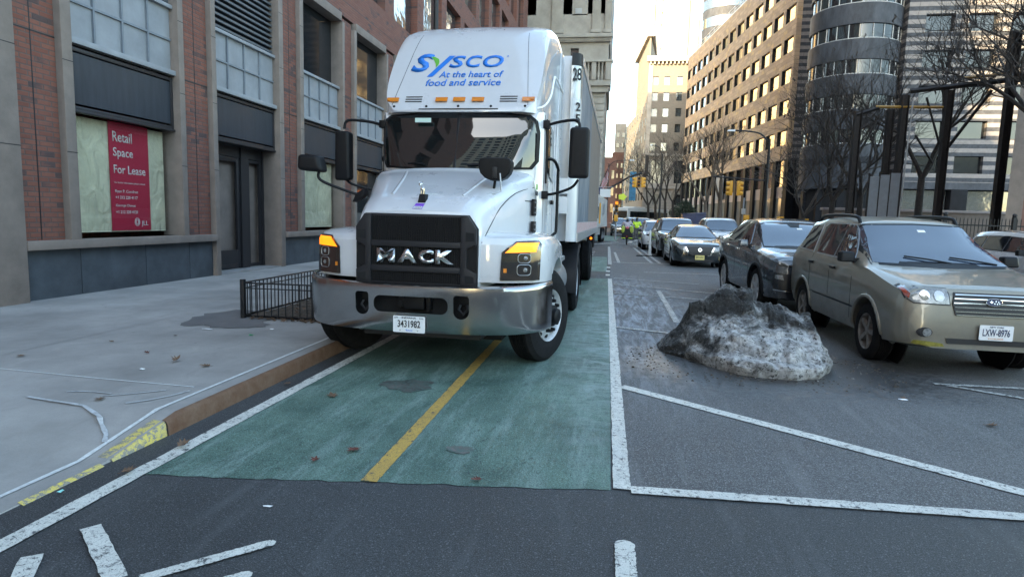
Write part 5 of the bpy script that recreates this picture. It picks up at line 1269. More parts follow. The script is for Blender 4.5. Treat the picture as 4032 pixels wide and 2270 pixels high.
# ---- dark grey crossover behind it
M['dk_grey'] = carpaint('dark_grey_paint', (.036, .042, .052), .25, .25, 1.0, .12)
BK = dict(paint=M['dk_grey'], W=.91, zb=.24, lip='plastic',
 top=[(0, .55), (.015, .68), (.04, .80), (.1, .88), (.2, .93), (.5, .99), (.85, 1.03), (1.0, 1.05), (1.2, 1.14), (1.6, 1.36), (1.9, 1.50), (2.0, 1.54), (2.2, 1.575), (2.7, 1.60), (3.3, 1.57), (3.8, 1.45), (4.1, 1.25), (4.3, 1.08), (4.36, .8)],
 belt=[(0, .53), (.1, .83), (.4, .90), (1.0, .99), (2.0, 1.04), (3.4, 1.12), (4.1, 1.15), (4.36, .75)],
 hw=[(0, .62), (.015, .68), (.05, .75), (.12, .81), (.25, .86), (.5, .895), (.9, .91), (3.7, .91), (4.1, .88), (4.36, .76)], rw=[(0, .6), (1.1, .76), (2.0, .63), (3.3, .62), (4.36, .55)],
 bot=[(0, .27), (.3, .25), (3.9, .25), (4.36, .4)], wheels=(.9, 3.5, .36, .25), rim='alu', nspoke=7,
 glass=[[(1.65, 1.09), (2.45, 1.12), (2.45, 1.5), (2.15, 1.48)], [(2.52, 1.12), (3.3, 1.17), (3.28, 1.44), (2.9, 1.51), (2.52, 1.51)], [(3.36, 1.18), (3.75, 1.23), (3.36, 1.40)]], trim='chrome',
 gaps=[(1.4, .4, 1.04), (2.48, .36, 1.1), (3.3, .6, 1.14)], handles=[(2.3, .97), (3.15, 1.02)], handle_m='chrome', mirror=(1.65, 1.08),
 ws=[(-.72, 1.08), (0, 1.065), (.72, 1.08), (.64, 1.36), (.60, 1.46), (.5, 1.50), (0, 1.515), (-.5, 1.50), (-.60, 1.46), (-.64, 1.36)], sensor=[(-.08, 1.43), (.08, 1.43), (.12, 1.5), (-.12, 1.5)], tag=[(.02, 1.39), (.12, 1.39), (.12, 1.415), (.02, 1.415)],
 front=[('*headlight', [(.48, .80), (.70, .83), (.82, .90), (.80, .86), (.72, .78), (.5, .77)], 'lamp_dark', .006), ('*fog_recess', [(.50, .42), (.78, .42), (.82, .52), (.80, .68), (.55, .66)], 'ink', .004), ('*fog_lamp', [(.66, .58), (.79, .60), (.79, .65), (.68, .65)], 'lamp_glass', .012),
        ('*chrome_strip', [(.48, .40), (.80, .43), (.80, .445), (.48, .42)], 'chrome', .012),
        ('grille', [(-.42, .42), (.42, .42), (.47, .6), (.40, .74), (-.40, .74), (-.47, .6)], 'ink', .006), ('grille_bar', [(-.42, .58), (.42, .58), (.42, .60), (-.42, .60)], 'chrome', .014)])
LF = lambda z: z + .07 * min(1, max(0, (z - .45) / .3))
for k_ in ('top', 'belt'): BK[k_] = [(y, LF(z)) for y, z in BK[k_]]
BK['glass'] = [[(y, LF(z)) for y, z in g] for g in BK['glass']]
for k_ in ('ws', 'sensor', 'tag'): BK[k_] = [(x, LF(z)) for x, z in BK[k_]]
BK['handles'] = [(y, LF(z)) for y, z in BK['handles']]; BK['mirror'] = (1.65, 1.15); BK['front'] = [(n, [(x, LF(z)) for x, z in p], m, o) for n, p, m, o in BK['front']]; BK['wheels'] = (.9, 3.5, .375, .27)
car('crossover', 'dark grey crossover with chrome window trim parked behind the silver station wagon', (3.58, 11.05, 0), R(2.6), BK)
# ---- dark sedan
M['navy'] = carpaint('dark_teal_paint', (.006, .011, .014), .1, .2, 1.0, .08)
NS = dict(paint=M['navy'], W=.90, zb=.18,
 top=[(0, .50), (.015, .62), (.05, .74), (.12, .80), (.3, .85), (.7, .92), (1.1, .97), (1.2, .99), (1.5, 1.14), (1.9, 1.33), (2.1, 1.41), (2.4, 1.455), (2.9, 1.46), (3.4, 1.40), (3.9, 1.22), (4.3, 1.08), (4.75, 1.04), (4.84, .9)],
 belt=[(0, .48), (.1, .74), (.4, .80), (1.0, .92), (2.0, .97), (3.5, 1.0), (4.5, .98), (4.84, .7)],
 hw=[(0, .58), (.015, .66), (.05, .74), (.12, .81), (.25, .86), (.5, .89), (.9, .90), (4.0, .90), (4.5, .86), (4.84, .74)], rw=[(0, .6), (1.2, .74), (2.2, .58), (3.4, .57), (4.84, .6)],
 bot=[(0, .2), (.3, .18), (4.2, .18), (4.84, .35)], wheels=(.92, 3.70, .33, .22), nspoke=5,
 glass=[[(1.75, 1.02), (2.6, 1.03), (2.6, 1.36), (2.2, 1.33)], [(2.66, 1.03), (3.5, 1.07), (3.3, 1.30), (2.9, 1.37), (2.66, 1.37)]], gaps=[(1.5, .36, .98), (2.63, .3, 1.05)], handles=[(2.4, .9), (3.35, .92)], handle_m='paint', mirror=(1.65, 1.0),
 ws=[(-.70, 1.01), (0, .995), (.70, 1.01), (.60, 1.27), (.54, 1.36), (.45, 1.385), (0, 1.40), (-.45, 1.385), (-.54, 1.36), (-.60, 1.27)],
 front=[('*headlight', [(.50, .60), (.62, .60), (.80, .74), (.82, .80), (.76, .79), (.48, .68)], 'lamp_glass', .006), ('grille', [(-.30, .44), (.30, .44), (.44, .70), (.40, .73), (-.40, .73), (-.44, .70)], 'ink', .005),
        ('*grille_chrome', [(.32, .43), (.37, .43), (.50, .71), (.45, .71)], 'chrome', .014), ('grille_chrome', [(-.33, .41), (.33, .41), (.34, .44), (-.34, .44)], 'chrome', .014), ('grille_badge', oval(0, .62, .06, .058), 'chrome', .016), ('badge_center', oval(0, .62, .04, .038), 'ink', .024), ('lower_intake', [(-.42, .22), (.42, .22), (.46, .30), (-.46, .30)], 'ink', .004), ('badge_band', [(-.08, .612), (.08, .612), (.08, .63), (-.08, .63)], 'steel', .026)],
 plate=('J89-UAZ', .0, .36, 'plate_yellow', 'ink'))
car('sedan', 'dark teal black sedan with a yellow license plate in the row of parked cars', (2.98, 21.7, 0), R(0), NS)
# ---- generic suvs
def suv(paint, H=1.75, W=.93, L=4.6, hood=1.08, lights='lamp_glass', grille='ink', plate=None, wsm='ws_glass', bars=True):
    h = H / 1.75
    S = dict(paint=paint, W=W, zb=.25, wsm=wsm,
     top=[(0, .60), (.015, .76), (.05, .90), (.12, hood - .08), (.4, hood - .03), (.9, hood + .02), (1.05, hood + .05), (1.3, 1.27 * h), (1.65, 1.5 * h), (1.85, 1.64 * h), (2.1, H - .03), (2.6, H), (3.5, H - .01), (4.0, H - .07), (4.25, 1.35 * h), (L - .1, 1.0), (L, .8)],
     belt=[(0, .58), (.1, .92), (.4, hood - .1), (1.0, hood), (2.0, hood + .03), (4.0, hood + .08), (L, .7)],
     hw=[(0, W - .27), (.015, W - .22), (.05, W - .14), (.12, W - .08), (.3, W - .03), (.6, W), (4.0, W), (L - .3, W - .04), (L, W - .16)], rw=[(0, .6), (1.1, W - .14), (2.0, W - .25), (3.8, W - .25), (L, .6)],
     bot=[(0, .3), (.3, .27), (L - .5, .27), (L, .42)], wheels=(.92, L - .98, .36, .24), nspoke=5,
     glass=[[(1.55, hood + .1), (2.4, hood + .11), (2.4, H - .15), (1.95, H - .17)], [(2.46, hood + .11), (3.25, hood + .13), (3.25, H - .15), (2.46, H - .14)], [(3.32, hood + .14), (3.95, hood + .17), (3.8, H - .18), (3.32, H - .15)]],
     gaps=[(1.4, .4, hood + .05), (2.43, .36, hood + .1)], handles=[(2.25, hood - .05), (3.1, hood - .03)], handle_m='paint', mirror=(1.55, hood + .07),
     ws=[(-W + .2, hood + .09), (0, hood + .075), (W - .2, hood + .09), (W - .29, H - .25), (W - .34, H - .15), (0, H - .12), (-W + .34, H - .15), (-W + .29, H - .25)],
     front=[('*headlight', [(.45, .76), (.72, .78), (.80, .88), (.46, .87)], lights, .006), ('*fog_lamp', [(.55, .44), (.68, .44), (.68, .50), (.55, .50)], 'lamp_glass', .006), ('lower_intake', [(-.45, .36), (.45, .36), (.5, .46), (-.5, .46)], 'ink', .004)])
    if grille: S['front'].append(('grille', [(-.38, .60), (.38, .60), (.42, .86), (-.42, .86)], grille, .006))
    if grille and bars: S['front'] += [('grille_bar', [(-.4, .72), (.4, .72), (.4, .745), (-.4, .745)], 'chrome', .014), ('grille_badge', oval(0, .733, .06, .045, 10), 'chrome', .02)]
    if plate: S['plate'] = plate
    return S
M['black_paint'] = carpaint('black_paint', (.006, .006, .007), .0, .2, 1, .08); M['white_paint_car'] = carpaint('white_car_paint', (.62, .64, .66), 0, .25, 1, .08)
M['beige_paint'] = carpaint('pale_gold_paint', (.42, .38, .27), .4, .3, 1, .1); M['grey_paint'] = carpaint('grey_green_paint', (.10, .11, .11), .5, .3, 1, .1)
car('suv', 'black SUV parked directly behind the dark sedan with yellow plate', (2.92, 27.0, 0), R(1.5), suv(M['black_paint'], 1.73))
S = suv(M['white_paint_car'], 1.6, .93, 4.7, .93, 'lamp_dark', None, None); S['mirror_m'] = 'plastic'
car('electric_car', 'white electric hatchback without a grille behind the leaning white delineator post', (2.55, 33.3, 0), R(1.5), S)
S = suv(M['white_paint_car'], 1.80, .99, 4.9, 1.1)
car('minivan', 'tall white van in the next lane showing its windshield above the dark sedan', (5.45, 31.0, 0), R(0), S)
car('taxi_sedan', 'pale gold car mostly hidden behind the white electric hatchback', (4.15, 41.5, 0), R(0), suv(M['beige_paint'], 1.6, .9, 4.7, .95))
car('suv', 'grey SUV with a wide grille waiting in the lane right of the cyclist', (2.35, 51.0, 0), R(0), suv(M['grey_paint'], 1.8, .98, 4.9, 1.12), 'cars queuing in the distance')
car('pickup_truck', 'white pickup with flat hood seen behind the distant grey SUV', (2.0, 61.0, 0), R(0), suv(M['white_paint_car'], 1.85, .98, 5.2, 1.15), 'cars queuing in the distance')
car('suv', 'black SUV just right of the lit traffic signal post in the far queue', (.75, 60.0, 0), R(0), suv(M['black_paint'], 1.75), 'cars queuing in the distance')
car('suv', 'dark far SUV rightmost of the distant queue near the bare trees', (3.9, 66.0, 0), R(0), suv(M['black_paint'], 1.75), 'cars queuing in the distance')
S = suv(M['white_paint_car'], 1.56, .92, 4.5, .98); S['mirror_m'] = 'plastic'; S['lip'] = 'plastic'
rc, rb_, rv_ = car('crossover', 'white crossover with black roof cut off by the right edge beside the silver station wagon', (9.85, 13.6, 0), R(0), S)
tpatch([(-.60, 2.0), (.60, 2.0), (.62, 3.0), (.6, 3.95), (-.6, 3.95), (-.62, 3.0)], rv_, 'black_roof', M['black_paint'], rc, .004, .003)
# ================================================================= dirty snow pile
M['snow'] = mat('dirty_snow', (.5, .5, .5), .75); nt_, b_, L_ = nodes_of(M['snow']); p_ = position(nt_)
g_ = nt_.nodes.new('ShaderNodeNewGeometry'); s_ = nt_.nodes.new('ShaderNodeSeparateXYZ'); L_.new(g_.outputs['Position'], s_.inputs[0]); s2_ = nt_.nodes.new('ShaderNodeSeparateXYZ'); L_.new(g_.outputs['Normal'], s2_.inputs[0])
big = noise(nt_, p_, 3.2, 9, .7, .4); fin = noise(nt_, p_, 26, 8, .75); mid = noise(nt_, p_, 9, 8, .72)
hgt = mathn(nt_, 'ADD', ramp(nt_, s_.outputs[2], .34, .52), ramp(nt_, s_.outputs[0], 1.15, .85))
dirt = mathn(nt_, 'ADD', mathn(nt_, 'MULTIPLY', hgt, .75), mathn(nt_, 'MULTIPLY', mathn(nt_, 'SUBTRACT', big, .5), 4.2))
c_ = mixc(nt_, ramp(nt_, mid, .42, .62), (.6, .6, .6), (.24, .235, .225))
c_ = mixc(nt_, ramp(nt_, noise(nt_, p_, 13, 9, .8, .6), .54, .60, 0, .85), c_, (.032, .032, .032))
c_ = mixc(nt_, ramp(nt_, dirt, .0, .75), c_, (.022, .021, .02))
c_ = mixc(nt_, ramp(nt_, fin, .56, .61), c_, (.018, .016, .014))
c_ = mixc(nt_, ramp(nt_, noise(nt_, p_, 70, 4, .7), .62, .68, 0, .7), c_, (.4, .41, .42))
L_.new(c_, b_.inputs['Base Color']); bp = nt_.nodes.new('ShaderNodeBump'); bp.inputs['Strength'].default_value = 1; bp.inputs['Distance'].default_value = .05
L_.new(noise(nt_, p_, 16, 9, .75), bp.inputs['Height']); L_.new(bp.outputs[0], b_.inputs['Normal']); L_.new(ramp(nt_, fin, .4, .6, .5, .9), b_.inputs['Roughness'])
from mathutils import noise as mn
def heap(name, outline, peaks, material, n=90, seed=0.0, rim=.06, rough=.07):
    """solid heap: outline polygon on the road, height from ridge peaks, overhanging broken rim"""
    xs = [p[0] for p in outline]; ys = [p[1] for p in outline]; x0, x1, y0, y1 = min(xs) - .1, max(xs) + .1, min(ys) - .1, max(ys) + .1
    def sd(x, y):
        d = 9; ins = False; k = len(outline)
        for i in range(k):
            ax, ay = outline[i]; bx, by = outline[(i + 1) % k]; ex, ey = bx - ax, by - ay; t = max(0, min(1, ((x - ax) * ex + (y - ay) * ey) / (ex * ex + ey * ey)))
            d = min(d, math.hypot(x - ax - ex * t, y - ay - ey * t))
            if (ay > y) != (by > y) and x < (bx - ax) * (y - ay) / (by - ay) + ax: ins = not ins
        return d if ins else -d
    mb = MB(); V = {}
    for j in range(n + 1):
        for i in range(n + 1):
            x, y = x0 + (x1 - x0) * i / n, y0 + (y1 - y0) * j / n; d = sd(x + .05 * mn.noise((x * 6, y * 6, seed)), y + .05 * mn.noise((x * 6, y * 6, seed + 9)))
            if d < 0: z = -.03
            else:
                e = min(1, d / rim) ** .45; hh = 0; ws = 0
                for px, py, pz in peaks: w_ = 1 / (.02 + (x - px) ** 2 + (y - py) ** 2); hh += w_ * pz; ws += w_
                z = e * hh / ws
                z += min(1, d / .2) * rough * (mn.fractal((x * 2.5, y * 2.5, seed), 1, 2, 6) + .35 * abs(mn.noise((x * 11, y * 11, seed))))
                z = max(z, .005)
            V[i, j] = mb.bm.verts.new((x + .03 * mn.noise((x * 7, z * 9, 3)), y + .05 * mn.noise((y * 6, z * 9, 5)), z))
    for j in range(n):
        for i in range(n): mb.bm.faces.new((V[i, j], V[i + 1, j], V[i + 1, j + 1], V[i, j + 1]))
    bad = [f for f in mb.bm.faces if all(v.co.z < -.02 for v in f.verts)]; bmesh.ops.delete(mb.bm, geom=bad, context='FACES')
    return mb.build(name, material, None, smooth=True, angle=60)
def snow_bank():
    ridge = [(.62, .05), (.72, .14), (.86, .36), (.95, .56), (1.1, .62), (1.33, .80), (1.5, .76), (1.62, .80), (1.66, .62), (1.8, .60), (1.95, .62), (2.1, .55), (2.28, .50), (2.38, .34), (2.5, .12)]
    fronty = [(.62, 7.5), (.88, 7.14), (1.1, 6.8), (1.34, 6.52), (1.66, 6.42), (1.9, 6.41), (2.16, 6.58), (2.35, 6.9), (2.5, 7.5)]
    mb = MB(); V = {}; NX, NY = 150, 110
    for i in range(NX + 1):
        x = .62 + 1.88 * i / NX
        rz_ = interp(ridge, x) + .05 * mn.noise((x * 9, 1, 2)) + .03 * mn.noise((x * 26, 4, 2)); yf_ = interp(fronty, x) + .05 * mn.noise((x * 5, 7, 2)); yr_ = 7.5 + .08 * mn.noise((x * 4, 2, 9)); yb_ = 8.0 + .1 * mn.noise((x * 4, 2, 5))
        for j in range(NY + 1):
            if j <= 80:
                t = j / 80; y = yf_ + (yr_ - yf_) * t; lip = min(1, t / .05)
                prof = .16 * lip + .84 * (t ** 1.15) - .10 * math.exp(-((t - .75) / .12) ** 2) + .05 * math.exp(-((t - .3) / .1) ** 2); z = rz_ * max(0, prof)
                y -= .05 * math.sin(min(1, t / .12) * math.pi)
            else:
                t = (j - 80) / 30; y = yr_ + (yb_ - yr_) * t; z = rz_ * (1 - t ** 2.2)
            p = Vector((x, y, z)); k = min(1, z / .08)
            d = mn.hetero_terrain(p * 3.0, .9, 2.2, 5, .6) * .035 + abs(mn.noise(p * 4.5)) * .08 + abs(mn.noise(p * 17)) * .02 + mn.noise(p * 50) * .005
            p += Vector((mn.noise(p * 6) * .04, -d * .9, d * .7)) * k
            p.z = max(p.z - .02, -.01) if j not in (0,) else -.01
            V[i, j] = mb.bm.verts.new(p)
    for i in range(NX):
        for j in range(NY): mb.bm.faces.new((V[i, j], V[i + 1, j], V[i + 1, j + 1], V[i, j + 1]))
    return mb.build('snow_pile', M['snow'], None, smooth=True, angle=32)
tag(snow_bank(), 'dirty blackened snow pile on the asphalt beside the champagne station wagon', 'snow pile')
mb = MB(); rn = random.Random(4)
for i in range(34):
    a = rn.uniform(-3.4, .4); cx, cy = 1.6 + rn.uniform(.85, 1.2) * math.cos(a) * 1.05, 7.35 + rn.uniform(.85, 1.25) * math.sin(a) * .85; s_ = rn.uniform(.006, .018)
    vv = [Vector((rn.uniform(-1, 1), rn.uniform(-1, 1), rn.uniform(0, 1))) * s_ for _ in range(7)]; g5 = [mb.bm.verts.new(Vector((cx, cy, .002)) + v) for v in vv]
    bmesh.ops.convex_hull(mb.bm, input=g5)
stuff(mb.build('snow_crumbs', M['snow']), 'broken icy crumbs of snow around the snow pile', 'snow crumbs')
tag(heap('snow_pile', [(1.5, 41), (2.6, 40.7), (3.2, 41.2), (3.0, 42), (2, 42.2), (1.4, 41.8)], [(2.2, 41.5, .5), (1.6, 41.4, .2), (2.9, 41.5, .3)], M['snow'], 30, 5), 'small distant snow heap beside the cyclist', 'snow pile')
mb = MB()
for i in range(700):
    a = random.uniform(0, 6.28); k = random.choice([0, 1, 2]); cx, cy, rx, ry = [(1.6, 7.1, 1.15, .85), (2.45, 6.9, .45, .6), (1.0, 7.0, .6, .7)][k]
    rr3 = random.uniform(.8, 1.35) ** 1; x, y = cx + rx * rr3 * math.cos(a), cy + ry * rr3 * math.sin(a); s = random.uniform(.003, .012) * (1.6 if random.random() < .08 else 1)
    mb.hexa([(x - s, y - s, .001), (x + s, y - s * .8, .001), (x + s * .8, y + s, .001), (x - s, y + s * .7, .001), (x - s * .5, y - s * .6, s), (x + s * .6, y - s * .5, s * .8), (x + s * .4, y + s * .6, s), (x - s * .6, y + s * .4, s * .9)])
stuff(mb.build('grit', M['soil']), 'dark grit and crumbs scattered around the snow pile', 'grit')
# ================================================================= buildings in the distance
M['lime'] = brick_mat('limestone', (.33, .305, .265), (.37, .34, .295), (.2, .19, .18), 1.3, .6, 'xz', mw=.02)
M['lime_p'] = mat('plain_limestone', (.34, .31, .27), .85, var=.2, vscale=.8, bump=.05)
M['lime_warm'] = mat('warm_limestone', (.76, .59, .34), .85, var=.15, vscale=.3)
M['brown_stone'] = brick_mat('brown_granite_cladding', (.5, .37, .25), (.27, .2, .15), (.2, .16, .12), 1.1, .42, 'yz', mw=.02, dark=(.55, .39, .2))
M['blk_stone'] = mat('honed_black_granite', (.008, .009, .012), .6, var=.4, vscale=2, spec=.15)
M['drum'] = mat('dark_granite_drum', (.05, .056, .068), .6, var=.45, vscale=1.5, stretch=(1, 1, .4), spec=.2)
M['stripe'] = stripe_mat('striped_granite', (.27, .255, .25), (.062, .068, .08), .72, .1, .5)
M['pink'] = mat('pinkish_panel', (.33, .28, .265), .6, var=.1)
M['curtain'] = glass_mat('curtained_glass', (.2, .205, .19), .15, ior=1.5)
M['buff_brick'] = brick_mat('buff_brick', (.2, .175, .145), (.17, .15, .125), (.15, .14, .12), .5, .16, 'xz')
M['white_frame'] = mat('white_window_frame', (.34, .35, .355), .5)
M['redb'] = brick_mat('dark_red_brick', (.17, .085, .065), (.2, .1, .08), (.13, .1, .09), .5, .18, 'xz')
M['pale_glass'] = glass_mat('pale_curtain_wall', (.25, .3, .3), .12, ior=1.8)
def cap100(parent, items, name, material, child=None):
    """items: list of (size, builder) -> the 100 largest as parts, the rest as one part"""
    items.sort(key=lambda t: -t[0]); rest = MB()
    for k, (sz, f) in enumerate(items):
        if k < 100:
            mb = MB(); f(mb); w = mb.build(name, material, parent, world=True)
            if child: mb = MB(); child(f, mb); 
        else: f(rest)
    if len(items) > 100: stuff(rest.build(name, material, parent, world=True))
    else: rest.bm.free()
def bx(name, m, boxes, parent, bevel=0):
    mb = MB()
    for b in boxes: mb.box(*b)
    return mb.build(name, m, parent, bevel=bevel, world=True)
def grid_wall(parent, x0, x1, y, z0, z1, wins, m, depth=.5, name='wall'):
    """wall facing -Y at y with rectangular window openings (list of x0,x1,z0,z1 arranged in rows)"""
    rows = {}
    for w in wins: rows.setdefault((w[2], w[3]), []).append(w)
    mb = MB(); z = z0
    for (a, b) in sorted(rows):
        if a > z: mb.box(x0, x1, y, y + depth, z, a)
        x = x0
        for w in sorted(rows[(a, b)]):
            if w[0] > x: mb.box(x, w[0], y, y + depth, a, b)
            x = w[1]
        if x < x1: mb.box(x, x1, y, y + depth, a, b)
        z = b
    if z < z1: mb.box(x0, x1, y, y + depth, z, z1)
    return mb.build(name, m, parent, world=True)
# ---- limestone tower beyond the brick building
lt_ = thing('limestone_building', 'grey limestone tower with balustrade and rusticated corner rising behind the truck', 'building', (-6, 62, 0))
wins = [(-8.25, -7.25 + .6, 21.1, 24.2), (-4.75, -3.6 + .35, 21.0, 24.2), (-4.75, -3.95, 15.9, 17.9), (-8.6, -7.7, 15.9, 17.9)]
grid_wall(lt_, -42, -1.36, 62.0, 0, 15.9, [(-5.2, -3.9, 10, 12.6), (-8.6, -7.3, 10, 12.6), (-5.2, -3.9, 5.5, 8.1)], M['lime'], .6)
grid_wall(lt_, -42, -1.12, 61.9, 15.9, 18.4, [w for w in wins if w[2] < 18], M['lime_p'], .6)
grid_wall(lt_, -42, -1.0, 62.1, 19.1, 48.5, [w for w in wins if w[2] > 18] + [(-4.75, -3.25, 26 + 3.6 * k, 28.2 + 3.6 * k) for k in range(5)], M['lime_p'], .6)
bx('side_wall', M['lime'], [(-42, -1.36, 62.6, 85, 0, 15.9), (-42, -1.12, 62.5, 85, 15.9, 18.4), (-42, -1.0, 62.7, 85, 18.4, 48.5)], lt_)
for w in wins + [(-5.2, -3.9, 10, 12.6), (-8.6, -7.3, 10, 12.6)]:
    g_ = bx('window', M['glass_up'], [(w[0], w[1], 62.3, 62.35, w[2], w[3])], lt_)
    bx('window_frame', M['bronze'], [(w[0], w[0] + .1, 62.2, 62.28, w[2], w[3]), (w[1] - .1, w[1], 62.2, 62.28, w[2], w[3]), (w[0] + .1, w[1] - .1, 62.2, 62.28, (w[2] + w[3]) / 2 - .05, (w[2] + w[3]) / 2 + .05)] + ([(w[0] + (w[1] - w[0]) * t - .07, w[0] + (w[1] - w[0]) * t + .07, 62.18, 62.2, w[2], w[3]) for t in (.25, .72)] if w[1] - w[0] > 1.3 else []), g_)
bx('cornice', M['lime_p'], [(-30, -.75, 61.3, 62.0, 18.75, 19.1), (-30, -.95, 61.55, 62.0, 18.4, 18.75)], lt_, .03)
m_ = MB()
for k in range(46): m_.box(-9.5 + k * .19, -9.42 + k * .19, 61.42, 61.55, 18.5, 18.72)
m_.build('dentil_band', M['lime_p'], lt_, world=True)
bx('balcony_slab', M['lime_p'], [(-30, -.62, 61.0, 61.9, 16.4, 16.62), (-30, -.75, 61.2, 62.0, 14.25, 14.75)], lt_, .03)
bx('balcony_slab', M['lime_p'], [(-30, -1.0, 61.5, 62.0, 13.7, 14.25)], lt_, .03)
m_ = MB()
for k in range(11): m_.lathe((-4.6 + k * .33, 61.3, 14.75), (0, 0, 1), [(0, .12), (.2, .08), (.55, .14), (.9, .07), (1.4, .08), (1.65, .12)], 8)
m_.build('balustrade', M['lime_p'], lt_, world=True, smooth=True)
for q in [(-1.3, -.72), (-2.6, -2.2), (-5.4, -4.9)]: bx('balcony_pier', M['lime_p'], [(q[0], q[1], 61.1, 61.7, 14.75, 16.4)], lt_, .03)
bx('pilaster', M['lime_p'], [(-6.7, -5.6, 61.9, 62.1, 19.6, 48), (-2.8, -2.0, 61.9, 62.1, 19.6, 48), (-1.6, -1.0, 61.9, 62.1, 19.6, 48), (-6.75, -5.5, 61.8, 62.05, 19.3, 19.6), (-2.9, -1.95, 61.8, 62.05, 19.3, 19.6), (-1.7, -.95, 61.8, 62.05, 19.3, 19.6)], lt_, .02)
m_ = MB(); zz = .3
while zz < 13.5: m_.box(-2.55 if int(zz / .62) % 2 else -2.85, -1.28, 61.93, 62.02, zz, zz + .52); zz += .62
m_.build('corner_quoins', M['lime_p'], lt_, bevel=.03, world=True)
for (x, z) in ((-4.45, 21.1), (-4.4, 15.9)):
    a_ = bx('air_conditioner', M['white_frame'], [(x, x + .62, 62.0, 62.35, z, z + .52)], lt_, .02); bx('ac_grille', M['gray_metal_d'], [(x + .07, x + .55, 61.98, 61.998, z + .08, z + .44)], a_)
# ---- brown office building (own axes: x along the facade, -y inwards)
ang = math.atan2(.99147, -.13035)
ob_ = thing('office_building', 'brown granite office building with rows of gold reflecting windows above a dark colonnade', 'building', (18.58, 73, 0), ang)
def lb(name, m, boxes, parent=None, bevel=0):
    mb = MB()
    for b in boxes: mb.box(*b)
    return mb.build(name, m, parent or ob_, bevel=bevel)
Lf, pw, ow = 47.5, 3.4, 2.65; cols_ = [.45 + i * pw for i in range(14)]
bands = [(8.75, 10.35)] + [(12.0 + 3.36 * k, 13.71 + 3.36 * k) for k in range(5)] + [(28.8, 31.05)]
mbw = MB()
for a, b in bands: mbw.box(0, Lf, -.55, 0, a, b)
for k in range(6):
    z0 = 10.35 + 3.36 * k; x = 0
    for c_ in cols_: mbw.box(x, c_, -.55, 0, z0, z0 + 1.65); x = c_ + ow
    mbw.box(x, Lf, -.55, 0, z0, z0 + 1.65)
mbw.build('wall', M['brown_stone'], ob_)
lb('core', M['black'], [(0.1, Lf - .1, -24, -.9, 0, 31)]); lb('roof_edge', M['steel'], [(0, Lf, -.3, .02, 31.05, 31.2)])
rl_ = MB()
for i in range(20): rl_.box(i * 2.5, i * 2.5 + .05, -.2, -.15, 31.2, 32.1)
rl_.box(0, Lf, -.2, -.15, 32.1, 32.16); rl_.box(0, Lf, -.2, -.15, 31.65, 31.69); rl_.build('roof_railing', M['steel'], ob_)
its = []
for k in range(6):
    z0 = 10.35 + 3.36 * k
    for c_ in cols_:
        its.append((1 / (10 + c_) - k * .0005, (lambda c_, z0: lambda mb: mb.box(c_, c_ + ow, -.26, -.22, z0, z0 + 1.65))(c_, z0)))
its.sort(key=lambda t: -t[0]); rest = MB()
for k, (q_, f) in enumerate(its):
    if k < 100: mb = MB(); f(mb); mb.build('window', M['glass_gold'], ob_)
    else: f(rest)
stuff(rest.build('window', M['glass_gold'], ob_))
jm = MB()
for k in range(6):
    z0 = 10.35 + 3.36 * k
    for c_ in cols_: jm.box(c_ + ow - .12, c_ + ow - .002, -.215, -.01, z0 + .003, z0 + 1.647)
stuff(jm.build('window_jamb', M['blk_stone'], ob_))
for i in range(15): lb('column', M['blk_stone'], [(-.55 + i * pw, .4 + i * pw, -.9, -.02, 0, 8.72)])
for i, c_ in enumerate([.4 + i * pw for i in range(14)]):
    lb('arcade_window', M['glass_gold'], [(c_, c_ + 2.45, -.36, -.32, 5.8, 8.74)]); lb('spandrel_panel', M['pink'], [(c_, c_ + 2.45, -.4, -.3, 4.5, 5.8)])
    lb('curtained_window', M['curtain'], [(c_, c_ + 2.45, -.36, -.32, .9, 4.5)]); lb('plinth', M['pink'], [(c_, c_ + 2.45, -.4, -.25, 0, .9)])
lb('notice_board', M['gray_metal_d'], [(22.0, 25.5, -.05, .05, 5.0, 8.4)])
# striped end wall facing the camera
sw_ = thing('striped_building', 'dark and pale striped granite courthouse with a rounded dark glass bay', 'building', (24, 60, 0))
bx('end_wall', M['stripe'], [(18.62, 21.6, 73.2, 74, 4.5, 34)], sw_); bx('end_wall_base', M['blk_stone'], [(18.62, 21.6, 73.2, 74, 0, 4.5)], sw_)
for k in range(7): bx('end_window', M['glass_blue'], [(20.3, 21.4, 73.15, 73.19, 6.6 + 2.95 * k, 8.2 + 2.95 * k)], sw_)
FY = 60.0
swin = []
for k in range(7):
    for j in range(6): x = 25.75 + j * 3.35; swin.append((x, x + 2.3, 18.3 - 2.98 * (k - 1), 19.8 - 2.98 * (k - 1)))
swin = [w for w in swin if w[2] > 6.0]
grid_wall(sw_, 24.35, 48, FY, 5.6, 34, swin, M['stripe'], .5)
bx('return_wall', M['stripe'], [(24.36, 24.85, FY + .5, 66, 5.6, 34)], sw_); bx('core', M['black'], [(24.9, 48, FY + .8, 75, 0, 33.5)], sw_)
for w in swin:
    g_ = bx('window', M['glass_dark'], [(w[0], w[1], FY + .4, FY + .45, w[2], w[3])], sw_)
    bx('window_frame', M['white_frame'], [(w[0], w[1], FY + .32, FY + .38, w[2], w[2] + .08)] + [(w[0] + (w[1] - w[0]) * t - .045, w[0] + (w[1] - w[0]) * t + .045, FY + .32, FY + .38, w[2] + .08, w[3]) for t in (.24, .68)], g_)
bx('lintel_band', M['drum'], [(24.3, 48, FY - .15, FY + .5, 5.0, 5.6)], sw_)
for x in (23.3, 29.0, 34.6, 40.3): bx('round_base_column', M['blk_stone'], [(x, x + 1.35, FY - .3, FY + .8, 0, 5.0)], sw_, .1)
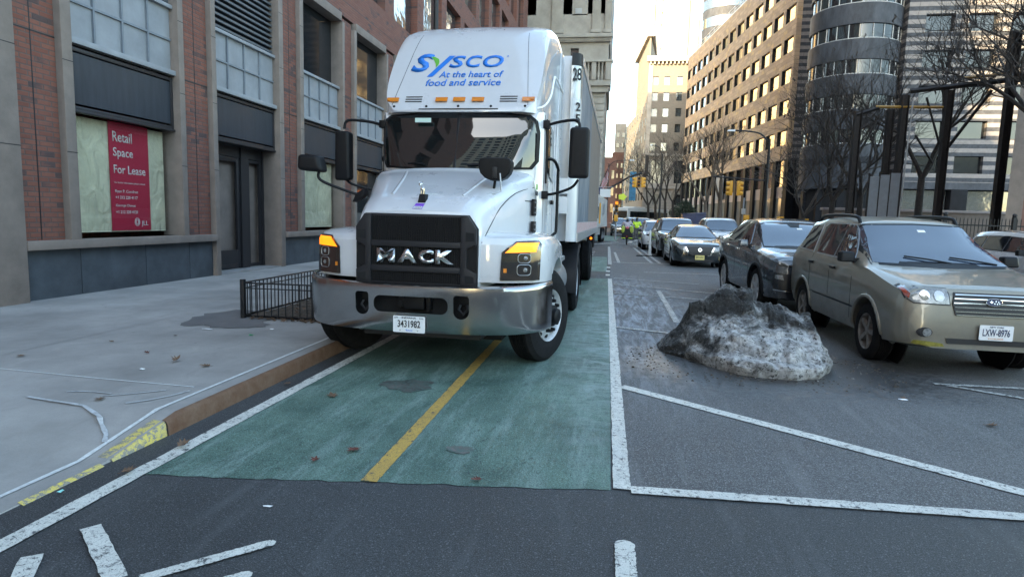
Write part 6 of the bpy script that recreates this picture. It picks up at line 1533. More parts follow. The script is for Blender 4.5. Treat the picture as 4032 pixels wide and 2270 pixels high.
for i, x in enumerate((24.65, 30.35, 35.95, 41.65)):
    g_ = bx('shop_glazing', M['glass_blue'], [(x, x + 4.3, FY + .5, FY + .55, .8, 4.9)], sw_)
    bx('glazing_frame', M['white_frame'], [(x + t, x + t + .12, FY + .4, FY + .48, .8, 4.9) for t in (0, 1.4, 2.8, 4.2)] + [(x + .12, x + 1.4, FY + .4, FY + .48, 3.3, 3.4), (x + 1.52, x + 2.8, FY + .4, FY + .48, 3.3, 3.4), (x + 2.92, x + 4.2, FY + .4, FY + .48, 3.3, 3.4)], g_)
    bx('white_panel', M['white_frame'], [(x + .15, x + 4.15, FY + .45, FY + .49, 2.1, 3.2)], g_); bx('plinth', M['pink'], [(x, x + 4.3, FY + .3, FY + .6, 0, .8)], sw_)
# rounded bay
DC = (21.0, 62.6); DR = 3.75
def drum_band(z0, z1, r, m, name, parent, n=48, dz=0):
    mb = MB(); mb.cyl((DC[0], DC[1], z0), (DC[0], DC[1], z1), r, n=n); return mb.build(name, m, parent, world=True, smooth=True, angle=20)
zt = 18.85 + 2.95 * 5
drum_band(0, 33, DR - .35, M['black'], 'bay_core', sw_)
for k in range(-1, 9):
    z1 = 18.85 + 2.95 * (4 - k); z0 = z1 - 1.25
    if z0 < 5.5: continue
    drum_band(z0, z1, DR - .15, M['glass_dark'], 'bay_window_band', sw_)
    drum_band(z1, z1 + 1.7, DR, M['drum'], 'bay_wall', sw_)
    fr = MB()
    for i in range(13):
        a = R(180 + i * 15 + 4); cx, cy = DC[0] + (DR - .12) * math.cos(a), DC[1] + (DR - .12) * math.sin(a)
        fr.cyl((cx, cy, z0 + .05), (cx, cy, z1 - .05), .05, n=4)
    fr.lathe((DC[0], DC[1], 0), (0, 0, 1), [(z0, DR - .13), (z0, DR - .05), (z0 + .08, DR - .05), (z0 + .08, DR - .13)], 48)
    fr.build('bay_window_frame', M['white_frame'], sw_, world=True)
drum_band(4.9, 7.9 - .25, DR, M['drum'], 'bay_wall', sw_)
for i in range(6):
    a = R(190 + i * 30); bx('bay_column', M['blk_stone'], [(DC[0] + 3.3 * math.cos(a) - .3, DC[0] + 3.3 * math.cos(a) + .3, DC[1] + 3.3 * math.sin(a) - .3, DC[1] + 3.3 * math.sin(a) + .3, 0, 4.9)], sw_)
drum_band(.0, 4.9, DR - .8, M['glass_blue'], 'bay_glazing', sw_)
# ---- round dark tower over the roof of the office building
rt = thing('round_tower', 'dark rounded tower with ribbon windows peeking over the brown office roofline', 'building', (20.2, 130, 0))
mb = MB(); mb.cyl((20.2, 130, 0), (20.2, 130, 48), 4.6, n=40); mb.build('wall', M['drum'], rt, world=True, smooth=True, angle=30)
for k in range(12): mb = MB(); mb.cyl((20.2, 130, 8 + 3.4 * k), (20.2, 130, 9.8 + 3.4 * k), 4.66, n=40); mb.build('ribbon_window', M['glass_blue'], rt, world=True, smooth=True, angle=30)
# ---- the parks building closing the street
pb = thing('civic_building', 'beige stone and brick civic building with arched entrance closing off the street', 'building', (10, 135, 0))
pw_ = []
for k in range(8):
    z = 11.6 + 3.65 * k if k else 0
rows_ = [(6.9 + 0, 9.0), (15.6 + 1.0, 18.3), (19.9, 21.4), (23.0, 24.6), (25.9, 27.5), (29.2, 30.8), (32.2, 33.6)]
for z0, z1 in [(16.2, 17.9), (20.0, 21.7), (23.2, 24.9), (26.4, 28.1), (29.6, 31.3)]:
    for x in (7.0, 9.3, 11.9, 14.3, 16.8, 19): pw_.append((x, x + 1.15, z0, z1))
for x in (7.5, 12.3, 17.1): pw_.append((x, x + 2.5, 9.5, 14.2))
for x in (8.1, 12.6, 17.5): pw_.append((x, x + 1.3, 5.0, 7.2))
grid_wall(pb, 6.1, 24, 135, 15.2, 34.2, [w for w in pw_ if w[2] > 15], M['buff_brick'], .6)
grid_wall(pb, 6.1, 24, 134.9, 0, 15.0, [w for w in pw_ if w[2] < 15], M['lime'], .7)
for q in [(5.6, 24, 134.2, 135.3, 34.2, 35.3), (5.9, 24, 134.5, 134.9, 15.0, 15.6), (5.9, 24, 134.5, 134.9, 8.3, 8.8)]: bx('cornice', M['lime_p'], [q], pb, .05)
bx('cornice_brackets', M['lime_p'], [(6.2 + i * .8, 6.5 + i * .8, 134.4, 134.95, 33.7, 34.2) for i in range(20)], pb)
bx('corner_quoin', M['lime_p'], [(6.05, 6.9, 134.85, 135.1, 15.6, 34.2), (11.2, 11.9, 134.7, 134.9, 8.8, 15.0), (16.0, 16.6, 134.7, 134.9, 8.8, 15.0)], pb)
bx('core', M['buff_brick'], [(6.3, 23.8, 135.7, 180, 0, 34.2)], pb)
for i, w in enumerate(pw_):
    g_ = bx('window', M['glass_blue'] if i % 3 else M['curtain'], [(w[0], w[1], 135.35, 135.4, w[2], w[3])], pb)
    bx('window_frame', M['gray_metal'], [(w[0], w[1], 135.25, 135.3, (w[2] + w[3]) / 2 - .06, (w[2] + w[3]) / 2 + .06), (w[0], w[0] + .12, 135.25, 135.3, w[2], (w[2] + w[3]) / 2 - .06), ((w[0] + w[1]) / 2 - .07, (w[0] + w[1]) / 2 + .07, 135.2, 135.24, w[2], w[3])], g_)
for x in (8.75, 13.25, 18.15):
    mb = MB(); pts = [(x + 1.35 * math.cos(a), 134.75, 7.0 + 1.35 * math.sin(a)) for a in [math.pi * i / 14 for i in range(15)]]; mb.tube(pts, .16, 6); mb.build('arch_moulding', M['lime_p'], pb, world=True, smooth=True)
# left flank along the street and its projecting cornice
fl_ = MB(); fl_.prism([(6.05, 135.6, 0), (2.3, 176, 0), (9, 176, 0), (6.28, 135.6, 0)], (0, 0, 26.5)); fl_.build('side_wing', M['buff_brick'], pb, world=True)
fl_ = MB(); fl_.prism([(6.0, 136, 26.5), (4.4, 158, 26.5), (9, 158, 26.5), (6.28, 136, 26.5)], (0, 0, 13)); fl_.build('side_wing', M['buff_brick'], pb, world=True)
fl_ = MB(); fl_.prism([(5.5, 135.4, 39.5), (3.6, 158, 39.5), (9, 158, 39.5), (7, 135.4, 39.5)], (0, 0, 2.0)); fl_.build('side_cornice', M['lime_p'], pb, world=True)
its = []
for k in range(7):
    for j in range(9):
        t = j / 9; x, y = 6.0 + (2.3 - 6.05) * (t + .03), 136.2 + (176 - 135.6) * t; its.append((x, y, 6 + 3.1 * k))
m_ = MB()
for x, y, z in its: m_.box(x - .06, x + .3, y, y + 1.4, z, z + 1.6)
stuff(m_.build('side_window', M['glass_dark'], pb, world=True))
sg = bx('vertical_sign', M['ink'], [(6.2, 6.9, 133.9, 134.1, 10.8, 15.2)], pb)
for i, c_ in enumerate('PARKS'): place_text('sign_letter', c_, (6.33, 133.88, 14.3 - i * .8), (1, 0, 0), (0, 0, 1), .42, .58, M['white_frame'], sg, .02, world=True)
M['banner'] = mat('blue_banner', (.06, .24, .42), .7, var=.3, vscale=1.5)
bn = thing('banner', 'tall sky blue vertical banner hanging on the beige civic building beyond the signals', 'banner', (3.8, 130, 4)); bx('cloth', M['banner'], [(3.1, 4.4, 130, 130.06, 5.6, 11.4)], bn); MB().cyl((3.0, 130.03, 11.5), (5.6, 130.03, 11.5), .05, n=6).build('pole', M['black_metal'], bn, world=True)
# ---- towers behind
t2 = thing('tall_tower', 'tall pale sunlit tower with glass bays rising above the civic building', 'tower', (15, 185, 0))
bx('wall', M['lime_warm'], [(8.0, 27, 186, 200, 0, 90)], t2)
for i, x in enumerate((8.0, 9.9, 16.2, 20.2)):
    bx('pier', M['lime_warm'] if i != 2 else M['brown_stone'], [(x, x + (1.1 if i != 2 else 2.4), 185.2, 186, 36, 90)], t2)
m_ = MB()
for k in range(16): m_.box(11.2, 16.0, 185.8, 185.95, 37 + 3.3 * k, 39.6 + 3.3 * k)
stuff(m_.build('glass_bay', M['pale_glass'], t2, world=True))
t3 = thing('glass_tower', 'far white glass tower with thin blue mullions against the bright sky', 'tower', (17, 300, 0))
bx('wall', mat('white_tower', (.8, .8, .8), .6), [(14.4, 24, 300, 315, 0, 125)], t3); bx('mullion', mat('blue_mullion', (.06, .2, .28), .5), [(14.6 + i * .9, 14.72 + i * .9, 299.8, 300, 84, 125) for i in range(5)], t3)
ap = thing('apartment_building', 'distant narrow red brick apartment building with pale upper floors at the end of the street', 'building', (1, 170, 0))
bx('upper_floors', M['lime_p'], [(-.45, 2.9, 190, 205, 21.5, 30)], ap); bx('brick_wall', M['redb'], [(-1.0, 4.0, 189, 205, 0, 21.5)], ap)
for k in range(8):
    for x in (.1, 1.7): bx('window', M['glass_dark'], [(x, x + .8, 188.9, 188.98, 5 + 3 * k, 6.3 + 3 * k)] if k < 5 else [(x, x + .8, 189.9, 189.98, 5 + 3 * k, 6.3 + 3 * k)], ap)
ap2 = thing('brick_walkup', 'dark red brick block at the far end beside the hanging flag', 'building', (-1, 120, 0))
bx('wall', M['redb'], [(-6, .35, 122, 135, 0, 13.5)], ap2)
for k in range(3): bx('window', M['glass_dark'], [(-.6, -.1, 121.9, 121.98, 3 + 3.2 * k, 4.6 + 3.2 * k)], ap2)
# ---- unseen blocks placed for window reflections and to block sun and sky glow
cb = thing('sunlit_block', 'warm sunlit stone block behind the limestone tower seen only in reflections', 'building', (-40, 150, 0))
bx('wall', M['lime_warm'], [(-90, -10, 147, 165, 0, 52)], cb)
m_ = MB()
for k in range(13):
    for j in range(30): m_.box(-88 + j * 2.6, -86.8 + j * 2.6, 146.9, 146.98, 3 + 3.8 * k, 5 + 3.8 * k)
stuff(m_.build('window', M['glass_dark'], cb, world=True))
b2 = thing('sun_blocker', 'unseen brick block added behind the viewer to block the sun', 'building', (-20, -35, 0)); bx('wall', M['brick'], [(-60, -20, -47, -30, 0, 49.5)], b2)  # added out of view, height set to shade all but one strip
b4 = thing('sky_glow_blocker', 'unseen pale stone tower added far behind the viewer to block sky glow', 'building', (-30, -115, 0)); bx('wall', M['lime_p'], [(-52, -4, -126, -112, 0, 108)], b4)  # added out of view against the bright sky near the sun
m_ = MB()
for k in range(26):
    for j in range(14): m_.box(-50 + j * 3.2, -48.2 + j * 3.2, -111.95, -111.9, 4 + 4 * k, 6.4 + 4 * k)
stuff(m_.build('window', M['glass_dark'], b4, world=True))
b3 = thing('horizon_blocker', 'unseen long low stone block added behind the viewer to block the yellow horizon', 'building', (40, -88, 0)); bx('wall', M['lime_p'], [(5, 110, -95, -82, 0, 24)], b3)  # added out of view to keep the low southern glow out of reflections
m_ = MB()
for k in range(5):
    for j in range(30): m_.box(7 + j * 3.4, 9 + j * 3.4, -81.95, -81.9, 3 + 4.2 * k, 5.6 + 4.2 * k)
stuff(m_.build('window', M['glass_dark'], b3, world=True))
# ---- stone building at the right edge
rb = thing('stone_corner', 'rough pink and buff stone building corner at the right edge behind the iron fence', 'building', (15, 24, 0))
MB().prism([(13.45, 24, 0), (13.95, 24, 0), (19.5, 33, 0), (19.0, 33, 0)], (0, 0, 13)).build('buff_edge', M['granite'], rb, world=True)
MB().prism([(13.96, 24.05, 0), (22, 24.05, 0), (24, 33, 0), (19.55, 33, 0)], (0, 0, 13)).build('red_wall', mat('red_granite', (.17, .085, .065), .7, var=.3, vscale=3), rb, world=True)
# ================================================================= bare trees
M['bark'] = mat('grey_brown_bark', (.045, .039, .035), .9, var=.4, vscale=10, bump=.5, bscale=25)
M['bark_l'] = mat('pale_tan_bark', (.11, .088, .07), .9, var=.3, vscale=8)
def bare_tree(label, x, y, h, r, seed, spread=.5, forks=3, lean=(0, 0), pods=0, bark='bark', depth=6, fork_h=.3, group='bare street trees'):
    rnd = random.Random(seed); t = thing('bare_tree', label, 'tree', (x, y, 0), 0, group)
    trunk, crown, pod = MB(), MB(), MB(); tips = []
    def limb(p, d, L_, r_, dep, mb):
        n = 4 if dep > 1 else 3; pts = [p]; q = p.copy(); dd = d.copy()
        for i in range(n):
            dd = (dd + Vector((rnd.uniform(-1, 1), rnd.uniform(-1, 1), rnd.uniform(-.5, .8))) * .18).normalized(); q = q + dd * L_ / n; pts.append(q.copy())
        r2 = r_ * .7; mb.tube(pts, [r_ + (r2 - r_) * i / n for i in range(n + 1)], 7 if dep > 3 else 4 if dep > 1 else 3)
        if dep == 0: tips.append(q); return
        k = forks if dep > 2 else rnd.choice([2, 3, 3])
        for i in range(k):
            a = 2 * math.pi * (i + rnd.random() * .7) / k; u = dd.orthogonal().normalized(); v = dd.cross(u)
            nd = (dd * rnd.uniform(.65, 1.0) + (u * math.cos(a) + v * math.sin(a)) * spread * rnd.uniform(.6, 1.5) + Vector((0, 0, .1))).normalized()
            limb(q, nd, L_ * rnd.uniform(.62, .88), r2 * rnd.uniform(.65, .88), dep - 1, crown)
        if dep < depth - 1:
            for i in range(2):
                j = rnd.randint(1, n - 1); nd = (dd + Vector((rnd.uniform(-1, 1), rnd.uniform(-1, 1), rnd.uniform(-.3, .8))) * .9).normalized(); limb(pts[j], nd, L_ * .5, r_ * .42, max(dep - 2, 0), crown)
    d0 = Vector((lean[0], lean[1], 1)).normalized(); p1 = d0 * h * fork_h
    trunk.tube([(0, 0, -.05), d0 * h * fork_h * .3, p1], [r * 1.25, r, r * .82], 10); trunk.build('trunk', M[bark], t, smooth=True)
    for i in range(forks):
        a = 2 * math.pi * (i + rnd.random() * .5) / forks; nd = (d0 * .9 + Vector((math.cos(a), math.sin(a), 0)) * spread).normalized()
        limb(p1, nd, h * .24, r * .6, depth - 1, crown)
    crown.build('crown', M[bark], t, smooth=True)
    if pods:
        for q in rnd.sample(tips, min(pods, len(tips))):
            pod.tube([q, q + Vector((rnd.uniform(-.05, .05), 0, -.08)), q + Vector((rnd.uniform(-.08, .08), 0, -.2)), q + Vector((0, 0, -.26))], [.006, .04, .035, .008], 4)
        stuff(pod.build('seed_pods', M['bark'], t))
    else: pod.bm.free()
    return t
bare_tree('bare dark tree with several leaning stems in front of the rounded dark bay', 11.7, 36, 9.5, .17, 3, .6, 4, pods=25, depth=5)
bare_tree('bare forked tree directly behind the silver wagon roof, left of the steel frame', 13.1, 36, 10.5, .16, 11, .55, 3, pods=40)
bare_tree('slender bare tree rising behind the station wagon roof rail beside the steel frame', 16.0, 36, 11.5, .2, 21, .5, 3, pods=40, fork_h=.36)
bare_tree('large bare tree with hanging seed pods reaching in at the upper right corner', 11.95, 19, 9.5, .2, 31, .65, 4, pods=70)
bare_tree('wide bare tree left of the rounded bay with dense low twigs', 9.4, 33, 6.5, .12, 41, .7, 4, pods=10, depth=5)
bare_tree('thin pale bare tree in front of the brown office colonnade, leaning left', 10.3, 70, 12, .22, 51, .45, 3, (-.12, 0), bark='bark_l', depth=5, group='bare trees by the office building')
bare_tree('pale bare tree with upright stem in front of the brown office colonnade', 11.7, 71, 13, .25, 52, .45, 3, (-.03, 0), bark='bark_l', depth=5, group='bare trees by the office building')
for i, (x, y, h, lab) in enumerate([(5.0, 88, 12, 'leftmost slim bare tree of the dark cluster before the civic building'), (6.1, 90, 13, 'second slim bare tree of the dark cluster before the civic building'), (7.2, 87, 14, 'leaning bare tree in the middle of the dark cluster'), (8.4, 89, 14, 'thick bare tree at the right of the dark cluster')]):
    bare_tree(lab, x, y, h, .2, 60 + i, .5, 3, (-.06, 0), depth=5, group='bare trees before the civic building')
# evergreen beside them
M['ever'] = mat('evergreen_leaves', (.028, .05, .032), .8, var=.5, vscale=3)
eg = thing('evergreen_tree', 'small dark green leafy tree right of the bare cluster before the civic building', 'tree', (9.9, 92, 0))
MB().tube([(0, 0, 0), (-.1, 0, 1.4), (0, 0, 2.4)], [.16, .13, .1], 8).build('trunk', M['bark'], eg)
mb = MB(); rnd = random.Random(5)
for i in range(1700):
    c = rnd.choice([(0, 0, 3.3, 1.5, 1.0), (-.9, 0, 2.8, 1.1, .8), (1.0, .2, 3.0, 1.1, .8), (.3, 0, 4.0, .9, .7)]); v = Vector((rnd.gauss(0, 1), rnd.gauss(0, 1), rnd.gauss(0, 1))).normalized() * rnd.uniform(.5, 1.05)
    p = Vector((c[0] + v.x * c[3], c[1] + v.y * c[3], c[2] + v.z * c[4])); u = Vector((rnd.uniform(-1, 1), rnd.uniform(-1, 1), rnd.uniform(-1, 1))).normalized() * .14; w_ = u.orthogonal().normalized() * .08
    mb.poly([p - u, p + w_, p + u, p - w_])
mb.build('crown', M['ever'], eg)
# ================================================================= steel frame with yellow beams
M['yellow_beam'] = mat('yellow_beam_paint', (.34, .19, .03), .5, var=.2, vscale=4); M['rust_steel'] = mat('dark_rusty_steel', (.016, .013, .012), .75, .0, var=.5, vscale=6)
sf = thing('steel_frame', 'tall dark steel gantry with yellow beams standing behind the bare trees', 'steel frame', (13, 30, 0))
for x, y, z in ((10.5, 30, 6.6), (12.35, 30, 7.3), (14.1, 30, 7.5), (15.6, 28.5, 9.5), (13.0, 33, 7.2)):
    m_ = MB(); m_.box(x - .14, x - .11, y - .14, y + .14, 0, z); m_.box(x + .11, x + .14, y - .14, y + .14, 0, z); m_.box(x - .11, x + .11, y - .015, y + .015, 0, z); m_.build('column', M['rust_steel'], sf, world=True)
for a, b, r_, mm in [((11.2, 30, 6.8), (13.9, 30, 6.78), .06, 'yellow_beam'), ((12.6, 30.2, 7.5), (17, 29.5, 7.9), .11, 'rust_steel'), ((10.4, 30, 6.45), (11.3, 30, 6.75), .08, 'rust_steel'), ((10.6, 30, 4.6), (11.3, 30, 6.2), .05, 'rust_steel'), ((12.9, 30, 5.6), (13.7, 30, 4.4), .05, 'rust_steel'), ((14.2, 30, 5.0), (15.2, 29, 7.3), .07, 'rust_steel'), ((13.2, 30, 7.2), (13.9, 30, 5.2), .05, 'rust_steel'), ((14.6, 30, 8.0), (17.2, 29, 8.1), .06, 'yellow_beam')]:
    MB().cyl(a, b, r_, n=4).build('beam' if r_ > .1 or mm[0] == 'y' else 'brace', M[mm], sf, world=True)
MB().cyl((12.4, 29.7, .2), (12.55, 29.7, 7.0), .035, n=8).build('conduit', M['white_frame'], sf, world=True)
pn = thing('metal_screen', 'grey panelled metal screen between the bare tree and the steel column', 'screen', (11.8, 29.5, 0))
for k in range(3): bx('panel', M['gray_metal_d'], [(11.05 + k * .42, 11.42 + k * .42, 29.5, 29.55, 2.0, 3.75 + k * .08)], pn)
bx('panel_frame', M['rust_steel'], [(11.0 + k * .42, 11.04 + k * .42, 29.48, 29.58, 1.9, 3.9 + k * .06) for k in range(4)] + [(11.04, 12.26, 29.48, 29.5, 1.94, 2.0)], pn)
# iron fence and low wall at the right
fe = thing('iron_fence', 'black iron picket fence behind the white crossover at the right', 'fence', (12.3, 22, 0))
m_ = MB()
for i in range(60): x = 10.6 + i * .11; m_.cyl((x, 22, .1), (x, 22, 1.86), .013, n=5); m_.cyl((x, 22, 1.86), (x, 22, 1.95), .018, .001, n=5)
m_.box(10.6, 17.1, 21.98, 22.02, .3, .34); m_.box(10.6, 17.1, 21.98, 22.02, 1.68, 1.72); m_.build('pickets', M['black_metal'], fe, world=True)
for x in (10.6, 12.6, 14.8): m_ = MB(); m_.box(x - .05, x + .05, 21.95, 22.05, 0, 1.98); m_.sph((x, 22, 2.03), .07, u=8, v=6); m_.build('post', M['black_metal'], fe, world=True)
lw_ = thing('low_wall', 'low buff stone retaining wall with a fan unit on top behind the parked cars', 'wall', (12, 40, 0)); bx('stone', M['granite'], [(12.6, 30, 40, 40.5, 0, 2.5)], lw_, .02); bx('coping', M['pink'], [(12.5, 30, 39.9, 40.6, 2.5, 2.65)], lw_, .02)
ac = thing('air_conditioner_unit', 'white outdoor air conditioner with round fan on the low wall', 'air conditioner', (16.1, 40.2, 2.65)); bx('casing', M['white_frame'], [(15.6, 16.6, 40.0, 40.4, 2.65, 3.45)], ac, .02)
MB().lathe((16.05, 39.99, 3.03), (0, -1, 0), [(0, .3), (.02, .3), (.02, .12), (.0, .12)], 24).build('fan_guard', M['gray_metal_d'], ac, world=True)
sh = thing('site_barrier', 'row of dark low railings along the far sidewalk beyond the parked cars', 'railing', (10, 46, 0)); m_ = MB()
for i in range(70): m_.cyl((8.8 + i * .12, 48 - i * .03, 0), (8.8 + i * .12, 48 - i * .03, 1.15), .02, n=4)
m_.cyl((8.8, 48, 1.1), (17.2, 46, 1.1), .03, n=5); m_.build('rails', M['black_metal'], sh, world=True)
struct(bx('sidewalk', M['sidewalk'], [(8.6, 60, 18, 58, -.1, .13)], None)) if False else None
mb = MB(); mb.box(8.4, 60, 19, 72, -.1, .13); struct(mb.build('sidewalk', M['sidewalk']))
# ================================================================= street lamps and signals
M['signal_yellow'] = mat('signal_housing_yellow', (.62, .3, .02), .45); M['lampw'] = mat('lamp_head_white', (.6, .62, .62), .4)
def street_lamp(label, x, y, h, ax, az, r=.09):
    t = thing('street_lamp', label, 'street lamp', (x, y, 0), 0, 'cobra head street lamps')
    MB().cyl((0, 0, 0), (0, 0, h), r * 1.2, r * .7, n=10).build('pole', M['black_metal'], t, smooth=True)
    MB().tube(resample([(0, 0, h * .96), (ax * .25, 0, h + az * .55), (ax * .6, 0, h + az * .9), (ax, 0, h + az)], 4), r * .45, 6).build('arm', M['black_metal'], t, smooth=True)
    MB().hexa([(ax - .0 * ax, -.12, h + az - .06), (ax * 1.22, -.1, h + az - .05), (ax * 1.22, .1, h + az - .05), (ax, .12, h + az - .06), (ax, -.06, h + az + .06), (ax * 1.2, -.05, h + az + .04), (ax * 1.2, .05, h + az + .04), (ax, .06, h + az + .06)]).build('lamp_head', M['lampw'], t)
    return t
street_lamp('tall black street lamp in front of the brown office building beside the signals', 10.3, 45, 7.3, -2.3, .55, .12)
street_lamp('distant curved black street lamp at the far corner of the brown office building', 4.9, 68, 8.6, -1.1, .9, .1)
street_lamp('street lamp whose arm reaches over the lane above the hanging flag', -.6, 62, 7.0, 2.0, .35, .07)
def signal_head(parent, x, y, z, lit=None, s=1.0, facing=-1):
    b = MB().box(x - .16 * s, x + .16 * s, y - .1, y + .1, z - .5 * s, z + .5 * s).build('signal_head', M['signal_yellow'], parent, bevel=.03)
    for k, zz in enumerate((.33, 0, -.33)):
        MB().cyl((x, y - .1, z + zz * s), (x, y - .28, z + zz * s + .0), .14 * s, .15 * s, n=14, cap=False).build('visor', M['signal_yellow'] if lit is None else M['ink'], b)
        MB().cyl((x, y - .101, z + zz * s), (x, y - .12, z + zz * s), .13 * s, n=14).build('lens', M['amber_lit'] if lit == k else M['ink'], b)
    return b
def side_head(parent, x, y, z, sx):
    b = MB().box(x - .11, x + .11, y - .15, y + .15, z - .5, z + .5).build('signal_head', M['signal_yellow'], parent, bevel=.03)
    for zz in (.33, 0, -.33): MB().cyl((x + sx * .1, y, z + zz), (x + sx * .3, y, z + zz - .03), .15, .14, n=12, cap=False).build('visor', M['signal_yellow'], b)
    return b
sg1 = thing('traffic_signal', 'yellow traffic signal pair hanging from the mast arm over the far intersection', 'traffic light', (-1.8, 62, 0), 0, 'yellow hanging traffic signals')
MB().cyl((-.5, 0, 0), (-.5, 0, 4.0), .1, n=10).build('pole', M['black_metal'], sg1); MB().tube([(-.5, 0, 3.2), (1.5, 0, 4.7), (3.2, 0, 5.75), (4.45, 0, 6.15)], .09, 8).build('mast_arm', M['black_metal'], sg1)
MB().cyl((4.2, 0, 5.85), (4.2, 0, 6.1), .04, n=6).build('hanger', M['black_metal'], sg1); side_head(sg1, 3.85, 0, 5.25, -1); side_head(sg1, 4.5, 0, 5.25, 1); signal_head(sg1, 4.17, .12, 5.27)
sg2 = thing('traffic_signal', 'yellow traffic signal pair hanging left of the tall street lamp', 'traffic light', (10.25, 45, 0), 0, 'yellow hanging traffic signals')
MB().tube([(0, 0, 4.5), (-1.8, 0, 4.62), (-3.5, 0, 4.72)], .05, 6).build('mast_arm', M['black_metal'], sg2); MB().cyl((-2.0, 0, 4.25), (-2.0, 0, 4.6), .03, n=6).build('hanger', M['black_metal'], sg2)
side_head(sg2, -2.28, 0, 3.95, -1); side_head(sg2, -1.78, 0, 3.95, 1)
sg3 = thing('traffic_signal', 'post mounted traffic signal with a lit amber lens beside the sanitation truck', 'traffic light', (.27, 50, 0)); MB().cyl((0, 0, 0), (0, 0, 2.6), .07, n=8).build('post', M['gray_metal'], sg3)
signal_head(sg3, 0, -.05, 2.6, 0, .85); MB().box(-.16, .14, -.2, 0, 1.45, 1.95).build('pedestrian_signal', M['signal_yellow'], sg3, bevel=.03)
M['lime_sign'] = mat('fluorescent_sign', (.65, .75, .05), .4); MB().prism([(.15, -.1, 3.2), (.55, -.1, 3.1), (.75, -.1, 3.4), (.5, -.1, 3.65), (.1, -.1, 3.5)], (0, .02, 0)).build('warning_sign', M['lime_sign'], sg3)
ps = thing('pedestrian_signal', 'orange pedestrian signal box on a grey post in front of the office colonnade', 'pedestrian signal', (8.3, 42, 0)); MB().cyl((0, 0, 0), (0, 0, 3.2), .05, n=8).build('post', M['gray_metal'], ps); MB().box(.02, .38, -.15, .1, 1.65, 2.1).build('signal_box', M['signal_yellow'], ps, bevel=.02); MB().box(-.12, .14, -.07, -.05, 2.15, 2.5).build('sign', M['white_frame'], ps)
for i, (x, z, lab) in enumerate([(10.6, 1.85, 'orange signal box facing sideways just right of the tall street lamp'), (12.1, 1.75, 'small orange signal box right of the street lamp above the dark crossover')]):
    q = thing('pedestrian_signal', lab, 'pedestrian signal', (x, 42, 0)); MB().cyl((0, 0, 0), (0, 0, z + .3), .04, n=8).build('post', M['black_metal'], q); MB().box(-.2, .2, -.14, .1, z - .2, z + .2).build('signal_box', M['signal_yellow'], q, bevel=.02)
# blank white sign and the flag
ws_ = thing('hanging_sign', 'small blank white sign hanging from an arm beside the trailer', 'sign', (-1.0, 45, 0)); MB().box(.03, .78, -.02, .02, 3.15, 3.72).build('sign_face', M['lampw'], ws_); MB().cyl((-.3, 0, 3.85), (.95, 0, 3.85), .03, n=6).build('arm', M['gray_metal'], ws_); MB().cyl((-.3, 0, 0), (-.3, 0, 3.9), .04, n=6).build('post', M['black_metal'], ws_)
M['flag'] = mat('flag_cloth', (.4, .05, .05), .8); nt_, b_, L_ = nodes_of(M['flag']); s_ = nt_.nodes.new('ShaderNodeSeparateXYZ'); g_ = nt_.nodes.new('ShaderNodeNewGeometry'); L_.new(g_.outputs['Position'], s_.inputs[0])
k_ = mathn(nt_, 'LESS_THAN', mathn(nt_, 'FRACT', mathn(nt_, 'MULTIPLY', mathn(nt_, 'ADD', s_.outputs[0], mathn(nt_, 'MULTIPLY', s_.outputs[2], .25)), 9.0)), .5); L_.new(mixc(nt_, k_, (.35, .03, .04), (.5, .5, .5)), b_.inputs['Base Color'])
fl = thing('flag', 'striped national flag hanging limp from a slanted pole left of the far signals', 'flag', (-1.0, 55, 0)); MB().tube([(-.4, 0, 4.0), (.52, 0, 6.2)], .035, 6).build('pole', M['black_metal'], fl)
mb = MB(); rr5 = [[mb.bm.verts.new((-.32 + .75 * (j / 6) - .12 * i / 8 * math.sin(j) , .08 * math.sin(j * 1.7 + i * .5), 4.15 + 1.95 * (j / 6) - (.95 * i / 8))) for j in range(7)] for i in range(9)]
for a, b in zip(rr5, rr5[1:]):
    for j in range(6): mb.bm.faces.new((a[j], a[j + 1], b[j + 1], b[j]))
fc = mb.build('cloth', M['flag'], fl, smooth=True)
mb = MB(); mb.box(-.35, .0, -.16, -.13, 3.5, 4.3); mb.build('canton', mat('navy_cloth', (.02, .03, .08), .8), fl)
# street lamp post seen above the truck
lp = thing('lamp_post', 'slim black post with a white box lamp rising behind the truck roof', 'lamp post', (-4.6, 15.6, .13)); MB().cyl((0, 0, 0), (0, 0, 9.5), .06, n=10).build('pole', M['black_metal'], lp); MB().box(-.1, .1, -.14, -.04, 5.15, 5.5).build('lamp', M['lampw'], lp, bevel=.03)
# ================================================================= delineator, bus, sanitation truck
M['white_pl'] = mat('white_plastic_post', (.6, .62, .62), .5, var=.15, vscale=8)
dl = thing('delineator', 'white flexible lane post standing on a black rubber base beside the white hatchback', 'lane post', (1.68, 27.6, 0)); MB().lathe((0, 0, .05), (-.03, 0, 1), [(0, .09), (.1, .065), (.95, .045), (1.05, .045), (1.1, .02)], 12).build('post', M['white_pl'], dl, smooth=True)
MB().hexa([(-.6, -.1, 0), (.6, -.1, 0), (.6, .1, 0), (-.6, .1, 0), (-.55, -.06, .05), (.55, -.06, .05), (.55, .06, .05), (-.55, .06, .05)]).build('base', M['tyre'], dl)
M['bus_white'] = carpaint('bus_white', (.6, .62, .62), 0, .3, .6, .15)
bs = thing('bus', 'white coach bus with a dark window band crossing at the far end of the queue', 'bus', (1.0, 88, 0), R(-35))
MB().box(-1.3, 1.3, 0, 11, .4, 3.3).build('body', M['bus_white'], bs, bevel=.15, seg=3)
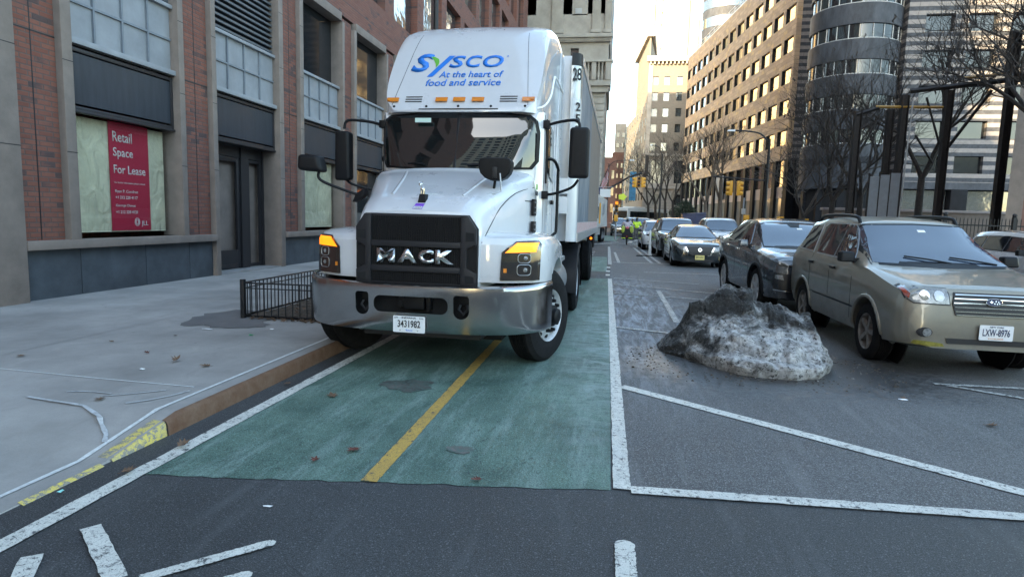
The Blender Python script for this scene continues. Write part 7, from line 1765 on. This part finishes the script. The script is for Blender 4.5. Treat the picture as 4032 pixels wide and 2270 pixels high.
MB().box(-1.15, 1.15, -.03, .02, 1.7, 2.85).build('windshield', M['glass_dark'], bs, bevel=.02); MB().box(1.29, 1.33, .5, 10.5, 1.9, 2.8).build('side_window', M['glass_dark'], bs); MB().box(-1.33, -1.29, .5, 10.5, 1.9, 2.8).build('side_window', M['glass_dark'], bs)
MB().box(-.9, .9, 2, 5, 3.3, 3.5).build('roof_unit', M['bus_white'], bs, bevel=.05)
for s in (-1, 1):
    for yy in (2.4, 8.4): wheel(bs, s * 1.15, yy, .48, .26, s, rim=.28, style='disc')
    MB().cyl((s * .95, -.02, .95), (s * .95, -.06, .95), .12, n=12).build('headlight', M['lamp_glass'], bs)
st_ = thing('garbage_truck', 'white sanitation truck with orange beacon parked beyond the trailer', 'truck', (-2.35, 37.0, 0), R(-4.5))
MB().hexa([(-1.2, 0, .6), (1.2, 0, .6), (1.2, 2.2, .6), (-1.2, 2.2, .6), (-1.15, .12, 2.75), (1.15, .12, 2.75), (1.15, 2.2, 2.8), (-1.15, 2.2, 2.8)]).build('cab', M['bus_white'], st_, bevel=.06)
MB().box(-1.05, 1.05, .02, .10, 1.55, 2.5).build('windshield', M['glass_dark'], st_); MB().box(1.16, 1.21, .5, 1.6, 1.6, 2.4).build('side_window', M['glass_dark'], st_)
gb = MB().hexa([(-1.25, 2.4, 1.05), (1.25, 2.4, 1.05), (1.25, 9.3, 1.05), (-1.25, 9.3, 1.05), (-1.2, 2.4, 3.15), (1.2, 2.4, 3.15), (1.2, 8.6, 3.0), (-1.2, 8.6, 3.0)]).build('hopper_body', M['bus_white'], st_, bevel=.05)
for k in range(6): MB().box(1.22, 1.28, 2.6 + k * 1.1, 2.7 + k * 1.1, 1.1, 2.95).build('body_rib', M['white_frame'], gb)
MB().box(1.24, 1.29, 3.3, 3.7, 1.3, 2.6).build('yellow_ladder', M['signal_yellow'], gb); MB().box(1.24, 1.3, 5.0, 6.2, 1.9, 2.6).build('side_hatch', M['gray_metal'], gb)
MB().box(.7, 1.0, .3, .5, 2.8, 2.95).build('beacon', M['amber_lit'], st_, bevel=.03)
for s in (-1, 1):
    wheel(st_, s * 1.08, 1.1, .5, .28, s, rim=.29, style='disc'); wheel(st_, s * 1.08, 6.2, .5, .28, s, rim=.29, style='disc'); wheel(st_, s * 1.08, 7.5, .5, .28, s, rim=.29, style='disc')
    MB().box(*sorted((s * 1.3, s * 1.5)), .1, .2, 1.6, 2.3).build('mirror', M['plastic'], st_)
MB().box(-.6, .6, 1, 9, .5, 1.0).build('underframe', M['black_metal'], st_); MB().box(-1.2, 1.2, -.1, .05, .45, .8).build('bumper', M['plastic'], st_, bevel=.02)
MB().box(1.05, 1.12, 3.1, 5.4, .55, 1.0).build('side_guard', M['white_frame'], st_)
# blue collection box / tarpaulin by the office building
bxx = thing('blue_dumpster', 'dark blue covered container in front of the office colonnade', 'container', (8.3, 66, 0)); MB().hexa([(-1.1, 0, .1), (1.1, 0, .1), (1.1, 1.4, .1), (-1.1, 1.4, .1), (-1.2, -.1, 2.3), (1.1, -.1, 2.6), (1.1, 1.4, 2.6), (-1.2, 1.4, 2.4)]).build('body', mat('navy_tarp', (.012, .02, .07), .5, var=.3), bxx, bevel=.05)
MB().box(-1.25, 1.15, -.15, 1.45, 2.32, 2.42).build('lid', mat('navy_lid', (.012, .02, .06), .5), bxx, bevel=.03)
# ================================================================= people
M['skin'] = mat('skin', (.35, .2, .15), .6); M['jacket_w'] = mat('white_pattern_jacket', (.42, .38, .42), .8, var=.25, vscale=14); M['dark_cloth'] = mat('dark_clothing', (.015, .015, .018), .85, var=.4, vscale=10)
M['hivis'] = mat('hi_vis_yellow', (.5, .75, .04), .6); M['helmet'] = mat('grey_helmet', (.3, .3, .31), .4); M['olive'] = mat('lime_bag_cover', (.3, .38, .05), .6); M['grey_trouser'] = mat('grey_trousers', (.08, .085, .09), .85); M['pinkc'] = mat('pink_cloth', (.6, .12, .15), .7)
def figure(parent, joints, edges, radii, material, name='body'):
    me = bpy.data.meshes.new(name); me.from_pydata(joints, edges, []); o = bpy.data.objects.new(name, me); COL.objects.link(o); o.parent = parent
    sk_ = o.modifiers.new('skin', 'SKIN'); sv = me.skin_vertices[0].data if me.skin_vertices else None
    if sv is None:
        bmx = bmesh.new(); bmx.from_mesh(me); bmx.verts.layers.skin.verify(); bmx.to_mesh(me); bmx.free(); sv = me.skin_vertices[0].data
    for i, r_ in enumerate(radii): sv[i].radius = (r_, r_) if not isinstance(r_, tuple) else r_; sv[i].use_root = (i == 0)
    sb = o.modifiers.new('sub', 'SUBSURF'); sb.levels = 2; sb.render_levels = 2
    apply_mods(o); o.data.materials.clear(); o.data.materials.append(material)
    for p in o.data.polygons: p.use_smooth = True
    return o
# standing worker in a hi-vis shirt, seen from behind
pw1 = thing('person', 'person in a yellow hi-vis shirt and grey trousers standing beside the cyclist', 'person', (1.62, 42.3, 0))
J = [(0, 0, .95), (0, 0, 1.2), (0, .02, 1.42), (0, 0, 1.52), (0, -.01, 1.66), (.1, 0, .92), (.11, -.02, .5), (.11, .02, .06), (-.1, 0, .92), (-.11, .03, .5), (-.12, .05, .06), (.19, 0, 1.42), (.25, .03, 1.15), (.22, -.16, .98), (-.19, 0, 1.42), (-.25, .0, 1.15), (-.18, -.18, 1.02), (.12, -.1, .04), (-.12, -.08, .04)]
E_ = [(0, 1), (1, 2), (2, 3), (3, 4), (0, 5), (5, 6), (6, 7), (0, 8), (8, 9), (9, 10), (2, 11), (11, 12), (12, 13), (2, 14), (14, 15), (15, 16), (7, 17), (10, 18)]
figure(pw1, J, E_, [.14, .13, .15, .055, .10, .09, .065, .05, .09, .065, .05, .065, .045, .035, .065, .045, .035, .045, .045], M['grey_trouser'])
figure(pw1, [(0, 0, .98), (0, 0, 1.2), (0, .02, 1.42), (.2, 0, 1.42), (.26, .03, 1.2), (-.2, 0, 1.42), (-.26, 0, 1.2)], [(0, 1), (1, 2), (2, 3), (3, 4), (2, 5), (5, 6)], [.17, .165, .175, .08, .07, .08, .07], M['hivis'], 'shirt')
figure(pw1, [(0, -.01, 1.58), (0, -.02, 1.66), (0, -.01, 1.74)], [(0, 1), (1, 2)], [.07, .1, .08], M['dark_cloth'], 'hair')
for s in (-1, 1): figure(pw1, [(s * .23, -.16, .98), (s * .2, -.22, .93)], [(0, 1)], [.035, .03], M['skin'], 'hand')
# rider on a delivery e-bike, seen from behind
ri = thing('person', 'rider in a pale patterned jacket and helmet seen from behind on a loaded bike', 'person', (.95, 40.2, 0))
J = [(0, .0, .95), (0, .08, 1.2), (0, .12, 1.42), (0, .12, 1.5), (0, .14, 1.62), (.12, .05, .9), (.2, .35, .72), (.2, .25, .36), (-.12, .05, .9), (-.2, .35, .7), (-.2, .25, .3), (.2, .12, 1.4), (.33, .3, 1.2), (.28, .55, 1.1), (-.2, .12, 1.4), (-.33, .3, 1.2), (-.28, .55, 1.1)]
E_ = [(0, 1), (1, 2), (2, 3), (3, 4), (0, 5), (5, 6), (6, 7), (0, 8), (8, 9), (9, 10), (2, 11), (11, 12), (12, 13), (2, 14), (14, 15), (15, 16)]
figure(ri, J, E_, [.15, .15, .17, .06, .09, .1, .08, .06, .1, .08, .06, .08, .06, .04, .08, .06, .04], M['dark_cloth'])
figure(ri, [(0, .02, 1.0), (0, .08, 1.22), (0, .12, 1.42), (.2, .12, 1.4), (.35, .3, 1.2), (-.2, .12, 1.4), (-.35, .3, 1.2)], [(0, 1), (1, 2), (2, 3), (3, 4), (2, 5), (5, 6)], [.19, .19, .19, .1, .08, .1, .08], M['jacket_w'], 'jacket')
figure(ri, [(0, .13, 1.58), (0, .13, 1.68), (0, .13, 1.74)], [(0, 1), (1, 2)], [.09, .115, .08], M['helmet'], 'helmet')
bk = thing('electric_bike', 'delivery bike with lime covered saddlebags and a red tail light under the rider', 'bicycle', (.95, 40.0, 0))
for yy in (-.35, .85):
    mb = MB(); mb.tube([(0, yy + .32 * math.cos(a), .34 + .32 * math.sin(a)) for a in [2 * math.pi * k / 24 for k in range(25)]], .03, 8); mb.build('wheel', M['tyre'], bk, smooth=True)
m_ = MB(); m_.tube([(0, -.35, .34), (0, .1, .4), (0, .75, .85), (0, .85, .34)], .025, 6); m_.tube([(0, .1, .4), (0, -.05, .9)], .025, 6); m_.tube([(-.3, .6, 1.08), (0, .72, 1.05), (.3, .6, 1.08)], .018, 6); m_.tube([(0, .72, .8), (0, .7, 1.06)], .022, 6); m_.build('frame', M['black_metal'], bk)
MB().box(-.3, .3, -.45, -.05, .62, 1.02).build('rear_bag', M['dark_cloth'], bk, bevel=.08, seg=3)
for s in (-1, 1): MB().sph((s * .26, -.42, .98), .12, (1, .45, 2.0)).build('bag_cover', M['olive'], bk, smooth=True); MB().box(*sorted((s * .1, s * .34)), -.47, -.44, .42, .46).build('reflective_strip', M['hivis'], bk)
MB().box(-.32, .32, -.43, .05, .4, .66).build('leg_cover', M['dark_cloth'], bk, bevel=.06); MB().sph((0, -.46, .55), .035).build('tail_light', M['red_lit'], bk); MB().sph((0, -.43, 1.08), .1, (1, .6, .8)).build('cargo', M['pinkc'], bk)
